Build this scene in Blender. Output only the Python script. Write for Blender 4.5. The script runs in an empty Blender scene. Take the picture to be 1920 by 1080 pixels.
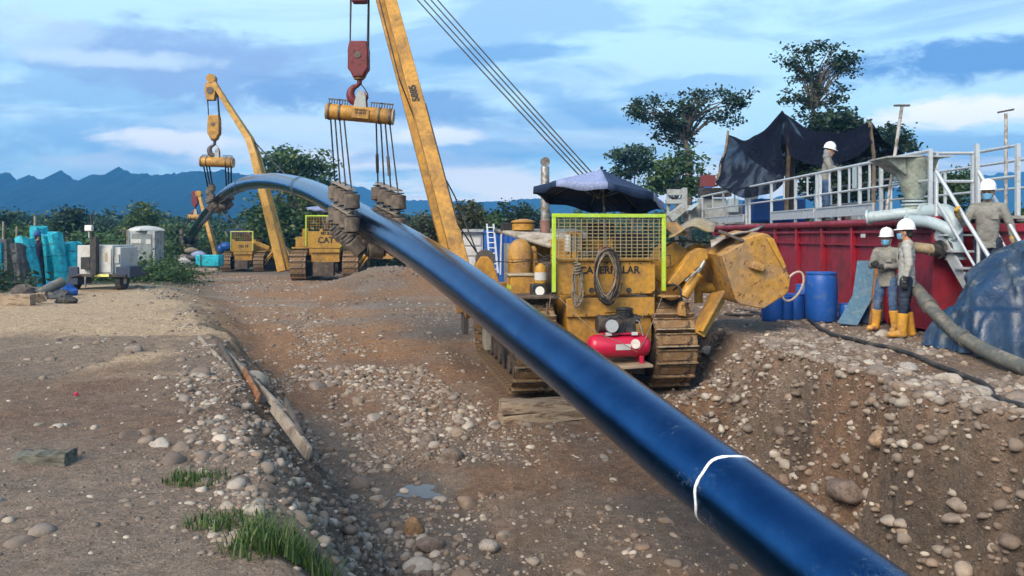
import bpy, bmesh, math, random
import numpy as np
from mathutils import Vector, Matrix
random.seed(7); RNG = np.random.default_rng(7)
S = bpy.context.scene; COL = S.collection
rad = math.radians
FPX, HOR, CZ = 1507.0, 440.0, 1.62      # focal length in photo pixels, horizon row, eye height
# ---------------------------------------------------------------- camera
cam = bpy.data.cameras.new('camera'); cam_o = bpy.data.objects.new('camera', cam); COL.objects.link(cam_o)
cam.sensor_width = 36; cam.lens = 36 * FPX / 1920; cam.shift_y = -(540 - HOR) / 1920
cam.clip_start = .1; cam.clip_end = 20000
cam_o.location = (0, 0, CZ); cam_o.rotation_euler = (rad(90), 0, 0); S.camera = cam_o
# ---------------------------------------------------------------- sky and sun
SUN_EL, SUN_AZ = 38, 215          # azimuth clockwise from +Y (view direction)
W = bpy.data.worlds.new('World'); S.world = W; W.use_nodes = True
NT = W.node_tree; NT.nodes.clear()
def N(nt, t, **kw):
    n = nt.nodes.new(t)
    for k, v in kw.items():
        if k.startswith('i_'):
            key = k[2:]; n.inputs[int(key) if key.isdigit() else key].default_value = v
        else: setattr(n, k, v)
    return n
def ramp(nt, stops, interp='LINEAR'):
    r = nt.nodes.new('ShaderNodeValToRGB'); r.color_ramp.interpolation = interp
    e = r.color_ramp.elements
    while len(e) > 1: e.remove(e[-1])
    for i, (p, c) in enumerate(stops):
        q = e[0] if i == 0 else e.new(p)
        q.position = p; q.color = (c[0], c[1], c[2], 1) if hasattr(c, '__len__') else (c, c, c, 1)
    return r
def math_n(nt, op, a, b=None, c=None, clamp=False):
    m = nt.nodes.new('ShaderNodeMath'); m.operation = op; m.use_clamp = clamp
    for i, v in enumerate((a, b, c)):
        if v is None: continue
        if isinstance(v, (int, float)): m.inputs[i].default_value = v
        else: nt.links.new(v, m.inputs[i])
    return m.outputs[0]
def mixc(nt, f, a, b, mode='MIX'):
    m = nt.nodes.new('ShaderNodeMix'); m.data_type = 'RGBA'; m.blend_type = mode
    for i, v in ((0, f), (6, a), (7, b)):
        if isinstance(v, (int, float)): m.inputs[i].default_value = v
        elif hasattr(v, '__len__') and not hasattr(v, 'is_output'): m.inputs[i].default_value = (*v[:3], 1)
        else: nt.links.new(v, m.inputs[i])
    return m.outputs[2]
def make_world():
    nt = NT; L = nt.links.new
    sky = N(nt, 'ShaderNodeTexSky', sky_type='NISHITA', sun_disc=False)
    sky.sun_elevation = rad(SUN_EL); sky.sun_rotation = rad(SUN_AZ); sky.air_density = 1.0; sky.dust_density = .6; sky.ozone_density = 2.0
    tc = N(nt, 'ShaderNodeTexCoord'); sep = N(nt, 'ShaderNodeSeparateXYZ'); L(tc.outputs['Generated'], sep.inputs[0])
    x, y, z = sep.outputs
    zz = math_n(nt, 'ADD', math_n(nt, 'MAXIMUM', z, 0.0), .10)
    u = math_n(nt, 'DIVIDE', x, zz); v = math_n(nt, 'DIVIDE', y, zz)
    cmb = N(nt, 'ShaderNodeCombineXYZ'); L(u, cmb.inputs[0]); L(v, cmb.inputs[1])
    def nz(scale, detail, rough, dist, off, sx=1.0):
        mp = N(nt, 'ShaderNodeMapping'); L(cmb.outputs[0], mp.inputs[0]); mp.inputs[1].default_value = off; mp.inputs[3].default_value = (sx, 1, 1)
        n = N(nt, 'ShaderNodeTexNoise'); L(mp.outputs[0], n.inputs['Vector'])
        n.inputs['Scale'].default_value = scale; n.inputs['Detail'].default_value = detail
        n.inputs['Roughness'].default_value = rough; n.inputs['Distortion'].default_value = dist
        return n.outputs[0]
    # pale blue air
    fade = ramp(nt, [(.28, .78), (.75, .12)]); L(z, fade.inputs[0])
    base = mixc(nt, fade.outputs[0], sky.outputs[0], (4.3, 6.5, 7.4))
    n1 = nz(.55, 8, .6, .6, (3.1, 1.7, 0))
    veil = ramp(nt, [(.46, 0), (.66, 1)]); L(n1, veil.inputs[0])
    c1 = mixc(nt, math_n(nt, 'MULTIPLY', veil.outputs[0], .45), base, (4.6, 5.6, 6.2))
    # blue-grey streaks
    n2 = nz(.75, 9, .62, .9, (7.7, 4.2, 0), .75)
    st = ramp(nt, [(.49, 0), (.58, 1)]); L(n2, st.inputs[0])
    c2 = mixc(nt, math_n(nt, 'MULTIPLY', st.outputs[0], .6), c1, (1.6, 2.9, 4.8))
    # whiter, brighter clouds low over the horizon
    low = ramp(nt, [(.0, 1), (.07, .8), (.14, 0)]); L(z, low.inputs[0])
    n3 = nz(.6, 9, .64, .5, (1.3, 9.4, 0), .6)
    wr = ramp(nt, [(.49, 0), (.57, 1)]); L(n3, wr.inputs[0])
    c3 = mixc(nt, math_n(nt, 'MULTIPLY', wr.outputs[0], low.outputs[0]), c2, (8.4, 8.0, 7.5))
    # single clouds given by direction: centre, half sizes, tilt, colour, amount
    ax = math_n(nt, 'DIVIDE', x, math_n(nt, 'MAXIMUM', y, .05)); az = math_n(nt, 'DIVIDE', z, math_n(nt, 'MAXIMUM', y, .05))
    ahead = math_n(nt, 'GREATER_THAN', y, .3)
    cm2 = N(nt, 'ShaderNodeCombineXYZ'); L(ax, cm2.inputs[0]); L(az, cm2.inputs[1])
    def nq(scale, sy, off, det=8):
        mp = N(nt, 'ShaderNodeMapping'); L(cm2.outputs[0], mp.inputs[0]); mp.inputs[1].default_value = off; mp.inputs[3].default_value = (1, sy, 1)
        n = N(nt, 'ShaderNodeTexNoise'); L(mp.outputs[0], n.inputs['Vector']); n.inputs['Scale'].default_value = scale; n.inputs['Detail'].default_value = det; n.inputs['Roughness'].default_value = .62; n.inputs['Distortion'].default_value = .5
        return n.outputs[0]
    wob = math_n(nt, 'ADD', math_n(nt, 'MULTIPLY', math_n(nt, 'SUBTRACT', nq(5, 2.6, (.3, 2.2, 0)), .5), 2.6), math_n(nt, 'MULTIPLY', math_n(nt, 'SUBTRACT', nq(19, 2.2, (4.3, 1.2, 0)), .5), 1.3))
    out = c3
    G, Wt = (1.45, 2.9, 4.9), (8.6, 8.2, 7.6)
    for px, py, hw, hh, tilt, col, amt in [
            (1800, 112, 250, 46, -.16, (.95, 2.1, 4.2), .97), (300, 130, 400, 90, .10, (2.1, 3.0, 4.8), .92), (690, 190, 260, 46, .12, (1.5, 2.6, 4.5), .88),
            (960, 98, 190, 20, -.08, (1.4, 2.8, 4.8), .85), (200, 265, 330, 70, .02, (1.9, 3.4, 5.3), .75), (1080, 200, 120, 30, .3, (1.5, 3.0, 5.0), .65),
            (1290, 165, 150, 26, -.05, (1.5, 3.0, 5.0), .6), (1820, 212, 230, 32, -.05, Wt, .95), (330, 268, 190, 26, .02, Wt, .85), (560, 302, 260, 22, .03, Wt, .75),
            (940, 345, 300, 36, -.02, Wt, .9), (560, 235, 300, 22, .03, (5.6, 6.4, 6.8), .7), (200, 112, 230, 24, .05, (4.8, 5.8, 6.3), .75), (70, 60, 120, 60, 0, (4.2, 5.4, 6.1), .6), (1500, 320, 260, 44, 0, Wt, .75), (760, 300, 200, 18, .02, Wt, .7), (150, 300, 160, 22, 0, (6.5, 6.9, 7.0), .6), (1080, 372, 420, 22, 0, Wt, .8), (1000, 285, 330, 26, -.02, (1.7, 3.4, 5.4), .65), (820, 255, 90, 16, 0, Wt, .7), (1180, 265, 180, 18, .02, (4.6, 5.7, 6.3), .6)]:
        cx, cy = (px - 960) / FPX, (HOR - py) / FPX
        dx = math_n(nt, 'MULTIPLY', math_n(nt, 'SUBTRACT', ax, cx), FPX / hw)
        dy0 = math_n(nt, 'SUBTRACT', math_n(nt, 'SUBTRACT', az, cy), math_n(nt, 'MULTIPLY', math_n(nt, 'SUBTRACT', ax, cx), -tilt))
        dy = math_n(nt, 'MULTIPLY', dy0, FPX / hh)
        d = math_n(nt, 'ADD', math_n(nt, 'MULTIPLY', dx, dx), math_n(nt, 'MULTIPLY', dy, dy))
        d = math_n(nt, 'ADD', math_n(nt, 'SQRT', d), wob)
        m = N(nt, 'ShaderNodeMapRange', interpolation_type='SMOOTHSTEP'); L(d, m.inputs[0])
        m.inputs[1].default_value = 1.15; m.inputs[2].default_value = .45; m.inputs[3].default_value = 0; m.inputs[4].default_value = amt
        out = mixc(nt, math_n(nt, 'MULTIPLY', m.outputs[0], ahead), out, col)
    bg = N(nt, 'ShaderNodeBackground'); L(out, bg.inputs[0]); bg.inputs[1].default_value = .108
    o = N(nt, 'ShaderNodeOutputWorld'); L(bg.outputs[0], o.inputs[0])
make_world()
sun = bpy.data.lights.new('sun', 'SUN'); sun.energy = 2.7; sun.angle = rad(34); sun.color = (1, .86, .70)
sun_o = bpy.data.objects.new('sun', sun); COL.objects.link(sun_o)
_d = Vector((math.sin(rad(SUN_AZ)) * math.cos(rad(SUN_EL)), math.cos(rad(SUN_AZ)) * math.cos(rad(SUN_EL)), math.sin(rad(SUN_EL))))
sun_o.rotation_euler = _d.to_track_quat('Z', 'Y').to_euler(); sun_o.location = (0, -5, 30)
S.view_settings.view_transform = 'Standard'; S.view_settings.look = 'None'; S.view_settings.gamma = 1; S.view_settings.use_curve_mapping = False
S.view_settings.exposure = 0.92
S.cycles.max_bounces = 5; S.cycles.diffuse_bounces = 3; S.cycles.glossy_bounces = 3; S.cycles.use_adaptive_sampling = True; S.cycles.adaptive_threshold = .03; S.cycles.caustics_reflective = False; S.cycles.caustics_refractive = False; S.cycles.volume_bounces = 0; S.cycles.transparent_max_bounces = 8
# ---------------------------------------------------------------- helpers
def at(px, py, Y): return Vector(((px - 960) / FPX * Y, Y, CZ - (py - HOR) / FPX * Y))
def on(px, py, z): return at(px, py, (CZ - z) * FPX / (py - HOR))
def tag(o, label=None, cat=None, group=None, kind=None):
    for k, v in (('label', label), ('category', cat), ('group', group), ('kind', kind)):
        if v: o[k] = v
    return o
def empty(name, loc=(0, 0, 0), rz=0, label=None, cat=None, group=None, scale=1):
    o = bpy.data.objects.new(name, None); COL.objects.link(o); o.location = loc; o.rotation_euler = (0, 0, rz); o.scale = (scale,) * 3
    o.empty_display_size = .1
    return tag(o, label, cat, group)
def link(name, me, mat, parent=None, loc=None, rot=None):
    o = bpy.data.objects.new(name, me); COL.objects.link(o)
    if mat is not None and not me.materials: me.materials.append(mat)
    if parent: o.parent = parent
    if loc is not None: o.location = loc
    if rot is not None: o.rotation_euler = rot
    return o
def frame(d, up=(0, 0, 1)):
    d = Vector(d).normalized(); up = Vector(up)
    if abs(d.dot(up.normalized())) > .98: up = Vector((0, 1, 0)) if abs(d.y) < .9 else Vector((1, 0, 0))
    s = d.cross(up).normalized(); u = s.cross(d).normalized()
    return s, d, u
class MB:
    def __init__(self): self.v = []; self.f = []
    def add(self, vs, fs):
        b = len(self.v); self.v += [tuple(p) for p in vs]; self.f += [tuple(b + i for i in q) for q in fs]; return self
    def box(self, c, s, R=None):
        c = Vector(c); h = [q / 2 for q in s]; vs = []
        for z in (-1, 1):
            for y in (-1, 1):
                for x in (-1, 1):
                    p = Vector((x * h[0], y * h[1], z * h[2]))
                    vs.append(c + (R @ p if R is not None else p))
        return self.add(vs, [(0, 2, 3, 1), (4, 5, 7, 6), (0, 1, 5, 4), (2, 6, 7, 3), (0, 4, 6, 2), (1, 3, 7, 5)])
    def beam(self, p0, p1, w, h, up=(0, 0, 1), w1=None, h1=None):
        p0, p1 = Vector(p0), Vector(p1); s, d, u = frame(p1 - p0, up); w1 = w1 or w; h1 = h1 or h; vs = []
        for p, a, b in ((p0, w, h), (p1, w1, h1)):
            for i, j in ((-1, -1), (1, -1), (1, 1), (-1, 1)): vs.append(p + s * (a / 2 * i) + u * (b / 2 * j))
        return self.add(vs, [(3, 2, 1, 0), (4, 5, 6, 7), (0, 1, 5, 4), (1, 2, 6, 5), (2, 3, 7, 6), (3, 0, 4, 7)])
    def cyl(self, p0, p1, r0, r1=None, n=14, caps=True):
        p0, p1 = Vector(p0), Vector(p1); r1 = r0 if r1 is None else r1; s, d, u = frame(p1 - p0); vs = []
        for p, r in ((p0, r0), (p1, r1)):
            for k in range(n):
                a = 2 * math.pi * k / n; vs.append(p + (s * math.cos(a) + u * math.sin(a)) * r)
        fs = [(k, (k + 1) % n, n + (k + 1) % n, n + k) for k in range(n)]
        if caps: fs += [tuple(range(n))[::-1], tuple(range(n, 2 * n))]
        return self.add(vs, fs)
    def tube(self, pts, r, n=8, closed=False, caps=True):
        pts = [Vector(p) for p in pts]; m = len(pts); rs = r if hasattr(r, '__len__') else [r] * m
        vs = []; u = None
        for i, p in enumerate(pts):
            a = pts[(i - 1) % m] if (closed or i) else p; b = pts[(i + 1) % m] if (closed or i < m - 1) else p
            t = (b - a).normalized()
            if u is None: s, _, u = frame(t)
            u = (u - t * u.dot(t)); u = u.normalized() if u.length > 1e-6 else frame(t)[2]
            s = t.cross(u)
            for k in range(n):
                an = 2 * math.pi * k / n; vs.append(p + (s * math.cos(an) + u * math.sin(an)) * rs[i])
        fs = []
        for i in range(m if closed else m - 1):
            j = (i + 1) % m
            for k in range(n): fs.append((i * n + k, i * n + (k + 1) % n, j * n + (k + 1) % n, j * n + k))
        if caps and not closed: fs += [tuple(range(n))[::-1], tuple(range((m - 1) * n, m * n))]
        return self.add(vs, fs)
    def lathe(self, prof, c=(0, 0, 0), axis=(0, 0, 1), n=20, caps=True):
        c = Vector(c); s, d, u = frame(axis); vs = []
        for r, z in prof:
            for k in range(n):
                a = 2 * math.pi * k / n; vs.append(c + d * z + (s * math.cos(a) + u * math.sin(a)) * max(r, 1e-4))
        m = len(prof); fs = []
        for i in range(m - 1):
            for k in range(n): fs.append((i * n + k, i * n + (k + 1) % n, (i + 1) * n + (k + 1) % n, (i + 1) * n + k))
        if caps: fs += [tuple(range(n))[::-1], tuple(range((m - 1) * n, m * n))]
        return self.add(vs, fs)
    def prism(self, poly, o, ux, uy, dep):
        o, ux, uy, dep = Vector(o), Vector(ux), Vector(uy), Vector(dep); n = len(poly)
        a = [o + ux * p[0] + uy * p[1] for p in poly]
        return self.add(a + [p + dep for p in a], [tuple(range(n))[::-1], tuple(range(n, 2 * n))] + [(k, (k + 1) % n, n + (k + 1) % n, n + k) for k in range(n)])
    def ball(self, c, r, n=12, m=8):
        c = Vector(c); r = r if hasattr(r, '__len__') else (r, r, r); vs = [c + Vector((0, 0, -r[2]))]; fs = []
        for i in range(1, m):
            t = math.pi * i / m
            for k in range(n):
                a = 2 * math.pi * k / n; vs.append(c + Vector((r[0] * math.sin(t) * math.cos(a), r[1] * math.sin(t) * math.sin(a), -r[2] * math.cos(t))))
        vs.append(c + Vector((0, 0, r[2]))); e = len(vs) - 1
        for k in range(n):
            fs.append((0, 1 + (k + 1) % n, 1 + k)); fs.append((e, e - n + k, e - n + (k + 1) % n))
        for i in range(m - 2):
            for k in range(n): fs.append((1 + i * n + k, 1 + i * n + (k + 1) % n, 1 + (i + 1) * n + (k + 1) % n, 1 + (i + 1) * n + k))
        return self.add(vs, fs)
    def grid(self, P):
        m, n = len(P), len(P[0])
        return self.add([p for r in P for p in r], [(i * n + j, i * n + j + 1, (i + 1) * n + j + 1, (i + 1) * n + j) for i in range(m - 1) for j in range(n - 1)])
    def mesh(self, name='mesh', angle=38):
        me = bpy.data.meshes.new(name); me.from_pydata(self.v, [], self.f); me.update()
        bm = bmesh.new(); bm.from_mesh(me); bmesh.ops.recalc_face_normals(bm, faces=bm.faces); bm.to_mesh(me); bm.free()
        me.shade_smooth(); me.set_sharp_from_angle(angle=rad(angle)); return me
    def build(self, name, mat, parent=None, bevel=0, angle=38, solid=0, loc=None, rot=None):
        o = link(name, self.mesh(name, angle), mat, parent, loc, rot)
        if solid: m = o.modifiers.new('solid', 'SOLIDIFY'); m.thickness = solid; m.offset = 0
        if bevel: m = o.modifiers.new('bevel', 'BEVEL'); m.width = bevel; m.segments = 2; m.limit_method = 'ANGLE'; m.angle_limit = rad(40); m.harden_normals = False
        return o
def copy_tree(o, parent=None):
    c = o.copy(); COL.objects.link(c); c.parent = parent
    for ch in list(o.children): copy_tree(ch, c)
    return c
def text_mesh(name, txt, size, mat, parent, M4, depth=.006, bold=.0):
    cu = bpy.data.curves.new(name, 'FONT'); cu.body = txt; cu.size = size; cu.extrude = depth; cu.align_x = 'CENTER'; cu.align_y = 'CENTER'; cu.offset = bold; cu.resolution_u = 3
    t = bpy.data.objects.new(name, cu); COL.objects.link(t); bpy.context.view_layer.update()
    me = bpy.data.meshes.new_from_object(t.evaluated_get(bpy.context.evaluated_depsgraph_get())); bpy.data.objects.remove(t)
    me.transform(M4); o = link(name, me, None, parent); me.materials.clear(); me.materials.append(mat); return o
# numpy noise
def _h(ix, iy, s):
    n = (ix.astype(np.int64) * 374761393 + iy.astype(np.int64) * 668265263 + s * 2147483647) & 0x7fffffff
    n = (n ^ (n >> 13)) * 1274126177 & 0x7fffffff
    return ((n ^ (n >> 16)) & 0xffff) / 65535.0
def vnoise(x, y, s=0):
    x = np.asarray(x, float); y = np.asarray(y, float); ix = np.floor(x); iy = np.floor(y); fx = x - ix; fy = y - iy
    fx = fx * fx * fx * (fx * (fx * 6 - 15) + 10); fy = fy * fy * fy * (fy * (fy * 6 - 15) + 10)
    a = _h(ix, iy, s); b = _h(ix + 1, iy, s); c = _h(ix, iy + 1, s); d = _h(ix + 1, iy + 1, s)
    return (a * (1 - fx) + b * fx) * (1 - fy) + (c * (1 - fx) + d * fx) * fy
def fbm(x, y, s=0, o=4, g=.5):
    t = 0; a = 1; w = 0
    for k in range(o): t = t + a * vnoise(np.asarray(x) * 2 ** k, np.asarray(y) * 2 ** k, s + 11 * k); w += a; a *= g
    return t / w
def sstep(a, b, x): t = np.clip((np.asarray(x, float) - a) / (b - a), 0, 1); return t * t * (3 - 2 * t)
# ---------------------------------------------------------------- materials
MATS = {}
def M(name, col, rough=.6, metal=0, col2=None, nscale=3, lo=.48, hi=.6, amt=1., bump=.25, bscale=30, spec=.5, coat=0, var=.25, stretch=None, trans=0, attr=None, col3=None, n3=9, lo3=.58, hi3=.66, objrand=0):
    if name in MATS: return MATS[name]
    m = bpy.data.materials.new(name); m.use_nodes = True; nt = m.node_tree; L = nt.links.new; b = nt.nodes['Principled BSDF']
    tc = N(nt, 'ShaderNodeTexCoord'); vec = tc.outputs['Object']
    if stretch:
        mp = N(nt, 'ShaderNodeMapping'); L(vec, mp.inputs[0]); mp.inputs[3].default_value = stretch; vec = mp.outputs[0]
    def nz(sc, det=5, ro=.6, dist=0):
        n = N(nt, 'ShaderNodeTexNoise'); L(vec, n.inputs['Vector']); n.inputs['Scale'].default_value = sc; n.inputs['Detail'].default_value = det; n.inputs['Roughness'].default_value = ro; n.inputs['Distortion'].default_value = dist
        return n.outputs[0]
    c = col
    if attr:
        a = N(nt, 'ShaderNodeAttribute'); a.attribute_name = attr; c = a.outputs['Color']
    if objrand:
        oi = N(nt, 'ShaderNodeObjectInfo'); r = ramp(nt, objrand); L(oi.outputs['Random'], r.inputs[0]); c = r.outputs[0]
    rgh = None
    if col2 is not None:
        r = ramp(nt, [(lo, 0), (hi, 1)]); L(nz(nscale, 7, .65, .3), r.inputs[0]); f = math_n(nt, 'MULTIPLY', r.outputs[0], amt); c = mixc(nt, f, c, col2)
        rgh = math_n(nt, 'ADD', math_n(nt, 'MULTIPLY', f, max(0, .85 - rough)), rough)
    if col3 is not None:
        r = ramp(nt, [(lo3, 0), (hi3, 1)]); L(nz(n3, 6, .7, .2), r.inputs[0]); c = mixc(nt, r.outputs[0], c, col3)
    if var:
        r = ramp(nt, [(.3, 1 - var), (.7, 1 + var)]); L(nz(bscale * .5, 4), r.inputs[0]); c = mixc(nt, 1.0, c, r.outputs[0], 'MULTIPLY')
    if hasattr(c, 'is_output'): L(c, b.inputs['Base Color'])
    else: b.inputs['Base Color'].default_value = (*c, 1)
    if rgh is not None: L(rgh, b.inputs['Roughness'])
    else: b.inputs['Roughness'].default_value = rough
    b.inputs['Metallic'].default_value = metal; b.inputs['Specular IOR Level'].default_value = spec; b.inputs['Coat Weight'].default_value = coat; b.inputs['Coat Roughness'].default_value = .15
    if bump:
        bp = N(nt, 'ShaderNodeBump'); bp.inputs['Strength'].default_value = bump; bp.inputs['Distance'].default_value = .02; L(nz(bscale, 6, .7), bp.inputs['Height']); L(bp.outputs[0], b.inputs['Normal'])
    if trans:
        tr = N(nt, 'ShaderNodeBsdfTranslucent'); mx = N(nt, 'ShaderNodeMixShader'); mx.inputs[0].default_value = trans
        if hasattr(c, 'is_output'): L(c, tr.inputs[0])
        else: tr.inputs[0].default_value = (*c, 1)
        L(b.outputs[0], mx.inputs[1]); L(tr.outputs[0], mx.inputs[2]); L(mx.outputs[0], nt.nodes['Material Output'].inputs[0])
    MATS[name] = m; return m
MUD = (.13, .085, .05)
m_yellow = M('machine_yellow', (.47, .235, .028), .5, col2=(.19, .11, .045), nscale=2.2, lo=.44, hi=.66, amt=.9, bump=.15, bscale=25, col3=(.09, .05, .03), n3=14, lo3=.64, hi3=.70)
m_yellow_worn = M('worn_yellow_steel', (.44, .225, .035), .65, col2=(.30, .19, .095), nscale=2.6, lo=.38, hi=.60, amt=.95, bump=.5, bscale=18, col3=(.13, .055, .02), n3=11, lo3=.57, hi3=.63)
m_yellow_clean = M('bright_yellow_paint', (.46, .245, .027), .5, col2=(.20, .12, .05), nscale=2.5, lo=.46, hi=.68, amt=.8, bump=.1)
m_lime = M('lime_reflective_paint', (.40, .56, .03), .5, col2=(.42, .60, .10), nscale=4, bump=.05, var=.12)
m_black = M('black_metal', (.02, .02, .022), .45, col2=(.07, .055, .045), nscale=5, bump=.2)
m_steel = M('grey_steel', (.30, .30, .29), .45, metal=.6, col2=(.20, .16, .12), nscale=6, bump=.15)
m_zinc = M('galvanised_steel', (.62, .64, .65), .38, metal=.55, col2=(.42, .40, .36), nscale=5, lo=.55, hi=.7, bump=.08, bscale=60, var=.1)
m_shoe = M('muddy_track_steel', (.22, .125, .055), .75, col2=(.30, .20, .11), nscale=6, col3=(.07, .045, .03), n3=7, lo3=.54, hi3=.62, bump=1.0, bscale=22)
m_mudframe_shade = M('mud_and_shade_frame', (.075, .055, .042), .9, col2=(.15, .105, .07), nscale=5, bump=1.2, bscale=12)  # caked mud on the frames; painted shade on the near main body
m_edge = M('polished_grouser', (.42, .33, .22), .5, metal=.4, col2=(.20, .13, .07), nscale=9, bump=.3)
m_cable = M('greased_wire_rope', (.035, .033, .032), .5, metal=.3, bump=.6, bscale=90)
m_redblock = M('red_block_paint', (.145, .010, .018), .5, col2=(.09, .03, .025), nscale=7, lo=.5, hi=.62, bump=.25)
m_roller = M('grey_polyurethane', (.145, .112, .086), .75, col2=(.075, .06, .048), nscale=6, bump=.35, bscale=20)
m_plate = M('dark_iron', (.10, .085, .075), .6, metal=.3, bump=.35)
m_white = M('white_paint', (.52, .52, .50), .45, col2=(.36, .32, .26), nscale=3, lo=.48, hi=.70, amt=.8, bump=.06, var=.08)
m_grey = M('grey_paint', (.33, .36, .36), .5, col2=(.24, .23, .21), nscale=4, bump=.1, var=.12)
m_greyblue = M('grey_pipe_paint', (.36, .44, .47), .42, col2=(.24, .27, .27), nscale=5, lo=.55, hi=.7, bump=.1, var=.1)
m_red = M('tank_red_paint', (.23, .007, .018), .42, col2=(.15, .014, .024), nscale=1.3, lo=.45, hi=.65, bump=.06, bscale=8, col3=(.12, .03, .025), n3=13, lo3=.66, hi3=.72)
m_compred = M('compressor_red', (.50, .012, .05), .32, col2=(.30, .03, .05), nscale=6, lo=.58, hi=.7, bump=.03, var=.08)
m_bluedrum = M('blue_plastic', (.012, .085, .36), .42, col2=(.05, .12, .28), nscale=4, lo=.56, hi=.7, bump=.08, var=.1)
m_bluepanel = M('faded_blue_board', (.07, .16, .25), .7, col2=(.13, .20, .25), nscale=6, bump=.3, bscale=35)
m_wood = M('weathered_timber', (.33, .25, .17), .85, col2=(.15, .095, .06), nscale=4, bump=.8, bscale=14, stretch=(.6, 3.5, 3.5))
m_woodgrey = M('grey_timber', (.30, .26, .21), .9, col2=(.17, .13, .10), nscale=5, bump=.7, bscale=20)
m_wooddark = M('dark_timber', (.10, .085, .075), .9, col2=(.06, .05, .045), nscale=5, bump=.7, bscale=20)
m_plankbrown = M('brown_plank', (.26, .12, .05), .8, col2=(.15, .07, .035), nscale=5, bump=.4)
m_rubber = M('black_rubber', (.018, .018, .019), .6, col2=(.07, .06, .05), nscale=5, bump=.3)
m_hosegrey = M('mud_splashed_hose', (.10, .105, .095), .7, col2=(.20, .175, .14), nscale=4, bump=.5, bscale=30)
m_rope = M('dirty_rope', (.27, .22, .16), .9, col2=(.14, .11, .08), nscale=20, bump=.8, bscale=80)
m_ropered = M('reddish_hose', (.14, .05, .04), .6, col2=(.20, .15, .11), nscale=12, bump=.3)
m_text = M('black_lettering', (.015, .013, .012), .6, bump=0, var=0, col2=(.10, .07, .03), nscale=14, lo=.58, hi=.66)
m_navy = M('navy_canvas', (.012, .030, .085), .75, col2=(.02, .045, .11), nscale=6, bump=.3, bscale=50, trans=.12)
m_paleblue = M('pale_blue_canvas', (.33, .40, .64), .75, bump=.3, bscale=50, trans=.25)
m_glass = M('lamp_glass', (.85, .85, .82), .1, bump=0, var=0, coat=1)
m_turq = M('turquoise_plastic', (.015, .46, .58), .4, col2=(.02, .28, .36), nscale=3, bump=.5, bscale=10, trans=.1)
m_tarpdark = M('dark_grey_plastic', (.035, .04, .045), .5, col2=(.085, .085, .085), nscale=4, bump=.7, bscale=12)
m_tarpblue = M('blue_black_tarpaulin', (.012, .036, .085), .30, col2=(.03, .06, .10), nscale=2.5, lo=.5, hi=.64, bump=.8, bscale=9, coat=.08, col3=(.16, .17, .17), n3=5, lo3=.57, hi3=.70, var=.35)
m_tarpblack = M('black_plastic_sheet', (.008, .013, .028), .32, col2=(.03, .04, .06), nscale=5, bump=.5, bscale=8, coat=.2)
# ---------------------------------------------------------------- ground
_LY = [-3000, -60, -1, 2, 4.05, 5.6, 7.6, 9.3, 11.4, 15, 20, 27, 35, 60, 6000]; _LX = [400, 14, .9, -.2, -1.07, -1.75, -2.75, -3.45, -4.2, -5.9, -8.3, -12.5, -17, -30, -3000]
_RY = [-3000, -60, 2, 4, 6, 7.2, 8.2, 9.6, 11, 13, 17, 22, 30, 60, 6000]; _RX = [400, 14, 5.2, 4.85, 4.6, 4.4, 4.15, 3.65, 3.35, 3.75, 4.1, 4.6, 5.5, 9, 900]
def crestL(y): return np.interp(y, _LY, _LX)
def crestR(y): return np.interp(y, _RY, _RX)
def floor_z(y): return np.interp(y, [-60, 4, 6, 8, 10, 12, 13.5, 17, 25, 38, 45, 53, 90, 8000], [-1.9, -1.85, -1.75, -1.62, -1.48, -1.27, -1.02, -.82, -.66, -.57, -.66, -.84, -1.1, -1.4])
def bank_z(y): return np.interp(y, [-60, 22, 28, 40, 60, 90, 8000], [0, 0, -.06, -.42, -.84, -1.1, -1.4])
def wob(x, y): return (fbm(x * .55, y * .55, 3, 4) - .5)
def base_h(x, y):
    x = np.asarray(x, float); y = np.asarray(y, float)
    zf, zb = floor_z(y), bank_z(y); w0 = wob(x, y)
    fade = sstep(90, 40, y)
    dl = (x - crestL(y)) * .88 + w0 * .7 * fade
    tl = np.clip(dl / np.interp(y, [0, 10, 14, 20, 30], [1.45, 1.4, 1.3, 1.6, 3.5]), 0, 1); tl = tl * tl * (3 - 2 * tl) * .55 + tl * .45
    dr = (crestR(y) - x) * .9 + ((fbm(x * .9, y * .9, 21, 4) - .5) * 1.2 + (fbm(x * 2.6, y * 2.6, 23, 3) - .5) * .55 * sstep(13, 11, y)) * fade
    wr = np.interp(y, [0, 8, 9.5, 12, 14, 20, 30], [.42, .45, .55, 1.0, 1.1, 1.5, 3])
    tr = np.clip(dr / wr, 0, 1); tr = tr * tr * (3 - 2 * tr) * .5 + tr * .5
    t = np.minimum(tl, tr); h = zb + (zf - zb) * t
    # right side by the tracks stands a little higher than the left
    h = h + .14 * t * sstep(1.2, 2.2, x) * sstep(9, 11.5, y) * sstep(17, 14, y)
    # lip of dug spoil on the right crest, mound behind the second machine
    h = h + .10 * np.exp(-((dr + .25) / .35) ** 2) * sstep(13, 10, y) * (y < 14)
    h = h + .85 * np.exp(-(((x + 5.5) / 1.9) ** 2 + ((y - 34) / 2.4) ** 2)) + .45 * np.exp(-(((x + 3.6) / 1.4) ** 2 + ((y - 35) / 2) ** 2))
    h = h - .05 * np.exp(-(((x + 1.05) / .75) ** 2 + ((y - 9.95) / .55) ** 2))
    # levelled pad below the near machine
    dx, dy = x - 1.52, y - 12.75; lx = dx * .9863 + dy * .165; ly = -dx * .165 + dy * .9863
    d = np.hypot(np.maximum(np.abs(lx) - 1.6, 0), np.maximum(np.abs(ly - 2.4) - 2.9, 0)); h = np.minimum(h, -.985) * sstep(.7, 0, d) + h * (1 - sstep(.7, 0, d))
    return h, tl, tr
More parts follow.
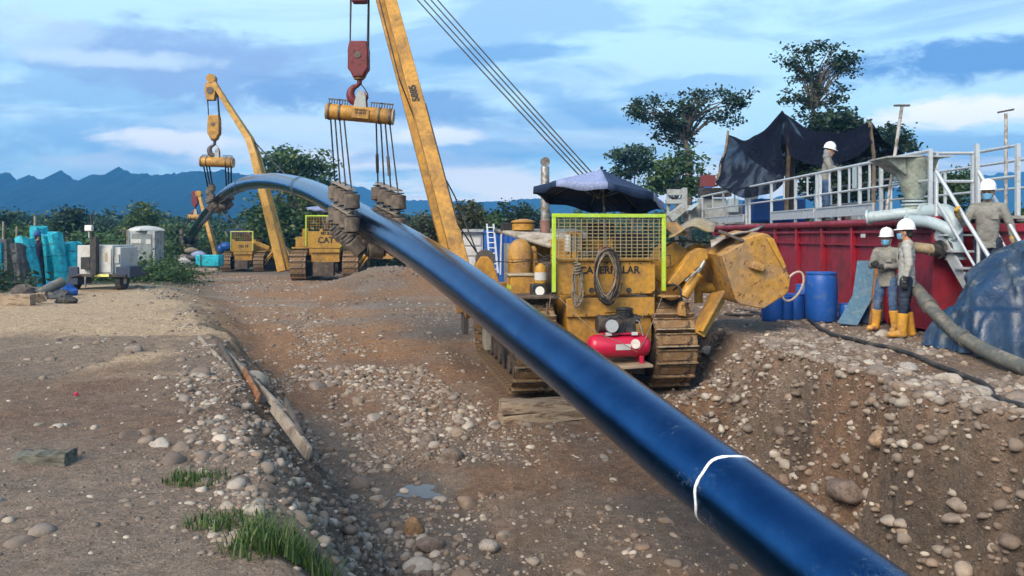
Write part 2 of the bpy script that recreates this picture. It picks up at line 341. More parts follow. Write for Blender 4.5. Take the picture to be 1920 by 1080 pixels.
def hgt(x, y):
    x = np.asarray(x, float); y = np.asarray(y, float)
    h, tl, tr = base_h(x, y)
    t = np.minimum(tl, tr); sl = np.clip(4 * t * (1 - t), 0, 1)
    near = sstep(60, 15, np.abs(y))
    pud = np.exp(-(((x + 1.05) / .9) ** 2 + ((y - 9.95) / .7) ** 2))
    h = h + ((fbm(x * .35, y * .35, 5, 3) - .5) * .16 + (fbm(x * 1.7, y * 1.7, 9, 4, .55) - .5) * (.09 + .32 * sl)) * near * (1 - .1 * pud)
    h = h + (fbm(x * 6, y * 6, 15, 3, .6) - .5) * (.035 + .15 * sl) * near * (1 - .2 * pud) + .25 * (fbm(x * .03, y * .03, 4, 3) - .5) * sstep(60, 140, np.abs(y) + np.abs(x))
    # wheel and track ruts along the haul road
    ru = x + .36 * y - .02 * (y - 8) * 0
    h = h - .04 * (np.exp(-((ru - 3.3) / .22) ** 2) + np.exp(-((ru - 2.0) / .22) ** 2)) * t * sstep(10, 13, y) * near
    return h
def hz(x, y): return float(hgt(np.array([x]), np.array([y]))[0])
def axis(a, b, step, lo, hi, g):
    v = list(np.arange(a, b, step)); s = step; p = v[0]; q = v[-1]; L1 = []; L2 = []
    while p > lo: s *= g; p -= s; L1.append(p)
    s = step
    while q < hi: s *= g; q += s; L2.append(q)
    return np.array(L1[::-1] + v + L2)
def soil_colours(X, Y, Z):
    h, tl, tr = base_h(X, Y); t = np.minimum(tl, tr); sl = np.clip(4 * t * (1 - t), 0, 1)
    brown = np.array((.21, .125, .075)); grey = np.array((.235, .170, .121)); sand = np.array((.52, .38, .235)); orange = np.array((.32, .165, .070)); dark = np.array((.058, .040, .029)); pale = np.array((.28, .232, .18))
    C = np.broadcast_to(brown, X.shape + (3,)).copy()
    def mix(c, f):
        nonlocal C; C = C * (1 - f[..., None]) + c * f[..., None]
    n1 = fbm(X * .45, Y * .45, 31, 5); n2 = fbm(X * 1.3, Y * 1.3, 41, 5); n3 = fbm(X * .18, Y * .5, 51, 4)
    mix(grey, sstep(.42, .62, n1) * .75)
    mix(pale, sstep(.52, .64, n2) * .35)
    left = (1 - tl) * (X < 1)
    mix(grey * np.array((1.15, 1.18, 1.22)), left * sstep(7.2, 5.2, Y + 2 * (n2 - .5)) * .85)                                     # trodden grey clay underfoot
    mix(brown * .95, left * sstep(5.5, 7, Y) * sstep(10.5, 8.5, Y) * .6)
    sandm = left * sstep(9.2, 12.5, Y + 3 * (n2 - .5) + 5 * (fbm(X * .35, Y * .3, 77, 3) - .5)) * sstep(45, 30, Y)
    mix(sand, sandm * .95)
    mix(grey * .9, left * sstep(.52, .6, fbm(X * .5, Y * .35, 91, 4)) * sstep(8, 10, Y) * sstep(19, 14, Y) * .85)
    mix(orange, t * sstep(12, 18, Y) * sstep(.36, .55, n3) * .85 * (tr > .5))
    mix(pale * 1.05, sstep(18, 26, Y) * sstep(.5, .62, fbm(X * .7, Y * 1.2, 61, 4)) * .6)
    # damp orange strip at the foot of the right bank
    mix(orange * .8, t * np.exp(-((crestR(Y) - X - 1.15) / .42) ** 2) * sstep(13, 11, Y) * .9)
    mix(dark, np.clip(tr * 1.6, 0, 1) * sstep(1.15, .75, tr) * sstep(.38, .52, n2) * sstep(12, 9, Y) * .92 * (X > 0) * (tr > .05))  # damp dark soil patches, also painting deeper shadow into the bank cut
    mix(dark * 1.15, sl * tl * (X < 0) * sstep(.45, .6, n2) * .6)
    # wet mud down the middle
    wet = t * sstep(.44, .58, fbm(X * .8 + Y * .3, Y * .35, 71, 4)) * sstep(13, 10.5, Y)
    mix(np.array((.145, .115, .090)), wet * .8)
    far = sstep(48, 75, Y + .4 * np.abs(X)); mix(np.array((.05, .075, .028)), far)
    mix(np.array((.05, .08, .025)), left * sstep(-9, -13, X + .25 * (Y - 26) * 0) * sstep(25, 29, Y) * .9)
    return C, wet
def ground_mat():
    m = bpy.data.materials.new('stony_soil'); m.use_nodes = True; nt = m.node_tree; L = nt.links.new; b = nt.nodes['Principled BSDF']
    a = N(nt, 'ShaderNodeAttribute'); a.attribute_name = 'soil'; w = N(nt, 'ShaderNodeAttribute'); w.attribute_name = 'wet'
    g = N(nt, 'ShaderNodeNewGeometry')
    def nz(sc, d=6, r=.65): 
        n = N(nt, 'ShaderNodeTexNoise'); L(g.outputs['Position'], n.inputs['Vector']); n.inputs['Scale'].default_value = sc; n.inputs['Detail'].default_value = d; n.inputs['Roughness'].default_value = r; return n.outputs[0]
    r1 = ramp(nt, [(.3, .62), (.7, 1.38)]); L(nz(9), r1.inputs[0]); r2 = ramp(nt, [(.35, .7), (.65, 1.3)]); L(nz(45, 4), r2.inputs[0])
    c = mixc(nt, 1, mixc(nt, 1, a.outputs['Color'], r1.outputs[0], 'MULTIPLY'), r2.outputs[0], 'MULTIPLY')
    # pebbles embedded in the surface, far too small to pick apart
    vo = N(nt, 'ShaderNodeTexVoronoi'); L(g.outputs['Position'], vo.inputs['Vector']); vo.inputs['Scale'].default_value = 26; vo.inputs['Randomness'].default_value = 1
    pr = ramp(nt, [(.16, 1), (.30, 0)]); L(vo.outputs['Distance'], pr.inputs[0])
    sp = N(nt, 'ShaderNodeSeparateColor'); L(vo.outputs['Color'], sp.inputs[0])
    keep = math_n(nt, 'GREATER_THAN', sp.outputs[0], .5); pm = math_n(nt, 'MULTIPLY', pr.outputs[0], keep)
    pc = ramp(nt, [(0, (.16, .13, .105)), (.5, (.27, .235, .20)), (1, (.40, .36, .31))]); L(sp.outputs[1], pc.inputs[0])
    c = mixc(nt, math_n(nt, 'MULTIPLY', pm, .75), c, pc.outputs[0]); L(c, b.inputs['Base Color'])
    L(math_n(nt, 'SUBTRACT', .92, math_n(nt, 'MULTIPLY', w.outputs['Fac'], .42)), b.inputs['Roughness'])
    hsum = math_n(nt, 'ADD', math_n(nt, 'ADD', math_n(nt, 'MULTIPLY', nz(22, 8, .72), 1.0), math_n(nt, 'MULTIPLY', pm, .35)), math_n(nt, 'MULTIPLY', nz(90, 3), .3))
    bp = N(nt, 'ShaderNodeBump'); bp.inputs['Strength'].default_value = 1.0; bp.inputs['Distance'].default_value = .06; L(hsum, bp.inputs['Height']); L(bp.outputs[0], b.inputs['Normal'])
    return m
m_soil = ground_mat()
def make_ground():
    xs = axis(-5.5, 6.2, .05, -6000, 6000, 1.075); ys = axis(2.4, 14.2, .05, -3000, 9000, 1.06)
    X, Y = np.meshgrid(xs, ys); Z = hgt(X, Y); ny, nx = X.shape
    me = bpy.data.meshes.new('ground'); me.vertices.add(nx * ny); me.vertices.foreach_set('co', np.stack([X, Y, Z], -1).reshape(-1).astype(np.float32))
    i = np.arange(ny * nx).reshape(ny, nx); q = np.stack([i[:-1, :-1], i[:-1, 1:], i[1:, 1:], i[1:, :-1]], -1).reshape(-1, 4)
    me.loops.add(q.size); me.loops.foreach_set('vertex_index', q.reshape(-1).astype(np.int32)); me.polygons.add(len(q)); me.polygons.foreach_set('loop_start', np.arange(0, q.size, 4, dtype=np.int32))
    me.update(calc_edges=True); me.validate(); me.shade_smooth()
    C, wet = soil_colours(X, Y, Z)
    a = me.attributes.new('soil', 'FLOAT_COLOR', 'POINT'); a.data.foreach_set('color', np.concatenate([C, np.ones(C.shape[:2] + (1,))], -1).reshape(-1).astype(np.float32))
    a = me.attributes.new('wet', 'FLOAT', 'POINT'); a.data.foreach_set('value', wet.reshape(-1).astype(np.float32))
    return tag(link('ground', me, m_soil), kind='structure')
ground = make_ground()
# shallow water standing in the floor
def water_mat():
    m = bpy.data.materials.new('muddy_water'); m.use_nodes = True; b = m.node_tree.nodes['Principled BSDF']
    b.inputs['Base Color'].default_value = (.10, .085, .07, 1); b.inputs['Roughness'].default_value = .04; b.inputs['IOR'].default_value = 1.33; return m
_a, _b = np.meshgrid(np.linspace(-1.6, -.5, 40), np.linspace(9.5, 10.4, 30)); pz = float(np.quantile(hgt(_a, _b), .11))
mb = MB(); mb.add([(-1.0 + .62 * math.cos(k * .2618) * (1 + .1 * math.sin(3 * k)), 9.95 + .42 * math.sin(k * .2618), pz + .008) for k in range(24)], [tuple(range(24))])
tag(mb.build('puddle_water', water_mat()), kind='structure')
# ---------------------------------------------------------------- hills
def hill_mat(name, c1, c2):
    m = bpy.data.materials.new(name); m.use_nodes = True; nt = m.node_tree; L = nt.links.new; b = nt.nodes['Principled BSDF']
    g = N(nt, 'ShaderNodeNewGeometry'); n = N(nt, 'ShaderNodeTexNoise'); L(g.outputs['Position'], n.inputs['Vector']); n.inputs['Scale'].default_value = .08; n.inputs['Detail'].default_value = 7; n.inputs['Roughness'].default_value = .7
    r = ramp(nt, [(.35, c1), (.65, c2)]); L(n.outputs[0], r.inputs[0]); L(r.outputs[0], b.inputs['Base Color']); b.inputs['Roughness'].default_value = 1; b.inputs['Specular IOR Level'].default_value = 0
    return m
def hill(name, prof, Y, depth, mat, bump, seed):
    px = np.array([p[0] for p in prof], float); py = np.array([p[1] for p in prof], float)
    nx, nr = 1100, 26; cols = np.linspace(px[0], px[-1], nx); V = []; 
    ridge = np.interp(cols, px, py); xs = (cols - 960) / FPX * Y; top = CZ + (HOR - ridge) / FPX * Y
    top = top + (fbm(xs / bump * .35, xs * 0 + seed, seed, 4, .6) - .5) * bump * 1.0 + (np.abs(fbm(xs / bump * 1.4, xs * 0 + seed + 4, seed + 5, 2, .5) - .5)) * bump * .9
    for j in range(nr):
        s = j / (nr - 5); yy = Y - depth * (1 - min(s, 1)) + max(0, s - 1) * depth * 2
        f = s ** 1.3 if s <= 1 else 1 - (s - 1) * 4
        zz = -3 + (top + 3) * f + (fbm(xs / bump * .8, np.full(nx, yy / bump * .8), seed + 2, 4, .6) - .5) * bump * 1.0 * (1 if 0 < s < .9 else 0)
        V.append(np.stack([xs * (yy / Y) ** .3, np.full(nx, yy), zz], -1))
    V = np.array(V).reshape(-1, 3); i = np.arange(nr * nx).reshape(nr, nx)
    me = bpy.data.meshes.new(name); me.from_pydata(V.tolist(), [], np.stack([i[:-1, :-1], i[:-1, 1:], i[1:, 1:], i[1:, :-1]], -1).reshape(-1, 4).tolist()); me.update(); me.shade_smooth()
    return tag(link(name, me, mat), kind='structure')
m_hill = hill_mat('haze_tinted_forest_slope', (.004, .020, .030), (.014, .040, .045))  # blue tint paints distance haze into the forest colour
hill('hills_forested_ridge', [(-1500, 300), (-300, 318), (0, 330), (18, 322), (27, 344), (48, 342), (52, 329), (66, 332), (92, 346), (98, 339), (114, 324), (130, 329), (154, 346), (172, 331), (198, 331), (222, 316), (238, 325), (258, 328), (300, 327), (330, 327), (420, 322), (500, 336), (560, 350), (640, 388), (760, 428), (900, 440)], 1000, 400, m_hill, 7, 3)
hill('hills_far_range', [(-2500, 330), (200, 345), (430, 332), (560, 326), (650, 345), (760, 376), (900, 381), (1000, 374), (1100, 371), (1250, 380), (1400, 376), (1500, 368), (1600, 364), (1740, 346), (1800, 331), (1920, 326), (2200, 310), (4000, 300)], 1520, 330, m_hill, 9, 8)
# ---------------------------------------------------------------- the pipeline
PR = .30
def pipe_plan(Y): t = Y - 6.15; return 1.64 - .42 * t - .0012 * t * t
def pipe_Y(px):
    lo, hi = 3.0, 120.0
    for _ in range(60):
        m = (lo + hi) / 2
        if pipe_plan(m) > (px - 960) / FPX * m: lo = m
        else: hi = m
    return lo
_pp = [(1362, 922), (1230, 815), (1100, 711), (960, 602), (860, 525), (800, 481), (740, 444), (690, 418), (640, 386), (585, 356), (540, 343), (504, 338), (470, 341), (442, 350), (415, 370), (392, 393), (370, 424), (352, 452), (338, 474)]
_py = [pipe_Y(p[0]) for p in _pp]; _pz = [at(p[0], p[1], y).z for p, y in zip(_pp, _py)]
_c = np.polyfit(_py[:4], _pz[:4], 1)
_PY = np.array([3.0, 4.2] + _py); _PZ = np.array([np.polyval(_c, 3.0), np.polyval(_c, 4.2)] + _pz)
def _smooth(y):
    w = np.interp(y, [3, 8, 20, 40, 60], [.5, .8, 1.6, 2.2, 2.5]); g = np.linspace(-2, 2, 21); k = np.exp(-g * g / 2)
    return float(np.sum(np.interp(y + g * w, _PY, _PZ) * k) / k.sum())
def pipe_c(Y): return Vector((pipe_plan(Y), Y, _smooth(Y)))
def pipe_frame(Y):
    t = (pipe_c(Y + .1) - pipe_c(Y - .1)).normalized(); s = Vector((t.y, -t.x, 0)).normalized(); return t, s, s.cross(t)
def pipe_mat():
    m = bpy.data.materials.new('glossy_pipe_coating'); m.use_nodes = True; nt = m.node_tree; L = nt.links.new; b = nt.nodes['Principled BSDF']
    g = N(nt, 'ShaderNodeNewGeometry')
    def nz(sc, d=5, r=.6):
        n = N(nt, 'ShaderNodeTexNoise'); L(g.outputs['Position'], n.inputs['Vector']); n.inputs['Scale'].default_value = sc; n.inputs['Detail'].default_value = d; n.inputs['Roughness'].default_value = r; return n.outputs[0]
    r = ramp(nt, [(.35, (.016, .078, .205)), (.7, (.032, .115, .27))]); L(nz(3), r.inputs[0])
    d = ramp(nt, [(.66, 0), (.74, 1)]); L(nz(55, 3), d.inputs[0]); c = mixc(nt, math_n(nt, 'MULTIPLY', d.outputs[0], .5), r.outputs[0], (.16, .30, .42)); 
    mu = ramp(nt, [(.56, 0), (.68, 1)]); L(nz(1.7, 6, .7), mu.inputs[0]); mf = ramp(nt, [(.48, 0), (.60, 1)]); L(nz(24, 6, .75), mf.inputs[0]); mud = math_n(nt, 'MULTIPLY', math_n(nt, 'MULTIPLY', mu.outputs[0], mf.outputs[0]), .6)
    c = mixc(nt, mud, c, (.13, .115, .10)); L(c, b.inputs['Base Color'])
    L(math_n(nt, 'SUBTRACT', .97, math_n(nt, 'MULTIPLY', mud, .9)), b.inputs['Metallic']); b.inputs['Specular IOR Level'].default_value = .6
    rr = ramp(nt, [(.3, .05), (.7, .11)]); L(nz(6), rr.inputs[0]); L(math_n(nt, 'ADD', rr.outputs[0], math_n(nt, 'MULTIPLY', mud, .6)), b.inputs['Roughness'])
    bp = N(nt, 'ShaderNodeBump'); bp.inputs['Strength'].default_value = .32; bp.inputs['Distance'].default_value = .006; L(math_n(nt, 'ADD', nz(70, 5, .75), math_n(nt, 'MULTIPLY', nz(7), 1.1)), bp.inputs['Height']); L(bp.outputs[0], b.inputs['Normal'])
    return m
m_pipe = pipe_mat()
pipe = empty('pipeline', (pipe_plan(6.0), 6.0, hz(pipe_plan(6.0), 6.0)), label='long glossy blue-black pipeline arching from the foreground over the machines', cat='pipe')
def child(o, root):            # parent keeping world place
    bpy.context.view_layer.update(); o.parent = root; o.matrix_parent_inverse = root.matrix_world.inverted(); return o
ys = list(np.arange(3.2, 24, .3)) + list(np.arange(24, 68, .6)); ys = [y for y in ys if y < _PY[-1] + .5]
mb = MB(); mb.tube([pipe_c(y) for y in ys], PR, 96); child(mb.build('pipe_wall', m_pipe, angle=60), pipe)
def ring(Y, r, w, thick, name, mat, lumpy=0):
    t, s, u = pipe_frame(Y); c = pipe_c(Y); m_ = MB(); P = []
    for j, off in enumerate((-1, -.5, .5, 1, .5, -.5)):
        row = []
        for k in range(49):
            a = 2 * math.pi * (k % 48) / 48; rr = r + (thick if j in (1, 2) else (0 if j in (0, 3) else -.004)) + lumpy * (random.random() if k < 48 else 0) * .5
            row.append(c + t * (off * w / 2 + lumpy * 2.2 * math.sin(3 * a + 1) + lumpy * math.sin(7 * a)) + (s * math.cos(a) + u * math.sin(a)) * rr)
        P.append(row)
    P.append(P[0]); m_.grid(P); return child(m_.build(name, mat), pipe)
ring(pipe_Y(1362), PR, .030, .006, 'tape_ring', M('white_rope_tape', (.78, .80, .82), .8, bump=.6, bscale=60), .010)
m_joint = M('field_joint_sleeve', (.05, .085, .13), .4, metal=.5, bump=.3)
for px in (565, 452): ring(pipe_Y(px), PR + .002, .5, .006, 'joint_sleeve', m_joint)
# ---------------------------------------------------------------- tracked pipelayers
def shoe_mesh():
    mb = MB(); mb.box((0, 0, .0), (.70, .225, .03)); mb.beam((-.35, -.10, .045), (.35, -.10, .045), .022, .07)
    mb.beam((-.34, .105, .025), (.34, .105, .025), .02, .03); mb.box((0, 0, .025), (.5, .12, .03)); me = mb.mesh('track_shoe'); me.materials.append(m_shoe); me.materials.append(m_edge)
    for p in me.polygons:
        if p.center.z > .07: p.material_index = 1
    return me
SHOE = shoe_mesh()
def edge_mesh():
    mb = MB(); mb.beam((-.352, -.10, .085), (.352, -.10, .085), .026, .016); return mb.mesh('grouser_edge')
def make_track(root, x, L_=3.75, R=.62, z0=.70, muddy=m_mudframe_shade):
    fr = MB(); fr.box((x, R + L_ / 2, .55), (.34, L_ * .98, .42)); fr.box((x, R + L_ / 2, .98), (.26, L_ * .8, .22))
    for k in range(7): fr.cyl((x - .2, R + .35 + k * (L_ - .7) / 6, .30), (x + .2, R + .35 + k * (L_ - .7) / 6, .30), .17, n=14)
    t = fr.build('track_frame', muddy, root, bevel=.02)
    for yy, nm in ((R, 'sprocket'), (R + L_, 'idler')):
        w = MB(); w.lathe([(.10, -.27), (.20, -.27), (.22, -.16), (R * .62, -.13), (R * .86, -.16), (R * .9, -.10), (R * .9, .10), (R * .86, .16), (R * .62, .13), (.22, .16), (.20, .27), (.10, .27)], (x, yy, z0), (1, 0, 0), 28)
        w.build(nm, muddy, t)
    per = 2 * L_ + 2 * math.pi * R; n = int(round(per / .248)); objs = []
    for k in range(n):
        s = k * per / n + .06
        if s < L_: y, z, a = R + s, z0 + R, 0
        elif s < L_ + math.pi * R: th = (s - L_) / R; y, z, a = R + L_ + R * math.sin(th), z0 + R * math.cos(th), -th
        elif s < 2 * L_ + math.pi * R: y, z, a = R + L_ - (s - L_ - math.pi * R), z0 - R, math.pi
        else: th = (s - 2 * L_ - math.pi * R) / R; y, z, a = R - R * math.sin(th), z0 - R * math.cos(th), math.pi - th
        o = link('track_shoe', SHOE, None, t, (x, y, z), (a, 0, 0)); objs.append(o)
    return t
def beam_part(root, name, p0, p1, w, h, mat=None, bevel=.012, **k):
    m = MB(); m.beam(p0, p1, w, h, **k); return m.build(name, mat or m_yellow, root, bevel=bevel)
def box_part(root, name, c, s, mat=None, bevel=.012, R=None):
    m = MB(); m.box(c, s, R); return m.build(name, mat or m_yellow, root, bevel=bevel)
def wire(root, name, pts, r, mat=None, n=6):
    m = MB(); m.tube(pts, r, n); return m.build(name, mat or m_cable, root)
def sag(a, b, d, n=9):
    a, b = Vector(a), Vector(b); return [a.lerp(b, i / (n - 1)) + Vector((0, 0, -d * 4 * (i / (n - 1)) * (1 - i / (n - 1)))) for i in range(n)]
def rear_text(root, txt, size, x, y, z, mat=m_text, bold=.012):
    return text_mesh('lettering', txt, size, mat, root, Matrix.Translation((x, y, z)) @ Matrix.Rotation(rad(90), 4, 'X'), .004, bold)
def guard(root, x0, x1, z0, z1, zm, y, fmat, nv, nh, barmat):
    fw = .062
    g = MB(); g.box((x0 + fw / 2, y, (z0 + z1) / 2), (fw, .06, z1 - z0)); g.box((x1 - fw / 2, y, (z0 + z1) / 2), (fw, .06, z1 - z0)); g.box(((x0 + x1) / 2, y, z1 + fw / 2 + .001), (x1 - x0, .06, fw))
    gf = g.build('guard_frame', fmat, root, bevel=.008)
    vb = MB().beam((0, 0, 0), (0, 0, z1 - zm), .011, .011).mesh('bar'); vb.materials.append(barmat)
    hb = MB().beam((0, 0, 0), (x1 - x0 - 2 * fw, 0, 0), .011, .011).mesh('bar'); hb.materials.append(barmat)
    for k in range(nv): link('bar', vb, None, gf, (x0 + fw + (k + .5) * (x1 - x0 - 2 * fw) / nv, y, zm))
    for k in range(nh): link('bar', hb, None, gf, (x0 + fw, y + .011, zm + (k + .5) * (z1 - zm) / nh))
    return gf
def stack_pipe(root, x, y, z0, z1, r, cap=True):
    m = MB(); m.lathe([(r * 1.15, z0), (r * 1.15, z0 + .35), (r, z0 + .36), (r, z1 - .02), (r * .9, z1)], (x, y, 0), n=18); o = m.build('exhaust_pipe', m_steel, root)
    m = MB(); m.lathe([(r * 1.2, z0 - .02), (r * 1.22, z0 + .34)], (x, y, 0), n=18); m.build('rusty_sleeve', M('rusty_sleeve', (.14, .06, .05), .8, col2=(.22, .12, .10), bump=.5), o)
    if cap: m = MB(); m.cyl((x, y - .03, z1 + .09), (x, y + .03, z1 + .09), r * 1.05, n=18); m.build('rain_cap', m_steel, o)
    return o

# ---- the near pipelayer
P1 = Vector((1.52, 12.75, -.95)); RZ1 = rad(9.5)
root = empty('pipelayer', P1, RZ1, 'large dirty yellow pipelayer with lime-framed rear guard, nearest to the camera', 'pipelayer')
def loc1(px, py, ly):
    """point of the photo on the plane local-y = ly of the near machine, in its own coordinates"""
    c, s = math.cos(RZ1), math.sin(RZ1); u = (px - 960) / FPX
    # world = P1 + R*(lx,ly): X = Px + c lx - s ly ; Y = Py + s lx + c ly ; X = u Y
    lx = (u * (P1.y + c * ly) - P1.x + s * ly) / (c - u * s); Y = P1.y + s * lx + c * ly
    return Vector((lx, ly, CZ - (py - HOR) / FPX * Y - P1.z))
make_track(root, -1.15, 4.0, .68, .74); make_track(root, 1.15, 4.0, .68, .74)
a, b = loc1(1046, 553, .22), loc1(1229, 490, .22)
m = MB(); m.prism([(a.x, a.z), (b.x - .06, a.z), (b.x, a.z + .06), (b.x, b.z - .05), (b.x - .05, b.z), (a.x, b.z)], (0, .22, 0), (1, 0, 0), (0, 0, 1), (0, .05, 0)); plate = m.build('rear_plate', m_yellow_worn if 0 else m_yellow, root, bevel=.012)
tp = loc1(1140, 507, .21); rear_text(plate, 'CATERPILLAR', .165, tp.x + .03, .215, tp.z, bold=.004)
for px in (1109, 1179): q = loc1(px, 554 - 4, .215); m = MB(); m.cyl((q.x, .205, q.z + .05), (q.x, .222, q.z + .05), .045); m.build('bolt_hole_shade', m_black, plate)  # black discs paint the shade inside the holes
ledge = box_part(root, 'plate_ledge', ((a.x + b.x) / 2, .26, b.z + .035), (b.x - a.x + .08, .16, .06))
g0, g1 = loc1(1035, 548, .13), loc1(1248, 404, .13)
gm = loc1(1140, 488, .13)
guard(root, g0.x, g1.x, g0.z, g1.z - .04, gm.z, .13, m_lime, 19, 12, M('guard_bar_tan', (.30, .24, .12), .6, bump=.2))
# lower body, drawbar and platform
lb0, lb1 = loc1(1064, 645, .3), loc1(1222, 556, .3)
box_part(root, 'rear_case', ((lb0.x + lb1.x) / 2, .75, (lb0.z + lb1.z) / 2), (lb1.x - lb0.x, .9, lb1.z - lb0.z))
box_part(root, 'case_flange', ((lb0.x + lb1.x) / 2, .27, lb1.z - .16), (lb1.x - lb0.x + .06, .08, .30))
box_part(root, 'hand_hole_cover', ((lb0.x + lb1.x) / 2 + .05, .222, lb1.z - .16), (.34, .03, .16), R=Matrix.Rotation(rad(-4), 3, 'Y'))
box_part(root, 'lower_housing', (0, 1.2, .55), (1.5, 1.6, .55), m_mudframe_shade)
pl0, pl1 = loc1(1060, 690, -.35), loc1(1222, 683, -.35)
PLZ = (pl0.z + pl1.z) / 2
box_part(root, 'drawbar_platform', ((pl0.x + pl1.x) / 2, -.1, PLZ - .03), (pl1.x - pl0.x, .66, .05), m_wood, R=Matrix.Rotation(rad(-2), 3, 'Y'))
box_part(root, 'platform_support', (0.1, .2, PLZ - .16), (.5, .7, .2), m_mudframe_shade)
# deck and fenders
f0 = loc1(993, 556, .2)
box_part(root, 'left_fender', (-1.12, 1.35, f0.z - .02), (.78, 2.3, .05), m_mudframe_shade)
box_part(root, 'right_fender', (1.15, 1.9, 1.56), (.7, 2.4, .05), m_yellow)
box_part(root, 'step_plate', (loc1(1258, 556, .1).x, .25, loc1(1258, 556, .1).z), (.30, .4, .035), m_yellow_worn)
box_part(root, 'main_body', (0, 2.2, 1.62), (1.5, 2.2, .9), m_mudframe_shade)  # dark body colour paints the shaded void below the hood
box_part(root, 'seat', (.12, 1.15, 2.05), (.6, .5, .5), m_black, .05)
box_part(root, 'control_column', (-.22, 1.35, 2.35), (.2, .3, .55), m_yellow)
for k in range(4): wire(root, 'control_lever', [(-.35 + k * .09, 1.0, 2.1), (-.37 + k * .09, .9, 2.6)], .012, m_black)
box_part(root, 'winch_case', (.62, 1.45, 2.15), (.5, .8, .7))
m = MB(); m.cyl((.40, 1.1, 2.35), (.95, 1.1, 2.35), .26, n=24); m.build('winch_drum', m_cable, root)
# side winch disc on the right
q = loc1(1256, 494, .55); m = MB(); m.cyl((q.x, .52, q.z), (q.x, .60, q.z), .36, n=36); m.cyl((q.x, .50, q.z), (q.x, .53, q.z), .06); m.build('winch_side_plate', m_yellow, root, bevel=.01)
box_part(root, 'winch_side_post', (q.x - .08, .62, q.z - .40), (.5, .12, .55))
# engine bay, hood, cleaners on the left front
h0, h1 = loc1(944, 436, 3.1), loc1(1032, 462, 1.9)
m = MB(); m.add([(h0.x, 4.4, h0.z + .04), (.55, 4.4, h0.z + .06), (.55, 1.9, h1.z + .10), (h1.x - .02, 1.9, h1.z), (h0.x, 3.1, h0.z)], [(0, 1, 2, 3, 4)])
m.build('engine_hood', M('dusty_hood', (.34, .31, .27), .75, col2=(.20, .17, .13), nscale=4, bump=.4), root, solid=.07)
box_part(root, 'radiator', (-.05, 4.35, 1.75), (1.3, .25, 1.45), m_yellow)
rp = loc1(949, 470, 3.6); box_part(root, 'radiator_guard', (rp.x + .03, 3.6, 1.85), (.07, .6, 1.1), m_grey)
box_part(root, 'reflective_strip', (rp.x + .03, 3.28, 1.98), (.09, .02, .05), m_lime, 0)
box_part(root, 'engine_block', (-.1, 3.2, 1.6), (.65, 1.5, .9), m_black)
q = loc1(975, 515, 2.2); r = .225
m = MB(); m.lathe([(r, q.z), (r, q.z + .28), (r * 1.04, q.z + .285), (r * 1.04, q.z + .31), (r, q.z + .32), (r * .98, q.z + .46), (r * .9, q.z + .49), (r * .8, q.z + .56), (r * .45, q.z + .64), (.02, q.z + .66)], (q.x, 2.2, 0), n=26); m.build('air_cleaner', m_yellow_worn, root)
q2 = loc1(1000, 512, 2.25); m = MB(); m.lathe([(.10, q2.z), (.10, q2.z + .22), (.08, q2.z + .26), (.07, q2.z + .45), (.03, q2.z + .5)], (q2.x, 2.25, 0), n=16); m.build('filter_bowl', m_yellow, root)
q = loc1(981, 420, 3.2); m = MB(); m.lathe([(.09, q.z - .3), (.09, q.z - .13), (.22, q.z - .12), (.22, q.z), (.16, q.z + .02), (.24, q.z + .03), (.24, q.z + .06), (.05, q.z + .1)], (q.x, 3.2, 0), n=22); m.build('precleaner', m_yellow, root)
q = loc1(954, 427, 3.3); m = MB(); m.cyl((q.x, 3.25, q.z), (q.x, 3.4, q.z), .10, n=18); m.box((q.x - .12, 3.3, q.z + .02), (.08, .1, .16)); m.build('front_lamp', m_black, root)
q = loc1(1022, 446, 2.95); stack_pipe(root, q.x, 2.95, q.z, loc1(1022, 312, 2.95).z, .085)
# battery box with strip, lamp
q0, q1 = loc1(958, 553, .85), loc1(1003, 518, .85)
bbx = box_part(root, 'battery_box', ((q0.x + q1.x) / 2, 1.05, (q0.z + q1.z) / 2), (q1.x - q0.x, .4, q1.z - q0.z))
box_part(bbx, 'lid', ((q0.x + q1.x) / 2 - .01, 1.05, q1.z + .02), (q1.x - q0.x + .05, .44, .04), M('pale_lid', (.40, .33, .22), .7, col2=(.25, .19, .12), bump=.3))
box_part(bbx, 'reflective_strip', (q0.x - .003, 1.04, q0.z + .12), (.02, .36, .06), m_lime, 0)
q = loc1(1011, 549, .5); lamp = box_part(root, 'work_lamp', (q.x, .58, q.z + .02), (.26, .16, .24), m_black, .02); m = MB(); m.cyl((q.x + .01, .49, q.z + .03), (q.x + .01, .505, q.z + .03), .075, n=20); m.build('lens', m_glass, lamp)
# left boom-hinge bracket with sheave
q = loc1(908, 486, 1.9); w = loc1(930, 520, 1.9)
br = MB(); pts = [(-.24, -.65), (.34, -.65), (.14, -.05), (.05, .05), (-.08, .05), (-.16, -.08)]
br.prism(pts, (q.x, 1.78, q.z), (1, 0, 0), (0, 0, 1), (0, .06, 0)); br.prism(pts, (q.x, 2.0, q.z), (1, 0, 0), (0, 0, 1), (0, .06, 0)); br.build('sheave_bracket', m_yellow, root, bevel=.01)
m = MB(); m.cyl((q.x + .02, 1.84, q.z + .0), (q.x + .02, 2.0, q.z + .0), .17, n=24); m.build('sheave', m_plate, root)
box_part(root, 'side_frame', (-1.58, 2.6, 1.18), (.22, 3.2, .34)); box_part(root, 'side_frame_cross', (-1.2, 3.0, 1.5), (.7, .4, .3))
box_part(root, 'hinge_plate', (-1.72, 1.6, .95), (.10, .45, .75), M('pale_hinge_steel', (.36, .31, .24), .6, col2=(.2, .15, .1), bump=.3)); box_part(root, 'hinge_plate', (-1.86, 3.9, .95), (.10, .45, .75), m_plate)
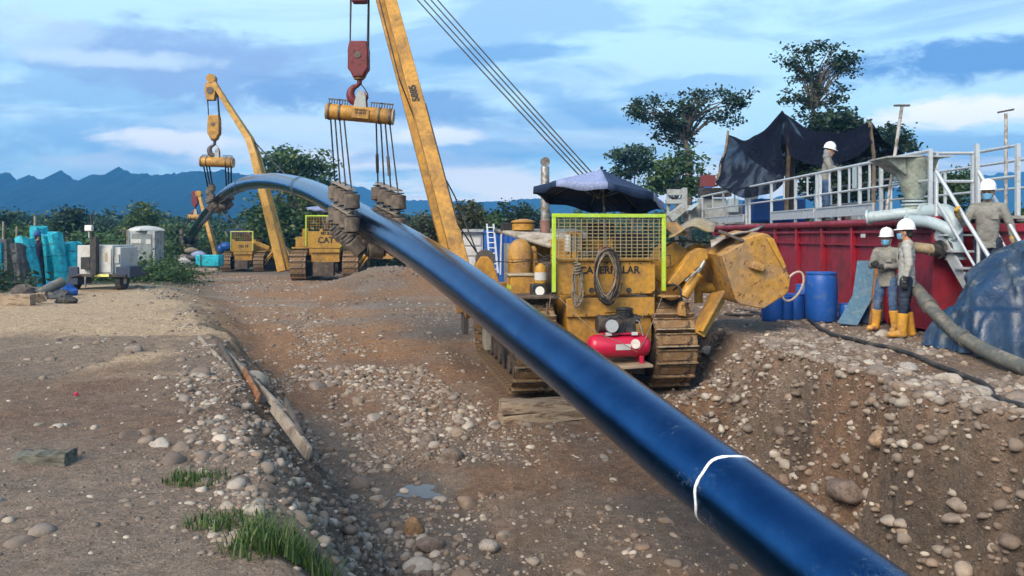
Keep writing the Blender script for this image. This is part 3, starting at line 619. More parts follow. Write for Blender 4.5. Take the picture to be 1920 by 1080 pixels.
# boom
c1_, s1_ = math.cos(RZ1), math.sin(RZ1)
def w2l(p, P=P1, rz=RZ1): d = Vector(p) - P; return Vector((d.x * math.cos(rz) + d.y * math.sin(rz), -d.x * math.sin(rz) + d.y * math.cos(rz), d.z))
HK = 17.0                                                     # distance of the hook line
tip = w2l(at(707, -75, HK)); YF = (14.4, 16.3)
fa, fb = w2l(at(889, 590, YF[0])), w2l(at(872, 585, YF[1]))
bs = MB(); bs.beam(fa, tip + Vector((.10, -.06, -.2)), .30, .34, up=(0, 1, 0), w1=.24, h1=.26); leg_n = bs.build('boom_leg', m_yellow, root, bevel=.015)
bs = MB(); bs.beam(fb, tip + Vector((-.06, .1, -.2)), .30, .34, up=(0, 1, 0), w1=.24, h1=.26); leg_f = bs.build('boom_leg', m_yellow, root, bevel=.015)
for t in (.35, .6, .82): beam_part(root, 'boom_brace', fa.lerp(tip, t), fb.lerp(tip, t), .10, .14)
m = MB(); m.cyl(tip + Vector((-.5, .0, .05)), tip + Vector((.3, .05, .05)), .16, n=20); m.build('boom_head', m_yellow, root)
bd = (tip - fa).normalized(); qn = w2l(at(783, 200, HK - .6)); tpar = (qn - fa).dot(bd) / (tip - fa).length; bp_ = fa.lerp(tip, tpar)
sx = bd.cross(Vector((0, 1, 0))).normalized()
M4 = Matrix(((bd.x, -sx.x * -1, 0, bp_.x), (bd.y, 0, -1, bp_.y - .158), (bd.z, sx.z, 0, bp_.z), (0, 0, 0, 1)))
yv = Vector((0, -1, 0)).cross(bd).normalized(); zv = Vector((0, -1, 0)); M4 = Matrix(((bd.x, yv.x, zv.x, bp_.x), (bd.y, yv.y, zv.y, bp_.y - .152), (bd.z, yv.z, zv.z, bp_.z), (0, 0, 0, 1)))
text_mesh('lettering', '5885', .19, m_text, leg_n, M4, .005, .006)
# boom lines and load line guide
for k in range(4):
    a_ = tip + Vector((.02 + .12 * k, -.1 + .05 * k, .05 + .06 * k)); b_ = loc1(1148 + 6 * k, 394 - 3 * k, 1.3 + .05 * k); wire(root, 'boom_line', sag(a_, b_, .04), .013)
wire(root, 'load_line', [tip + Vector((-.2, -.12, .1)), fa.lerp(tip, .62) + Vector((-.22, -.2, 0)), fa.lerp(tip, .5) + Vector((-.05, .6, 0)), fa.lerp(tip, .3) + Vector((.28, .3, 0)), loc1(893, 470, 1.9)], .014)
wire(root, 'load_line', [fa.lerp(tip, .55) + Vector((.16, -.2, 0)), loc1(858, 420, 1.6), loc1(897, 478, 1.9)], .014)
# counterweight and its linkage on the right
CW = [(1354, 478), (1366, 471), (1378, 463), (1391, 458), (1399, 447), (1431, 437), (1442, 440), (1451, 448), (1474, 503), (1483, 522), (1480, 545), (1474, 553), (1433, 579), (1421, 578), (1386, 570), (1379, 560)]
pts = [loc1(x, y, -.15) for x, y in CW]; m = MB(); m.prism([(p.x, p.z) for p in pts], (0, -.15, 0), (1, 0, 0), (0, 0, 1), (-.05, .95, .05)); cw = m.build('counterweight', m_yellow_worn, root, bevel=.02)
lug = loc1(1418, 500, -.17); m = MB(); m.box((lug.x, -.2, lug.z), (.22, .12, .12), Matrix.Rotation(rad(18), 3, 'Y')); m.build('lifting_lug', m_yellow_worn, cw, bevel=.02)
lp = [loc1(x, y, -.16) for x, y in ((1436, 446), (1449, 447), (1473, 500), (1468, 505))]; m = MB(); m.prism([(p.x, p.z) for p in lp], (0, -.19, 0), (1, 0, 0), (0, 0, 1), (0, .035, 0)); m.build('cover_strip', m_yellow_clean, cw, bevel=.006)
def poly_plate(name, pxs, ly, dep, mat=None, bevel=.012):
    p = [loc1(x, y, ly) for x, y in pxs]; m = MB(); m.prism([(q.x, q.z) for q in p], (0, ly, 0), (1, 0, 0), (0, 0, 1), dep); return m.build(name, mat or m_yellow, root, bevel=bevel)
poly_plate('link_arm', [(1252, 532), (1272, 536), (1328, 484), (1327, 467), (1312, 465), (1297, 473)], .12, (0, .16, 0))
poly_plate('link_arm', [(1256, 500), (1290, 462), (1302, 456), (1330, 461), (1331, 468), (1305, 466), (1272, 505)], .75, (0, .16, 0))
poly_plate('back_plate', [(1258, 460), (1330, 470), (1345, 520), (1322, 545), (1262, 540)], 1.05, (0, .05, 0))
ca, cb = loc1(1282, 556, .10), loc1(1321, 490, .10); cmid = ca.lerp(cb, .62)
m = MB(); m.cyl(ca, cmid, .085, n=16); m.cyl(ca.lerp(cb, .58), ca.lerp(cb, .66), .10, n=16); cylo = m.build('hydraulic_cylinder', m_yellow, root); m = MB(); m.cyl(cmid, cb, .035, n=12); m.build('piston_rod', m_steel, cylo); m = MB(); m.cyl(ca + Vector((-.02, -.12, .25)), cb + Vector((-.12, -.1, -.1)), .02, n=8); m.build('oil_line', m_steel, cylo)
poly_plate('cylinder_bracket', [(1273, 592), (1276, 572), (1279, 566), (1284, 566), (1288, 594)], .05, (0, .14, 0), m_yellow_worn)
m = MB(); 
for (p_, q_) in (((1346, 548), (1306, 622)),): 
    A, B = loc1(*p_, .0), loc1(*q_, -.05); m.beam(A, B, .62, .05, up=(.8, 0, .55), w1=.55)
m.build('deflector_blade', m_yellow, root, bevel=.008)
m = MB(); A, B = loc1(1352, 560, -.1), loc1(1312, 628, -.15); m.beam(A, B, .05, .16, up=(.8, 0, .55)); m.build('blade_edge', m_yellow_clean, root, bevel=.006)
# bent cover sheets above the linkage
m = MB(); P = []
for i in range(9):
    u_ = i / 8; A = loc1(1254 + 84 * u_, 446 - 20 * math.sin(u_ * 2.4) + 4 * math.sin(9 * u_), .15); B = loc1(1262 + 84 * u_, 424 - 12 * math.sin(u_ * 2.0) + 3 * math.sin(7 * u_ + 1), 1.25); P.append([A.lerp(B, t) + Vector((0, 0, .02 * math.sin(5 * t + 6 * u_))) for t in (0, .25, .5, .75, 1)])
m.grid(P); m.build('bent_cover_sheet', M('dusty_yellow_sheet', (.30, .22, .10), .75, col2=(.33, .29, .23), nscale=3, lo=.42, hi=.58, bump=.5), root, solid=.025)
m = MB(); P = []
for i in range(7):
    u_ = i / 6; A = loc1(1334 + 62 * u_, 464 - 28 * u_ - 4 * math.sin(3 * u_), -.02); B = loc1(1330 + 104 * u_, 440 - 12 * u_ + 5 * math.sin(4 * u_), .75); P.append([A.lerp(B, t) + Vector((0, 0, .03 * math.sin(4 * t + 3 * u_))) for t in (0, .33, .66, 1)])
m.grid(P); m.build('top_cover_sheet', M('dusty_grey_sheet', (.36, .34, .31), .75, col2=(.24, .20, .15), nscale=4, bump=.4), root, solid=.03)
A, B = loc1(1347, 433, .0), loc1(1394, 452, -.12); beam_part(root, 'loose_strut', A, B, .10, .05, m_plate)
A, B = loc1(1255, 418, .6), loc1(1275, 440, .3); beam_part(root, 'hood_edge', A, B, .3, .04, m_yellow_worn)
wire(root, 'hydraulic_hose', [loc1(1250, 537, .2), loc1(1262, 533, .12), loc1(1274, 538, .08), loc1(1278, 556, .06)], .022, m_rubber)
p = loc1(1316, 540, .6); m = MB(); m.cyl((p.x - .1, .6, p.z), (p.x + .35, .6, p.z), .09); m.cyl((p.x - .06, .6, p.z - .25), (p.x - .06, .6, p.z + .02), .07); m.build('yellow_pipe_elbow', m_yellow_clean, root)
# small fittings: bolts, hoses, handles, chain
for i in range(9):
    for zz in (a.z + .03, b.z - .03): m = MB(); m.cyl((a.x + .06 + i * (b.x - a.x - .12) / 8, .208, zz), (a.x + .06 + i * (b.x - a.x - .12) / 8, .222, zz), .013, n=6); m.build('bolt', m_plate, plate)
for i in range(7): m = MB(); xx = lb0.x + .08 + i * (lb1.x - lb0.x - .16) / 6; m.cyl((xx, .222, lb1.z - .28), (xx, .235, lb1.z - .28), .016, n=6); m.build('bolt', m_plate, root)
for i, (x0, z0, x1, z1, sg) in enumerate([(.85, 1.75, 1.35, 1.5, .18), (.80, 1.85, 1.45, 1.62, .26), (-.80, 1.70, -1.2, 1.5, .15), (.7, 1.45, .95, 1.05, .08)]):
    wire(root, 'hydraulic_hose', sag(Vector((x0, .28, z0)), Vector((x1, .35 + .05 * i, z1)), sg), .018, m_rubber, 8)
wire(root, 'hydraulic_hose', [loc1(1236, 470, .5), loc1(1262, 452, .4), loc1(1290, 452, .5), loc1(1330, 455, .5)], .02, m_rubber, 8)
wire(root, 'hydraulic_hose', [loc1(1262, 545, .3), loc1(1290, 520, .3), loc1(1312, 500, .35), loc1(1318, 482, .3)], .016, m_rubber, 8)
wire(root, 'grab_handle', [loc1(1238, 480, .2), loc1(1256, 478, .1), loc1(1258, 500, .1), loc1(1240, 505, .2)], .012, m_black, 6)
wire(root, 'wiring', [loc1(1000, 470, 1.6), loc1(1020, 482, 1.2), loc1(1036, 478, .6)], .010, m_black, 5); wire(root, 'wiring', [loc1(930, 490, 2.2), loc1(965, 492, 1.9), loc1(1035, 484, .9)], .010, m_black, 5)
box_part(root, 'fuel_tank', (.05, 1.75, 2.28), (1.1, .5, .42)); box_part(root, 'white_can', (-.25, 1.3, 2.42), (.26, .2, .3), m_white, .02); box_part(root, 'dash_panel', (.35, 1.65, 2.62), (.5, .12, .3), m_black)
m = MB(); m.ball((1.02, .62, .62), (.16, .5, .46), 16, 10); m.v = [(v[0] + .04 * random.uniform(-1, 1), v[1], v[2]) for v in m.v]; m.build('caked_mud', m_mudframe_shade, root)
# ---- other pipelayers
def far_pipelayer(name, P, rz, sc, label, texts, boom, detail=True, framemat=m_lime):
    r = empty(name, P, rz, label, 'pipelayer', scale=sc)
    make_track(r, -1.15, 3.7, .62, .68); make_track(r, 1.15, 3.7, .62, .68)
    box_part(r, 'rear_plate', (-.05, .35, 1.85), (1.5, .12, .75), m_yellow_clean); box_part(r, 'main_body', (-.1, 1.9, 1.6), (1.3, 2.6, .9)); box_part(r, 'rear_case', (0, .95, 1.12), (1.25, 1.0, .55), m_yellow); box_part(r, 'belly_guard', (0, 1.2, .62), (1.1, 1.2, .5), m_mudframe_shade); box_part(r, 'case_flange', (0, .38, 1.38), (1.3, .1, .22), m_yellow_clean)
    box_part(r, 'drawbar_box', (0, .1, .55), (.9, .5, .6), m_mudframe_shade); box_part(r, 'left_fender', (-1.15, 1.9, 1.48), (.75, 2.6, .07), m_yellow_clean); box_part(r, 'right_fender', (1.15, 1.9, 1.48), (.75, 2.6, .07), m_yellow_clean)
    box_part(r, 'hood', (-.1, 3.2, 2.15), (.95, 1.7, .35), m_yellow_clean); box_part(r, 'side_box', (-1.15, 1.2, 1.75), (.5, .6, .45), m_yellow_clean); m = MB(); m.cyl((-.75, 1.8, 1.6), (-.75, 1.8, 2.2), .16); m.build('air_cleaner', m_yellow_clean, r)
    box_part(r, 'seat', (.1, 1.0, 2.1), (.55, .4, .5), m_black)
    guard(r, -.85, .75, 1.55, 2.88, 2.3, .26, framemat, 12, 5, m_yellow)
    for i, (tx, sz, z) in enumerate(texts): rear_text(r, tx, sz, .05, .285, z)
    # counterweight folded on the right
    cwp = [(1.75, 1.3), (2.6, 1.95), (3.0, 1.6), (3.2, 1.2), (2.9, .95), (2.0, .98)]
    m = MB(); m.prism(cwp, (0, .9, 0), (1, 0, 0), (0, 0, 1), (0, .9, 0)); m.build('counterweight', m_yellow_worn, r, bevel=.02)
    beam_part(r, 'link_arm', (1.0, 1.0, 1.75), (1.95, 1.1, 1.55), .14, .2, m_yellow_clean); beam_part(r, 'link_arm', (.8, .8, 2.1), (1.7, .9, 1.7), .12, .3, m_yellow_clean); m = MB(); m.cyl((1.45, .7, .8), (2.0, .8, 1.5), .07); m.build('hydraulic_cylinder', m_yellow_clean, r); beam_part(r, 'deflector_blade', (1.95, .6, 1.2), (1.5, .5, .55), .35, .05, m_yellow_clean)
    stack_pipe(r, -.3, 2.9, 2.3, 3.0, .07, False)
    W2L = lambda p: w2l(p, Vector(P), rz) / sc
    pts = [W2L(p) for p in boom['pts']]; wd = boom['w'] / sc
    dy = boom.get('spread', .9)
    for sgn, nm in ((-1, 'boom_leg'), (1, 'boom_leg')):
        m = MB(); off = Vector((0, sgn * dy, 0))
        for i in range(len(pts) - 1):
            k0, k1 = 1 - i / (len(pts) - 1), 1 - (i + 1) / (len(pts) - 1)
            m.beam(pts[i] + off * k0, pts[i + 1] + off * k1 + (pts[i + 1] - pts[i]).normalized() * .05, wd * (1 - .1 * i), wd * .8, up=(0, 1, 0), w1=wd * (1 - .1 * (i + 1)))
        m.build(nm, m_yellow_clean, r, bevel=.02)
    m = MB(); m.cyl(pts[-1] + Vector((0, -.2, 0)), pts[-1] + Vector((0, .2, 0)), .22); m.build('boom_head', m_yellow, r)
    beam_part(r, 'boom_side_frame', (-1.55, .9, 1.05), (-1.55, 3.6, 1.05), .2, .3, m_yellow_clean); beam_part(r, 'boom_hinge_arm', (-1.0, 2.2, 1.3), (-1.75, 2.4, .95), .3, .25, m_yellow_clean)
    beam_part(r, 'winch_tower', (-1.15, 2.2, 1.5), (-1.2, 2.2, 2.35), .45, .3, m_yellow_clean, w1=.2)
    kk = pts[boom.get('line', -1)]
    for k in range(3): wire(r, 'boom_line', sag(kk + Vector((.1, .1 * k, 0)), Vector((.5, 1.6 + .1 * k, 2.4)), .1), .02)
    return r, pts
P2 = at(607, 528, 38); P3 = at(453, 511, 53)
for P_ in (P2, P3): P_.z = min(P_.z, hz(P_.x, P_.y) + .03)
H2 = 41.8; H3 = 57.0
far_pipelayer('pipelayer', P2, rad(4), 1.07, 'yellow pipelayer with a gooseneck boom in the middle distance', [('CAT', .36, 1.82), ('0D 24', .17, 2.13)],
              dict(pts=[at(534, 508, 41.3), at(507, 400, 41.4), at(479, 290, 41.6), at(469, 262, 41.7), at(432, 205, 41.8), at(397, 148, H2)], w=.44, spread=.55, line=3))
far_pipelayer('pipelayer', P3, rad(3), .93, 'small yellow pipelayer farthest off, beneath a dark blue parasol', [('OD 18', .24, 1.85)],
              dict(pts=[at(406, 478, 56.5), at(388, 415, 56.8), at(373, 363, H3)], w=.27, spread=.25, line=-1), framemat=M('faded_lime_paint', (.52, .58, .10), .5))
# ---------------------------------------------------------------- lifting gear
def hook_block(P, w, h, col, label, lines_to, rope_r, yaw=0):
    r = empty('hook_block', P, yaw, label, 'hook block')      # P: hook saddle
    hb = .62 * h; z0 = h * .52
    m = MB(); pr = [(-.36, 0), (-.5, .12), (-.5, .75), (-.42, 1), (.42, 1), (.5, .75), (.5, .12), (.36, 0), (.25, -.16), (-.25, -.16)]
    m.prism([(a * w, z0 + b * hb) for a, b in pr], (0, -w * .32, 0), (1, 0, 0), (0, 0, 1), (0, w * .64, 0)); bo = m.build('block_case', col, r, bevel=w * .06)
    m = MB(); m.cyl((0, -w * .36, z0 + hb * .55), (0, w * .36, z0 + hb * .55), w * .16, n=16); m.build('sheave_pin', m_plate, bo)
    m = MB(); m.lathe([(w * .24, 0), (w * .30, h * .06), (w * .22, h * .13)], (0, 0, z0 - .13 * h), n=16); m.build('swivel', M('tan_swivel', (.26, .17, .08), .6, col2=(.1, .06, .04)), bo)
    pts = []; rs = []
    for k in range(15):
        a = rad(100 + 275 * k / 14); rr = w * .42
        pts.append(Vector((math.cos(a) * rr, 0, math.sin(a) * rr + h * .10))); rs.append(w * (.10 + .12 * math.sin(math.pi * min(1, k / 11)) - (.10 if k > 12 else 0) * (k - 12) / 2))
    pts = [Vector((.02, 0, z0 - .08 * h)), Vector((.01, 0, h * .10 + w * .55))] + pts; rs = [w * .12, w * .13] + rs
    m = MB(); m.tube(pts, [max(.006, q) for q in rs], 12); m.build('hook', col if col is m_redblock else m_plate, r)
    wire(r, 'safety_latch', [(w * .1, 0, h * .10 + w * .5), (w * .3, 0, h * .2), (w * .42, 0, h * .1)], .012, m_black)
    if lines_to is not None:
        l2 = Vector(lines_to) - Vector(P)
        for sx_ in (-.46, -.42, .42, .46): wire(r, 'fall_line', [(sx_ * w, .04 * (1 if abs(sx_) > .44 else -1), z0 + hb * .6), (l2.x + sx_ * w, .04, l2.z)], rope_r)
    return r
def top_block(P, w, h, col, label):
    r = empty('crown_block', P, 0, label, 'pulley block'); m = MB(); m.prism([(-.5 * w, .1 * h), (-.35 * w, -.5 * h), (.35 * w, -.5 * h), (.5 * w, .1 * h), (.4 * w, .5 * h), (-.4 * w, .5 * h)], (0, -w * .3, 0), (1, 0, 0), (0, 0, 1), (0, w * .6, 0)); m.build('block_case', col, r, bevel=.02)
    m = MB(); m.cyl((0, -w * .36, .05 * h), (0, w * .36, .05 * h), w * .3, n=20); m.build('sheave', m_plate, r); return r
hookP = at(673, 186, HK)
hook_block(hookP, .43, 1.06, m_redblock, 'red hook block hanging from the near boom', at(674, -10, HK), .014)
top_block(at(674, -22, HK), .42, .62, m_redblock, 'red crown block at the top edge above the hook')
hook2 = at(402, 292, H2); hook_block(hook2 + Vector((0, 0, .1)), .62, 1.75, m_yellow, 'yellow hook block on the gooseneck boom', at(397, 165, H2), .03)
top_block(at(396, 172, H2), .6, .9, m_yellow, 'yellow crown block under the gooseneck boom tip')
hook3 = at(366, 405, H3); hook_block(hook3 + Vector((0, 0, .05)), .45, 1.5, m_redblock, 'small red hook block on the farthest boom', at(371, 368, H3), .03)
def spreader(P, L_, r_, tilt, yaw, label, placard, n=4):
    r = empty('spreader_bar', P, yaw, label, 'spreader bar'); r.rotation_euler = (0, tilt, yaw)
    m = MB(); m.lathe([(r_ * .9, -L_ / 2), (r_, -L_ / 2 + .02), (r_, L_ / 2 - .02), (r_ * .9, L_ / 2)], (0, 0, 0), (1, 0, 0), 26); b = m.build('tube', m_yellow, r)
    for sx_ in (-1, 1):
        m = MB(); m.lathe([(r_ * 1.02, -.012), (r_ * 1.02, .012)], (sx_ * (L_ / 2 + .005), 0, 0), (1, 0, 0), 26); m.build('end_cap', M('pale_cap', (.45, .40, .30), .6, col2=(.3, .2, .1)), r)
        for q in (.30, .46):
            m = MB(); m.lathe([(r_ * 1.08, -.02), (r_ * 1.08, .02)], (sx_ * L_ * q, 0, 0), (1, 0, 0), 22); m.build('rope_band', m_plate, r)
            m = MB(); x = sx_ * L_ * (q - .06); m.box((x, 0, r_ + .10), (.26, .05, .022))
            for t in range(5): m.box((x - .11 + t * .055, 0, r_ + .045), (.014, .04, .1))
            m.build('rope_keeper', m_plate, r)
    for sy in (-1, 1):
        m = MB(); m.prism([(-.14, 0), (.14, 0), (.10, r_ * 1.6), (.05, r_ * 1.9 + .06), (-.05, r_ * 1.9 + .06), (-.10, r_ * 1.6)], (0, sy * .09, r_ * .7), (1, 0, 0), (0, 0, 1), (0, .035, 0)); m.build('lifting_ear', m_yellow_clean if sy > 0 else m_grey, r, bevel=.006)
    if placard:
        pl = box_part(r, 'placard', (.04, -r_ - .012, -.01), (.36, .02, .2), m_yellow, .004); text_mesh('lettering', 'KENSON\n18 G2 KI', .062, m_text, pl, Matrix.Translation((.04, -r_ - .026, .03)) @ Matrix.Rotation(rad(90), 4, 'X'), .002, .002)
    return r
sb1 = at(675, 214, HK); spreader(sb1, 1.40, .165, rad(5.0), 0, 'yellow spreader bar with placard hanging over the near pipe cradle', True)
sb2 = at(407, 304, H2); spreader(sb2, 1.68, .26, rad(2), 0, 'yellow spreader bar under the gooseneck boom', False)
sb3 = at(367, 407, H3); spreader(sb3, .95, .2, 0, 0, 'small yellow spreader bar hanging from the farthest boom', False)
def cradle(Yc, n, step, bar, half, label, rope_r, sc=1.0, spring=True):
    c = pipe_c(Yc); r = empty('roller_cradle', c + Vector((0, 0, -.75)), 0, label, 'roller cradle'); bpy.context.view_layer.update(); inv = Vector(r.location)
    R = .16; off = PR + R + .02; hL = .27
    spots = [(-off, .50, 0), (-off, .03, 0), (-.40, -.40, 42), (0, -off - .02, 90), (.40, -.40, 138), (off, .03, 180), (off, .50, 180)]
    for k in range(n):
        Y = Yc + (k - (n - 1) / 2) * step; t, s, u = pipe_frame(Y); c = pipe_c(Y) - inv; u = Vector((0, 0, 1)); prev = None; path = []
        for i, (a_, b_, an) in enumerate(spots):
            p = c + s * a_ + u * b_; dirv = (s * math.sin(rad(an)) * (1 if an <= 90 else 1) - u * math.cos(rad(an)))
            m = MB(); m.lathe([(.05, -hL / 2 - .03), (R * .98, -hL / 2), (R * 1.0, -hL / 2 + .03), (R * .93, 0), (R * 1.0, hL / 2 - .03), (R * .98, hL / 2), (.05, hL / 2 + .03)], p, dirv, 18)
            ro = m.build('roller', m_roller, r)
            for sg in (-1, 1): m = MB(); m.cyl(p + dirv * sg * (hL / 2 + .04), p + dirv * sg * (hL / 2 + .06), .12, n=10); m.build('link_plate', m_plate, ro)
            path.append(p)
        wire(r, 'chain_pin', path, .035, m_plate, 6)
        for sgn, p in ((-1, path[0]), (1, path[-1])):
            x = sgn * half * (.42 + .54 * (k + .5) / n) if sgn < 0 else half * (.96 - .54 * (k + .5) / n)
            top = Vector(bar) - inv + Vector((x, 0, -x * math.tan(rad(5)) * sc - .1)); wire(r, 'sling', [p + Vector((0, 0, .12)), top], rope_r)
            if spring and sgn > 0 and k % 2 == 1: wire(r, 'turnbuckle', [p.lerp(top, .30), p.lerp(top, .55)], .034, m_plate)
    for sgn in (-1, 1):
        for zo in (.74, .24):
            pa, pb = [pipe_c(Yc + q * (n - 1) / 2 * step) - inv + pipe_frame(Yc)[1] * sgn * (PR + .19) + Vector((0, 0, zo)) for q in (-1, 1)]
            m = MB(); m.beam(pa, pb, .16, .03); m.build('tie_plate', M('dusty_tie_plate', (.24, .20, .16), .8, bump=.4), r)
    return r
cradle(pipe_Y(686), 4, .50, sb1, .70, 'grey roller cradle gripping the pipe below the near spreader bar', .017)
cradle(pipe_Y(412), 3, .8, sb2, .84, 'dark roller cradle on the arch of the pipe below the gooseneck boom', .04, spring=False)
cradle(pipe_Y(353), 2, .9, sb3, .45, 'dark roller cradle far down the pipe near its lower end', .03, spring=False)
# ---------------------------------------------------------------- things on the near machine
def on1(px, py, ly): v = loc1(px, py, ly); return P1 + Vector((v.x * c1_ - v.y * s1_, v.x * s1_ + v.y * c1_, v.z))
def rope_loop(root, name, c, w, h, n, mat, r, jit=.12, ax=(1, 0, 0), seed=1):
    rnd = random.Random(seed); ax = Vector(ax); pts = []
    for i in range(n * 26):
        a = 2 * math.pi * i / 26; k = i // 26; rw = w * (1 + jit * math.sin(k * 2.1 + 1)); rh = h * (1 + jit * .7 * math.cos(k * 1.7))
        pts.append(Vector(c) + ax * (math.cos(a) * rw + .02 * math.sin(3 * a + k)) + Vector((0, -.012 * (k % 4) - .01 * rnd.random(), math.sin(a) * rh - abs(math.cos(a)) * 0)))
    m = MB(); m.tube(pts, r, 6); return m.build(name, mat, root)
# air compressor
cp = on1(1160, 683, -.12); cr = empty('air_compressor', (cp.x, cp.y, P1.z + PLZ), RZ1, 'red air compressor with black pump on the back of the near pipelayer', 'compressor')
R_ = .18; Lc = 1.02; zc = R_ + .10
m = MB(); m.lathe([(.02, -Lc / 2), (R_ * .55, -Lc / 2 + .015), (R_ * .85, -Lc / 2 + .05), (R_, -Lc / 2 + .11), (R_, Lc / 2 - .11), (R_ * .85, Lc / 2 - .05), (R_ * .55, Lc / 2 - .015), (.02, Lc / 2)], (0, 0, zc), (1, 0, 0), 30); m.build('tank', m_compred, cr)
for x in (-.33, .33):
    for y in (-.13, .13): box_part(cr, 'foot', (x, y, .06), (.06, .05, .14), m_compred, .006)
box_part(cr, 'mounting_plate', (0, 0, zc + R_ + .02), (.62, .26, .025), m_compred, .004)
m = MB(); m.box((.10, .02, zc + R_ + .15), (.30, .24, .24)); m.cyl((.10, .02, zc + R_ + .24), (.10, .02, zc + R_ + .42), .11, n=14)
for k in range(5): m.cyl((.10, .02, zc + R_ + .27 + k * .03), (.10, .02, zc + R_ + .285 + k * .03), .145, n=14)
m.build('pump_head', m_black, cr, bevel=.008)
m = MB(); m.cyl((-.34, .04, zc + R_ + .16), (-.02, .04, zc + R_ + .16), .14, n=18); m.build('motor', m_black, cr); m = MB(); m.cyl((.2, .04, zc + R_ + .26), (.34, .03, zc + R_ + .22), .07, n=14); m.build('air_filter', m_black, cr)
m = MB(); m.cyl((-.16, -.19, zc + R_ + .15), (-.16, -.15, zc + R_ + .15), .10, n=22); m.build('pulley', m_zinc, cr)
m = MB(); m.lathe([(.15, -.012), (.165, -.012), (.165, .012), (.15, .012), (.15, -.012)], (-.1, -.125, zc + R_ + .16), (0, 1, 0), 26, caps=False); m.build('belt_guard', m_black, cr)
for x in (-.2, .22): box_part(cr, 'white_tag', (x, -.13, zc + R_ + .02), (.1, .03, .05), m_white, .003)
m = MB(); m.box((0, 0, 0), (.24, .006, .09)); m.build('label_sticker', m_white, cr, loc=(0.02, -R_ * .99 - .002, zc + .0))
m = MB(); m.cyl((0, -.003, 0), (0, .003, 0), .075, n=20); m.build('round_sticker', M('cream_sticker', (.62, .55, .48), .5, bump=0), cr, loc=(.22, -R_ * .975, zc + .045), rot=(rad(-14), 0, 0))
wire(cr, 'pressure_pipe', [(.12, -.05, zc + R_ + .3), (.3, -.1, zc + R_ + .2), (.36, -.12, zc + R_ - .02)], .012, m_steel)
# ropes and hoses hung on the rear plate
q = on1(1136, 512, .12); o = empty('hose_coil', q, RZ1, 'coiled red and black hose hung over the rear plate lettering', 'hose'); 
rope_loop(o, 'hose_turns', (0, 0, 0), .165, .38, 6, m_ropered, .013, .16, seed=2); rope_loop(o, 'hose_turns', (.02, -.03, -.05), .19, .42, 4, m_rubber, .012, .14, seed=3); rope_loop(o, 'hose_turns', (-.01, -.05, -.02), .15, .36, 3, m_rope, .010, .1, seed=4)
wire(o, 'hanger', [(0, .02, .38), (0, .03, .52)], .01, m_rope)
q = on1(1082, 530, .12); o = empty('rope_bundle', q, RZ1, 'tied bundle of pale rope hanging left of the hose coil', 'rope')
rope_loop(o, 'rope_turns', (0, 0, -.05), .06, .30, 7, m_rope, .011, .3, seed=5)
m = MB(); m.tube([Vector((.055 * math.cos(a * .5), .05 * math.sin(a * .5) - .02, .12 + a * .0035)) for a in range(60)], .011, 6); m.build('knot_wrap', m_rope, o); wire(o, 'hanger', [(0, 0, .25), (.01, .02, .42)], .01, m_rope)
def tie(name, pts, label, r=.007, mat=None):
    P = [on1(*p) for p in pts]; o = empty(name, P[0], 0, label, 'rope'); wire(o, 'strand', [p - P[0] for p in P], r, mat or m_rope, 5); return o
tie('tie_rope', [(1243, 552, .1), (1225, 600, -.1), (1208, 640, -.3), (1198, 655, -.35)], 'pale tie rope from the guard down to the compressor')
tie('tie_rope', [(1046, 556, .1), (1085, 595, -.15), (1120, 625, -.32), (1160, 640, -.4), (1195, 660, -.35)], 'thin lashing cord crossing in front of the compressor')
tie('tie_rope', [(1033, 553, .15), (1030, 575, .1), (1027, 590, .12), (1026, 568, .1), (1024, 596, .1)], 'loose rope end dangling below the left corner of the guard')
tie('tie_rope', [(1228, 552, .15), (1206, 590, 0), (1196, 620, -.2)], 'thin cord beside the pale tie rope')
# fire extinguisher
q = on1(1014, 543, .8); o = empty('fire_extinguisher', q, RZ1, 'yellow fire extinguisher strapped beside the guard', 'extinguisher'); r_ = .105
m = MB(); m.lathe([(r_ * .9, 0), (r_, .02), (r_, .33), (r_ * .85, .39), (r_ * .4, .42), (.03, .44)], n=22); m.build('cylinder', m_yellow_clean, o); m = MB(); m.lathe([(r_ + .003, .16), (r_ + .003, .29)], n=22, caps=False); m.build('label_band', m_white, o); m = MB(); m.box((0, 0, .46), (.05, .05, .05)); m.box((.04, 0, .5), (.14, .03, .02)); m.build('valve', m_black, o); m = MB(); m.lathe([(r_ + .004, .08), (r_ + .004, .11)], n=22, caps=False); m.build('strap', m_black, o)
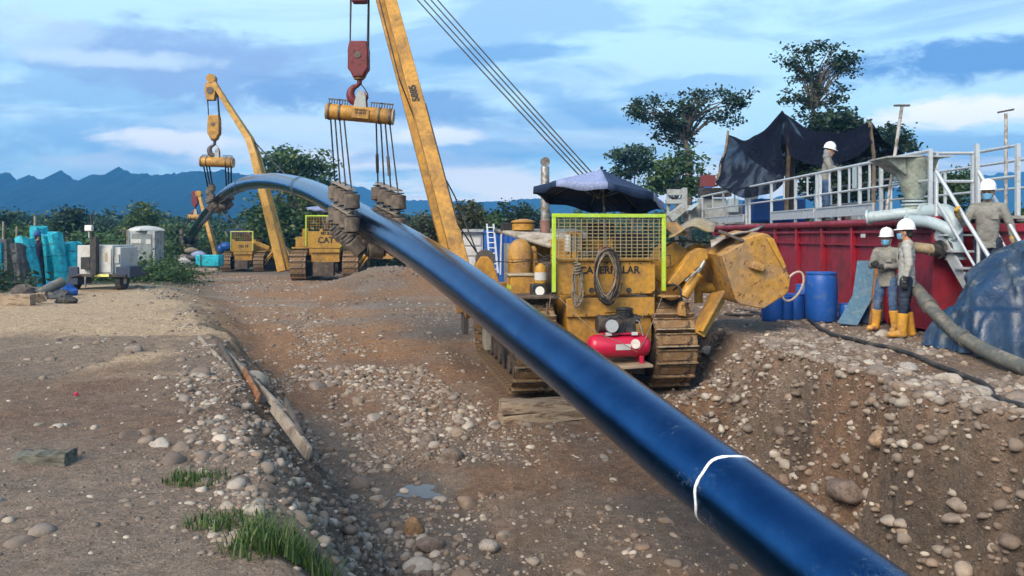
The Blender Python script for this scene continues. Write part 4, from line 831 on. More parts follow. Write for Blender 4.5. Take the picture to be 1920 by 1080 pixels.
# parasols
def parasol(base, top, rad_, drop, tiltx, tilty, label, mats, n=8, valance=.12, rot=0.2, pole_r=.02):
    base, top = Vector(base), Vector(top); r = empty('parasol', base, 0, label, 'parasol'); d = top - base
    m = MB(); m.tube([Vector((0, 0, 0)), d * .5, d], pole_r, 10); m.build('pole', m_steel, r)
    R = Matrix.Rotation(tiltx, 3, 'X') @ Matrix.Rotation(tilty, 3, 'Y')
    def P(a, s, k=0): 
        sagz = -drop * s - .05 * math.sin(math.pi * s) * abs(math.sin(a * n / 2 - rot * n / 2)); return d + R @ Vector((math.cos(a) * rad_ * s, math.sin(a) * rad_ * s, sagz + k))
    for k in range(n):
        a0, a1 = rot + 2 * math.pi * k / n, rot + 2 * math.pi * (k + 1) / n; m = MB(); G = []
        for i in range(7):
            s = i / 6; row = []
            for j in range(6):
                t = j / 5; a = a0 + (a1 - a0) * t; sc = s * (1 - .10 * math.sin(math.pi * t)); v = P(a, sc); v.z += -.03 * math.sin(math.pi * t) * s; row.append(v)
            G.append(row)
        e = [p.copy() + R @ Vector((.01 * math.cos(9 * q), 0, -valance * (1 + .2 * math.sin(5 * q + k)))) for q, p in enumerate(G[-1])]
        G.append(e); m.grid(G); m.build('canopy_panel', mats[k % len(mats)], r, solid=.006)
        m = MB(); m.tube([d + R @ Vector((0, 0, -.02)), P(a0, .5, -.015), P(a0, .98, -.01)], .008, 6); rb = m.build('rib', m_steel, r)
        m = MB(); m.tube([d * 1.0 + R @ Vector((0, 0, -.42 - drop * .2)), P(a0, .52, -.02)], .006, 6); m.build('strut', m_steel, rb)
    m = MB(); m.ball(d + R @ Vector((0, 0, .03)), .03); m.build('finial', m_navy, r); return r
pb = on1(1138, 470, 1.1); pt = on1(1128, 318, 1.0); parasol(pb, pt, 1.12, .44, rad(-7), rad(7), 'navy parasol with white panels over the near pipelayer seat', [m_navy, m_navy, m_navy, m_navy, m_navy, m_paleblue, m_navy, m_paleblue], rot=.02)
p2 = P2 + Vector((-.35, 2.0, 2.2)); parasol(p2, at(600, 386, 40), .62, .16, 0, rad(8), 'pale blue parasol above the gooseneck pipelayer', [m_paleblue], valance=.1)
p3 = P3 + Vector((.2, 2.5, 2.0)); parasol(p3, at(448, 428, 55.5), .78, .26, 0, rad(10), 'dark blue parasol over the farthest pipelayer', [m_navy], valance=.15)
o = empty('blue_bundle', at(424, 462, 53.5), 0, 'small blue tarpaulin bundle on the farthest pipelayer', 'bundle'); m = MB(); m.ball((0, 0, 0), (.45, .3, .3)); m.ball((-.35, 0, -.15), (.25, .25, .3)); m.build('tarpaulin_wrap', m_bluedrum, o)
# timbers below the left track
tA = on1(938, 800, -.55); 
def timber(name, a, b, w, h, label, mat, cat='timber', rnd=.008):
    a, b = Vector(a), Vector(b); L_ = (b - a).length; m = MB(); s, d, u = frame(b - a); P = []
    for i in range(9):
        t = i / 8; c = a.lerp(b, t) ; row = []
        for (i1, j1) in ((-1, -1), (0, -1.02), (1, -1), (1.02, 0), (1, 1), (0, 1.02), (-1, 1), (-1.02, 0)): row.append(c + s * (w / 2 * i1 + random.uniform(-rnd, rnd)) + u * (h / 2 * j1 + random.uniform(-rnd, rnd)))
        P.append(row)
    for i in range(8): m.add(P[i] + P[i + 1], [(k, (k + 1) % 8, 8 + (k + 1) % 8, 8 + k) for k in range(8)])
    m.add(P[0], [tuple(range(8))[::-1]]); m.add(P[-1], [tuple(range(8))]); c0 = (a + b) / 2; m.v = [tuple(Vector(p) - c0) for p in m.v]
    return tag(m.build(name, mat, bevel=.006, loc=c0), label, cat)
e1, e2 = on1(936, 790, -.25), on1(1092, 771, -.25); timber('timber_baulk', e1, e2, .34, .17, 'lower weathered timber baulk under the near left track', m_wood)
e1, e2 = on1(938, 763, -.22), on1(1085, 757, -.22); timber('timber_baulk', e1, e2, .32, .17, 'upper weathered timber baulk under the near left track', m_wood)
# ---------------------------------------------------------------- red mud tank on the right
TX, TY0, TY1, TZ = 6.75, 12.75, 27.0, 1.84
tank = empty('mud_tank', (TX + 1.2, 18, 0), 0, 'long red steel mud tank with ribbed side behind the workers', 'tank')
def T(p): return Vector(p) - Vector((TX + 1.2, 18, 0))
m = MB(); m.box(T((TX + 1.25, (TY0 + TY1) / 2, .93)), (2.4, TY1 - TY0 - .06, 1.74)); m.build('wall', m_red, tank)
for y in np.arange(TY0 + .06, TY1, 1.55):
    m = MB(); m.box(T((TX + .0, y, .90)), (.10, .07, 1.72)); m.build('rib', m_red, tank, bevel=.006)
m = MB(); m.cyl(T((TX - .02, TY0 - .03, TZ)), T((TX - .02, TY1, TZ)), .075, n=16); m.build('top_pipe_rail', m_red, tank)
m = MB(); m.box(T((TX + .02, (TY0 + TY1) / 2, TZ - .17)), (.08, TY1 - TY0, .05)); m.build('top_flange', m_red, tank, bevel=.005)
m = MB(); m.box(T((TX + .02, (TY0 + TY1) / 2, TZ - .42)), (.05, TY1 - TY0, .03)); m.build('waler', m_red, tank)
m = MB(); m.box(T((TX + 1.25, TY0 - .02, TZ - .12)), (2.5, .08, .10)); m.build('end_beam', m_red, tank); 
for x in (.35, .9, 1.5, 2.1): m = MB(); m.box(T((TX + x, TY0 - .0, .85)), (.06, .08, 1.6)); m.build('end_rib', m_red, tank)
m = MB(); m.box(T((TX + 1.35, (TY0 + TY1) / 2 + .3, TZ + .025)), (2.1, TY1 - TY0 - .8, .04)); m.build('deck_grating', M('deck_grating', (.20, .20, .19), .7, metal=.3, bump=.6, bscale=70), tank)
box_part(tank, 'white_tag', T(at(1624, 442, TX * FPX / (1624 - 960))) + Vector((-.06, 0, 0)), (.02, .16, .07), m_white, 0)
# railing along the edge of the deck
def RY(px, X=TX): return X * FPX / (px - 960)
rail = empty('walkway_railing', (TX, 18, TZ), 0, 'galvanised walkway railing along the top of the red tank', 'railing'); ro = Vector((TX, 18, TZ))
RX = TX + .02; yA, yB = RY(1740), RY(1316)
def zat(py, Y): return CZ - (py - HOR) / FPX * Y
zr_top = 2.98; zr_mid = 2.50; zr_toe = 2.20; zr_low = 1.99
posts = [1312, 1400, 1445, 1530, 1600, 1660, 1737]
for i in range(1):
    for nm, z, r_ in (('top_rail', zr_top, .032), ('middle_rail', zr_mid, .024)):
        segs = [(RY(1314), RY(1402)), (RY(1403), RY(1533)), (RY(1533), RY(1745))]
        for a, b in segs: wire(rail, nm, [Vector((RX, a - .02, z)) - ro, Vector((RX, b + .02, z)) - ro], r_, m_zinc, 10)
for px in (1316, 1355, 1398, 1404, 1445, 1490, 1530, 1536, 1572, 1610, 1650, 1700, 1742):
    y = RY(px); m = MB(); m.box(Vector((RX, y, (TZ + zr_top) / 2)) - ro, (.06, .045, zr_top - TZ)); m.build('post', m_zinc, rail)
for px in (1335, 1376, 1468, 1512, 1553, 1590, 1628, 1676):
    y = RY(px); m = MB(); m.box(Vector((RX + .005, y, (zr_mid + zr_top) / 2)) - ro, (.035, .03, zr_top - zr_mid)); m.build('baluster', m_zinc, rail)
for a, b in ((1318, 1396), (1446, 1528), (1532, 1640)):
    m = MB(); y0, y1 = RY(b), RY(a); m.box(Vector((RX - .03, (y0 + y1) / 2, (zr_low + zr_toe) / 2)) - ro, (.03, y1 - y0 - .05, zr_toe - zr_low)); m.build('toe_board', m_zinc, rail, bevel=.004)
    m = MB(); m.box(Vector((RX - .035, (y0 + y1) / 2, zr_toe)) - ro, (.06, y1 - y0 - .05, .03)); m.build('toe_lip', m_zinc, rail)
y = RY(1603); m = MB(); m.box(Vector((RX - .03, y, 2.74)) - ro, (.02, .16, .42)); m.build('name_board', m_greyblue, rail)
# far side railing
rail2 = empty('walkway_railing', (TX + 2.3, 18, TZ), 0, 'far railing on the back edge of the red tank', 'railing'); ro2 = Vector((TX + 2.3, 18, TZ))
for z in (2.95, 2.45): wire(rail2, 'rail', [Vector((TX + 2.3, 13.2, z)) - ro2, Vector((TX + 2.3, 24, z)) - ro2], .025, m_zinc, 8)
for y in np.arange(13.2, 24, 1.2): m = MB(); m.box(Vector((TX + 2.3, y, 2.4)) - ro2, (.045, .045, 1.1)); m.build('post', m_zinc, rail2)
# T-topped poles
def tpole(a, b, label, lean=0):
    a, b = Vector(a), Vector(b); r = empty('tee_pole', a, 0, label, 'pole'); m = MB(); m.tube([Vector((0, 0, 0)), b - a], .027, 12); m.build('shaft', M('peeling_white_pole', (.42, .41, .39), .6, col2=(.22, .19, .16), nscale=9, lo=.5, hi=.56, bump=.3), r)
    m = MB(); m.beam(b - a + Vector((-.13, 0, .02)), b - a + Vector((.13, 0, .02 + lean * .5)), .05, .03); m.build('crossbar', m_plate, r); m = MB(); m.cyl(Vector((0, 0, 0)), Vector((0, 0, .07)), .08); m.build('foot_flange', m_zinc, r); return r
tpole(at(1660, 412, 13.9) , at(1691, 200, 13.7), 'leaning T-topped pole beside the hopper'); tpole(at(1886, 440, 13.6), at(1886, 213, 13.6), 'upright T-topped pole at the right end of the platform', .1)
# hopper
hY = 13.6; hc = at(1714, 410, hY); ho = empty('mixing_hopper', hc, 0, 'grey conical mixing hopper on top of the red tank', 'hopper'); pxm = hY / FPX
m = MB(); m.lathe([(.10, .0), (.10, .13), (.14, .13), (.14, .17), (.17, .17), (.17, .21), (.11, .22), (.11, .33), (.14, .335), (.36, .98), (.37, 1.0)], n=30, caps=False); m.build('cone', M('hopper_grey_green', (.32, .36, .31), .5, col2=(.22, .23, .19), nscale=4, bump=.1), ho, solid=.012)
m = MB(); m.lathe([(.20, .22), (.20, .25)], n=24); m.build('neck_flange', m_greyblue, ho); m = MB(); m.lathe([(.19, .28), (.19, .31)], n=24); m.build('neck_flange', m_greyblue, ho)
for (x0, x1, nm) in ((-.62, .0, 'tray_rim'), (0, .45, 'tray_rim')): m = MB(); m.box(((x0 + x1) / 2, 0, 1.02), (x1 - x0 - .004, .75, .025), Matrix.Rotation(rad(-1.5), 3, 'Y')); m.build(nm, m_grey, ho)
m = MB(); m.add([(-.62, -.3, 1.0), (-.30, -.3, 1.0), (-.22, -.2, .72), (-.62, .3, 1.0), (-.30, .3, 1.0), (-.22, .2, .72)], [(0, 1, 2), (3, 5, 4), (0, 2, 5, 3), (1, 4, 5, 2), (0, 3, 4, 1)]); m.build('chute_side', M('hopper_grey_green', (.3, .3, .3)), ho)
wire(ho, 'side_valve', [(.1, -.02, .12), (.30, -.02, .12), (.33, -.02, .2)], .05, m_greyblue, 12)
# grey process pipes
def gpipe(pts, r, label):
    P = [at(*p) for p in pts]; o = empty('process_pipe', P[0], 0, label, 'pipe'); Q = []
    for i in range(len(P)):
        if 0 < i < len(P) - 1:
            a, b, c = P[i - 1], P[i], P[i + 1]; k = min(.28, (b - a).length * .45, (c - b).length * .45); p0 = b + (a - b).normalized() * k; p1 = b + (c - b).normalized() * k
            Q += [p0.lerp(b, t).lerp(b.lerp(p1, t), t) for t in (0, .2, .4, .6, .8, 1)]
        else: Q.append(P[i])
    m = MB(); m.tube([q - P[0] for q in Q], r, 18); m.build('pipe_run', m_greyblue, o)
    for p, d in ((Q[0], Q[1] - Q[0]), (Q[-1], Q[-1] - Q[-2])): m = MB(); m.lathe([(r * 1.35, -.02), (r * 1.35, .02)], p - P[0], d, 18); m.build('flange', m_greyblue, o)
    return o
gpipe([(1628, 408, 13.9), (1700, 400, 13.55), (1722, 399, 13.5)], .10, 'pale grey horizontal pipe on the tank rim left of the hopper')
gpipe([(1735, 398, 13.1), (1788, 393, 12.55), (1792, 485, 12.5)], .115, 'grey pipe bending down at the tank corner')
gpipe([(1708, 414, 13.2), (1745, 416, 12.75), (1778, 430, 12.5), (1794, 440, 12.45)], .095, 'lower grey curved pipe in front of the tank corner')
o = empty('valve_manifold', at(1762, 468, 12.55), 0, 'black valve with beige hose end on the tank wall', 'valve'); m = MB(); m.cyl((-.12, 0, 0), (.2, 0, 0), .11, n=16); m.cyl((-.02, 0, 0), (.02, 0, 0), .15, n=16); m.cyl((.1, 0, 0), (.13, 0, 0), .15, n=16); m.build('valve_body', m_rubber, o); m = MB(); m.tube([(-.12, 0, 0), (-.25, 0, .02), (-.45, .02, .04), (-.6, .05, .03)], .085, 14); m.build('hose_end', M('beige_hose', (.33, .25, .15), .8, bump=.5), o)
wire(o, 'clamp', [(-.18, .09 * math.cos(a * .7), .09 * math.sin(a * .7)) for a in range(10)], .012, m_rope)
# stair and end platform
st = empty('tank_stair', (7.2, 12.3, 0), 0, 'galvanised stair with sloping handrails at the end of the red tank', 'stair'); so = Vector((7.2, 12.3, 0))
for i, ((ax, ay), (bx, by)) in enumerate((((1756, 322), (1838, 455)), ((1835, 322), (1922, 470)))):
    A, B = at(ax, ay, 12.75), at(bx, by, 11.75); B2 = B + (B - A) * .55; wire(st, 'handrail', [A - so, B2 - so], .03, m_zinc, 10)
    wire(st, 'newel_post', [A - so, Vector((A.x, A.y, TZ)) - so], .03, m_zinc, 8); C = A.lerp(B2, .62); wire(st, 'newel_post', [C - so, C + Vector((0, 0, -.95)) - so], .025, m_zinc, 8)
    A3, B3 = A + Vector((0, 0, -.95)), B2 + Vector((0, 0, -.95)); m = MB(); m.beam(A3 - so, B3 - so, .04, .18); m.build('stringer', m_zinc, st); wire(st, 'lower_rail', [A + Vector((0, -.05, -.5)) - so, B2 + Vector((0, 0, -.5)) - so], .02, m_zinc, 8)
for k in range(7):
    t = (k + .5) / 7; m = MB(); m.box(Vector((7.05 + .08 * t, 12.65 - 1.45 * t, TZ - .1 - 1.75 * t)) - so, (.72, .2, .03)); m.build('tread', m_zinc, st)
pf = empty('stair_platform', (7.7, 13.4, TZ), 0, 'railed platform at the head of the tank stair', 'platform'); po = Vector((7.7, 13.4, TZ))
xs_ = (at(1815, 300, 13.2).x, at(1890, 300, 13.2).x); 
for x in xs_: 
    for y in (12.95, 14.2): m = MB(); m.box(Vector((x, y, TZ + .62)) - po, (.06, .06, 1.25)); m.build('post', m_zinc, pf)
for z in (1.22, .72):
    wire(pf, 'rail', [Vector((xs_[0], 14.2, TZ + z)) - po, Vector((xs_[1], 14.2, TZ + z)) - po], .028, m_zinc, 8); wire(pf, 'rail', [Vector((xs_[1], 12.95, TZ + z)) - po, Vector((xs_[1], 14.2, TZ + z)) - po], .028, m_zinc, 8); wire(pf, 'rail', [Vector((at(1737, 0, 13.8).x, 13.9, TZ + z)) - po, Vector((xs_[0], 14.2, TZ + z)) - po], .026, m_zinc, 8)
m = MB(); m.box(Vector((7.6, 13.5, TZ + .06)) - po, (1.6, 1.4, .05)); m.build('floor_plate', m_grey, pf)
# shade net over the tank
def net_mat():
    m = bpy.data.materials.new('black_shade_net'); m.use_nodes = True; nt = m.node_tree; L = nt.links.new; b = nt.nodes['Principled BSDF']; b.inputs['Base Color'].default_value = (.004, .006, .015, 1); b.inputs['Roughness'].default_value = .9; b.inputs['Specular IOR Level'].default_value = .1
    tc = N(nt, 'ShaderNodeTexCoord'); n = N(nt, 'ShaderNodeTexNoise'); L(tc.outputs['Object'], n.inputs['Vector']); n.inputs['Scale'].default_value = 2.2; n.inputs['Detail'].default_value = 4
    r = ramp(nt, [(.42, .99), (.66, .84)]); L(n.outputs[0], r.inputs[0]); t = N(nt, 'ShaderNodeBsdfTransparent'); mx = N(nt, 'ShaderNodeMixShader'); L(r.outputs[0], mx.inputs[0]); L(t.outputs[0], mx.inputs[1]); L(b.outputs[0], mx.inputs[2]); L(mx.outputs[0], nt.nodes['Material Output'].inputs[0]); return m
m_net = net_mat()
nb = Vector((8.3, 21.5, TZ)); net = empty('shade_net', nb, 0, 'black shade net strung between crooked poles above the tank', 'shade net')
A, B, C = at(1366, 252, 26.0), at(1465, 208, 22.0), at(1631, 228, 19.2)          # peaks seen in the picture
D, E, F = at(1340, 340, 25.0), at(1470, 345, 20.6), at(1633, 268, 18.6)
Ab, Bb, Cb = A + Vector((1.6, 1.6, -.9)), B + Vector((1.9, 1.9, -1.0)), C + Vector((1.7, 1.7, -.6))
def cloth(rows, name, sagv, nu=16, nv=14):
    m = MB(); G = []
    for i in range(nu):
        u = i / (nu - 1); row = []
        for j in range(nv):
            v = j / (nv - 1); p = rows[0].lerp(rows[1], u).lerp(rows[2].lerp(rows[3], u), v)
            s = 4 * u * (1 - u); p = p + Vector((.05 * math.sin(7 * u + 9 * v), .05 * math.cos(8 * v + 5 * u), -sagv * s - .25 * sagv * math.sin(math.pi * v) + .03 * math.sin(15 * u + 4 * v))); row.append(p - nb)
        G.append(row)
    m.grid(G); return m.build(name, m_net, net)
cloth((A, B, D, E), 'net_panel', .42); cloth((A, B, Ab, Bb), 'net_panel', .45); cloth((B, C, Bb, Cb), 'net_panel', .45); cloth((B, C, at(1478, 288, 21.0), at(1634, 270, 18.4)), 'net_panel', .42, 16, 9)
m_pole = M('bare_wood_pole', (.20, .15, .11), .85, col2=(.10, .08, .06), bump=.5)
for p, b_, r_ in ((A + Vector((-.03, -.05, .1)), at(1343, 348, 25.0), .05), (B + Vector((.15, .0, -.3)), at(1474, 405, 21.6), .06), (C, Vector((C.x + .1, C.y, TZ)), .05), (Cb, Vector((Cb.x, Cb.y, TZ)), .05)):
    d = Vector(b_) - p; m = MB(); m.tube([p - nb, p + d * .35 + Vector((.06, 0, 0)) - nb, p + d * .7 + Vector((.02, 0, 0)) - nb, p + d - nb], [r_ * .8, r_ * .9, r_, r_ * 1.05], 10); m.build('pole', m_pole, net)
m = MB(); m.cyl(at(1481, 250, 22.4) - nb, at(1481, 405, 22.4) - nb, .13, n=12); m.build('dark_mast', m_black, net)
# shale shaker gear at the far end of the tank
sh = empty('shale_shaker', (7.1, 28.5, 1.2), 0, 'grey shaker machinery at the far end of the tank', 'machinery'); sv = Vector((7.1, 28.5, 1.2))
def shp(name, px0, py0, px1, py1, Y, dp, mat): a, b = at(px0, py1, Y), at(px1, py0, Y); return box_part(sh, name, Vector(((a.x + b.x) / 2, Y + dp / 2, (a.z + b.z) / 2)) - sv, (b.x - a.x, dp, b.z - a.z), mat, .01)
shp('side_case', 1318, 372, 1362, 425, 28.6, 1.0, m_grey); shp('side_case', 1364, 385, 1398, 420, 28.2, .8, m_grey); shp('control_box', 1368, 372, 1385, 398, 27.8, .3, m_greyblue); shp('upright', 1402, 350, 1422, 425, 27.0, .4, m_grey); shp('vibrator_bed', 1318, 352, 1372, 368, 28.4, .8, m_black)
shp('upright', 1280, 352, 1289, 416, 29.5, .2, m_grey); shp('cross_beam', 1253, 355, 1289, 366, 29.6, .3, m_grey); shp('cross_beam', 1250, 374, 1285, 382, 29.6, .3, m_grey); shp('upright', 1251, 365, 1257, 418, 29.8, .15, m_grey); shp('red_guard', 1318, 328, 1342, 350, 28.9, .5, M('dull_red', (.16, .03, .03), .7)); shp('motor', 1322, 350, 1335, 372, 28.7, .4, m_bluedrum); shp('screen_case', 1292, 385, 1316, 418, 29.2, .8, m_grey)
beam_part(sh, 'sloping_chute', at(1255, 410, 29.3) - sv, at(1282, 388, 29.3) - sv, .4, .3, m_grey); beam_part(sh, 'roof_plate', at(1290, 395, 28.8) - sv, at(1306, 382, 28.8) - sv, .8, .05, m_greyblue)
tag(box_part(None, 'deck_tarpaulin', at(1450, 396, 24.5), (1.6, 1.2, .7), m_bluedrum, .08), 'blue covered load on the tank deck behind the railing', 'covered load')
tag(box_part(None, 'red_case', at(1582, 400, 16.9), (.26, .3, .36), m_red, .01), 'small red case on the tank deck beside the writing worker', 'case'); tag(box_part(None, 'grey_case', at(1603, 400, 16.6), (.3, .3, .32), m_grey, .01), 'small grey case on the tank deck', 'case')
# ---------------------------------------------------------------- barrels, boards, tarpaulin in front of the tank
def barrel(x, y, r, h, label, mat=m_bluedrum, group=None):
    z = hz(x, y) - .01; o = empty('plastic_barrel', (x, y, z), 0, label, 'barrel', group); m = MB()
    m.lathe([(r * .84, 0), (r * .92, .015), (r * .97, .06), (r, h * .25), (r * 1.01, h * .5), (r, h * .75), (r * .97, h * .9), (r * .92, h * .94), (r * .92, h * .955), (r * .97, h * .96), (r * .97, h * .985), (r * .93, h)], n=34); m.build('drum_shell', mat, o)
    m = MB(); m.lathe([(r * .9, h * .99), (r * .9, h * .992)], n=30); m.build('lid', mat, o); m = MB(); m.cyl((r * .5, 0, h * .985), (r * .5, 0, h * 1.015), r * .12); m.build('bung', mat, o); return o
def gy(px, z=0): pass
b0 = on(1551, 604, .02); barrel(b0.x, b0.y + .28, .285, .92, 'big blue plastic barrel standing left of the leaning blue boards')
for px, Y, r_, h_, lb in ((1507, 16.4, .16, .62, 'slim blue barrel right behind the big barrel'), (1490, 15.4, .19, .5, 'short blue canister left of the big barrel'), (1470, 15.3, .17, .46, 'short blue canister below the pale hoop'), (1448, 15.2, .2, .5, 'short blue canister behind the counterweight'), (1588, 15.0, .15, .34, 'small blue canister between big barrel and boards')):
    barrel((px - 960) / FPX * Y, Y, r_, h_, lb)
hc_ = at(1487, 537, 14.9); o = empty('hoop', hc_, 0, 'pale oval hose hoop hanging beside the counterweight', 'hoop'); m = MB(); m.tube([Vector((.17 * math.cos(a) - .08 * math.sin(a) * 0 + .10 * math.sin(a), 0, .27 * math.sin(a))) for a in np.linspace(0, 2 * math.pi, 28, endpoint=False)], .022, 8, closed=True); m.build('hoop_ring', M('pale_pink_hose', (.50, .38, .33), .6, bump=.2), o)
def board(name, a, b, w, t, label, mat, up):
    a, b = Vector(a), Vector(b); c = (a + b) / 2; m = MB(); m.beam(a - c, b - c, w, t, up=up); return tag(m.build(name, mat, bevel=.006, loc=c), label, 'board')
l0, l1 = on(1601, 612, .0), at(1668, 494, 14.4); u0 = at(1622, 548, 14.6); u1 = at(1643, 492, 15.2)
def quad_board(name, P, th, label, mat):
    c = sum(P, Vector()) / 4; nrm = (P[1] - P[0]).cross(P[3] - P[0]).normalized() * th; m = MB(); m.add([p - c for p in P] + [p - c + nrm for p in P], [(0, 1, 2, 3), (7, 6, 5, 4), (0, 4, 5, 1), (1, 5, 6, 2), (2, 6, 7, 3), (3, 7, 4, 0)]); return tag(m.build(name, mat, bevel=.006, loc=c), label, 'board')
yb = on(1600, 611, .0).y
quad_board('leaning_board', [at(1569, 608, yb), at(1607, 612, yb - .05), at(1635, 560, yb + .30), at(1597, 556, yb + .35)], .04, 'lower faded blue board sloping against the tank', m_bluepanel)
quad_board('leaning_board', [at(1592, 596, yb + .35), at(1627, 600, yb + .32), at(1649, 490, yb + .8), at(1607, 490, yb + .85)], .04, 'upper faded blue board standing behind the lower board', m_bluepanel)
quad_board('leaning_board', [at(1612, 606, yb + .25), at(1640, 608, yb + .2), at(1660, 520, yb + .75), at(1640, 520, yb + .78)], .03, 'dark blue board edge between blue boards and brown plank', M('dark_blue_board', (.015, .035, .09), .7))
board('plank', at(1636, 612, yb + .1), at(1648, 500, yb + .7), .07, .14, 'brown wooden plank leaning beside the workers', m_plankbrown, (1, 0, 0))
board('dark_plank', at(1650, 604, yb + .3), at(1653, 510, yb + .8), .05, .10, 'black narrow plank leaning behind the brown plank', m_black, (1, 0, 0))
# black hoses on the ground behind the machine
def ground_hose(name, pts, r, label, mat, lift=0):
    P = []
    for i in range(len(pts) - 1):
        for k in range(6):
            t = k / 6; p = Vector(pts[i]).lerp(Vector(pts[i + 1]), t); P.append(p)
    P.append(Vector(pts[-1])); P = [Vector((p.x, p.y, hz(p.x, p.y) + r * .9 + lift + (p.z if len(p) > 2 else 0))) for p in P]
    for _ in range(3): P = [P[0]] + [(P[i - 1] + P[i] * 2 + P[i + 1]) / 4 for i in range(1, len(P) - 1)] + [P[-1]]
    o = empty(name, P[0], 0, label, 'hose' if 'hose' in name else 'cable'); m = MB(); m.tube([p - P[0] for p in P], r, 10); m.build('outer_sheath', mat, o); return o
def g(px, py, z=0): v = on(px, py, z); return Vector((v.x, v.y, 0))
for i, pts in enumerate(([(1360, 588), (1420, 592), (1480, 594), (1525, 592)], [(1380, 580), (1440, 590), (1500, 598), (1520, 600)], [(1440, 575), (1450, 594), (1475, 596), (1520, 588)])):
    ground_hose('black_hose', [g(*p) for p in pts], .03, ['black hose lying straight behind the counterweight', 'black hose curving towards the big barrel', 'black hose looping below the blue canisters'][i], m_rubber)
ground_hose('power_cable', [g(*p) for p in [(1518, 604), (1532, 616), (1548, 632), (1580, 645), (1625, 657), (1665, 664), (1720, 678), (1780, 697), (1830, 716), (1856, 733), (1862, 750), (1880, 768), (1930, 790)]], .028, 'black cable snaking over the right bank', m_rubber, .02)
# thick grey suction hose sloping past the tarpaulin
hp = [at(1690, 520, 12.9), at(1722, 545, 12.3), at(1745, 578, 11.7), at(1790, 622, 10.9), at(1850, 660, 10.1), at(1930, 700, 9.3), at(2010, 735, 8.6)]
for i, p in enumerate(hp): p.z = max(p.z, hz(p.x, p.y) + .09)
o = empty('suction_hose', hp[-2], 0, 'thick grey suction hose running down past the blue tarpaulin', 'hose'); Q = []
for i in range(len(hp) - 1): Q += [hp[i].lerp(hp[i + 1], t) - hp[-2] for t in (0, .25, .5, .75)]
for _ in range(2): Q = [Q[0]] + [(Q[i - 1] + Q[i] * 2 + Q[i + 1]) / 4 for i in range(1, len(Q) - 1)] + [Q[-1]]
m = MB(); m.tube(Q, .095, 18); m.build('hose_wall', m_hosegrey, o)
for i in (7, 13): m = MB(); m.lathe([(.112, -.12), (.115, .12)], Q[i], Q[i + 1] - Q[i], 18); m.build('coupling', m_hosegrey, o)
# big tarpaulin heap
def tarp_heap():
    c = Vector((7.52, 11.05, 0)); nth, nr = 240, 100; V = []; rx, ry, H = 1.56, 1.0, 1.64
    A2, S2 = np.meshgrid(2 * np.pi * np.arange(nth) / nth, np.arange(nr) / (nr - 1)); XX, YY = np.cos(A2) * S2 * rx, np.sin(A2) * S2 * ry; SS = sstep(.4, .95, np.arange(nr) / (nr - 1))
    RG = (.5 - np.abs(fbm(XX * 1.0 + 3, YY * 1.0 + S2 * 1.4, 7, 3, .5) - .5) * 6) * .15 + (.5 - np.abs(fbm(XX * 4 + 9, YY * 4 + S2 * 2, 17, 3, .5) - .5) * 6) * .045; HH = hgt(c.x + XX, c.y + YY)
    m = MB(); G = []
    for j in range(nr):
        s = j / (nr - 1); row = []
        for i in range(nth + 1):
            a = 2 * math.pi * (i % nth) / nth; e = (abs(math.cos(a)) ** 2.6 + abs(math.sin(a)) ** 2.6) ** (-1 / 2.6)
            rr = s * e; x, y = rr * rx * math.cos(a), rr * ry * math.sin(a)
            prof = (1 - s ** 3.2) ** .62 if s < 1 else 0
            top = 1 + .10 * math.sin(2.1 * x + .6) - .12 * max(0, -x - .5) - .06 * y
            z = H * prof * top
            fold = (abs(math.sin(a * 7.5 + 2.5 * math.sin(2 * a) + 1.3 * s)) ** .6 - .6) * .05 * float(SS[j]) + float(RG[j, i % nth])
            k = 1 + fold * .8; spread = 1 + .08 * max(0, s - .88) / .12
            row.append(Vector((x * k * spread, y * k * spread, max(.015, z + fold * .35 * (1 - s)))) + Vector((0, 0, float(HH[j, i % nth]) if s > .9 else 0)))
        G.append(row)
    m.grid(G); o = m.build('tarpaulin_heap', m_tarpblue, loc=c, angle=180); return tag(o, 'big heap under a crumpled blue-black tarpaulin at the right edge', 'tarpaulin')
th = tarp_heap()
def crumple(c, rx, ry, H, seed, label, mat):
    m = MB(); G = []
    for j in range(14):
        s = j / 13; row = []
        for i in range(37):
            a = 2 * math.pi * (i % 36) / 36; n_ = vnoise(np.array([math.cos(a) * 2 * (1 + s) + seed]), np.array([math.sin(a) * 2 * (1 + s) + s * 4]), seed)[0]
            row.append(Vector((math.cos(a) * rx * s * (.7 + .6 * n_), math.sin(a) * ry * s * (.7 + .6 * n_), max(.01, H * (1 - s ** 2) * (.5 + n_)))))
        G.append(row)
    m.grid(G); return tag(m.build('plastic_sheet', mat, loc=c, angle=60), label, 'plastic sheet')
for (px, py, rx, ry, H, sd, lb) in ((1745, 600, .55, .4, .5, 3, 'black plastic gathered at the left foot of the tarpaulin'), (1890, 640, .5, .4, .42, 5, 'black plastic bag crumpled at the right foot of the tarpaulin'), (1800, 645, .8, .45, .07, 8, 'flat black plastic sheet spread below the grey hose')):
    v = on(px, py, .0); crumple(Vector((v.x, v.y, hz(v.x, v.y))), rx, ry, H, sd, lb, m_tarpblack)
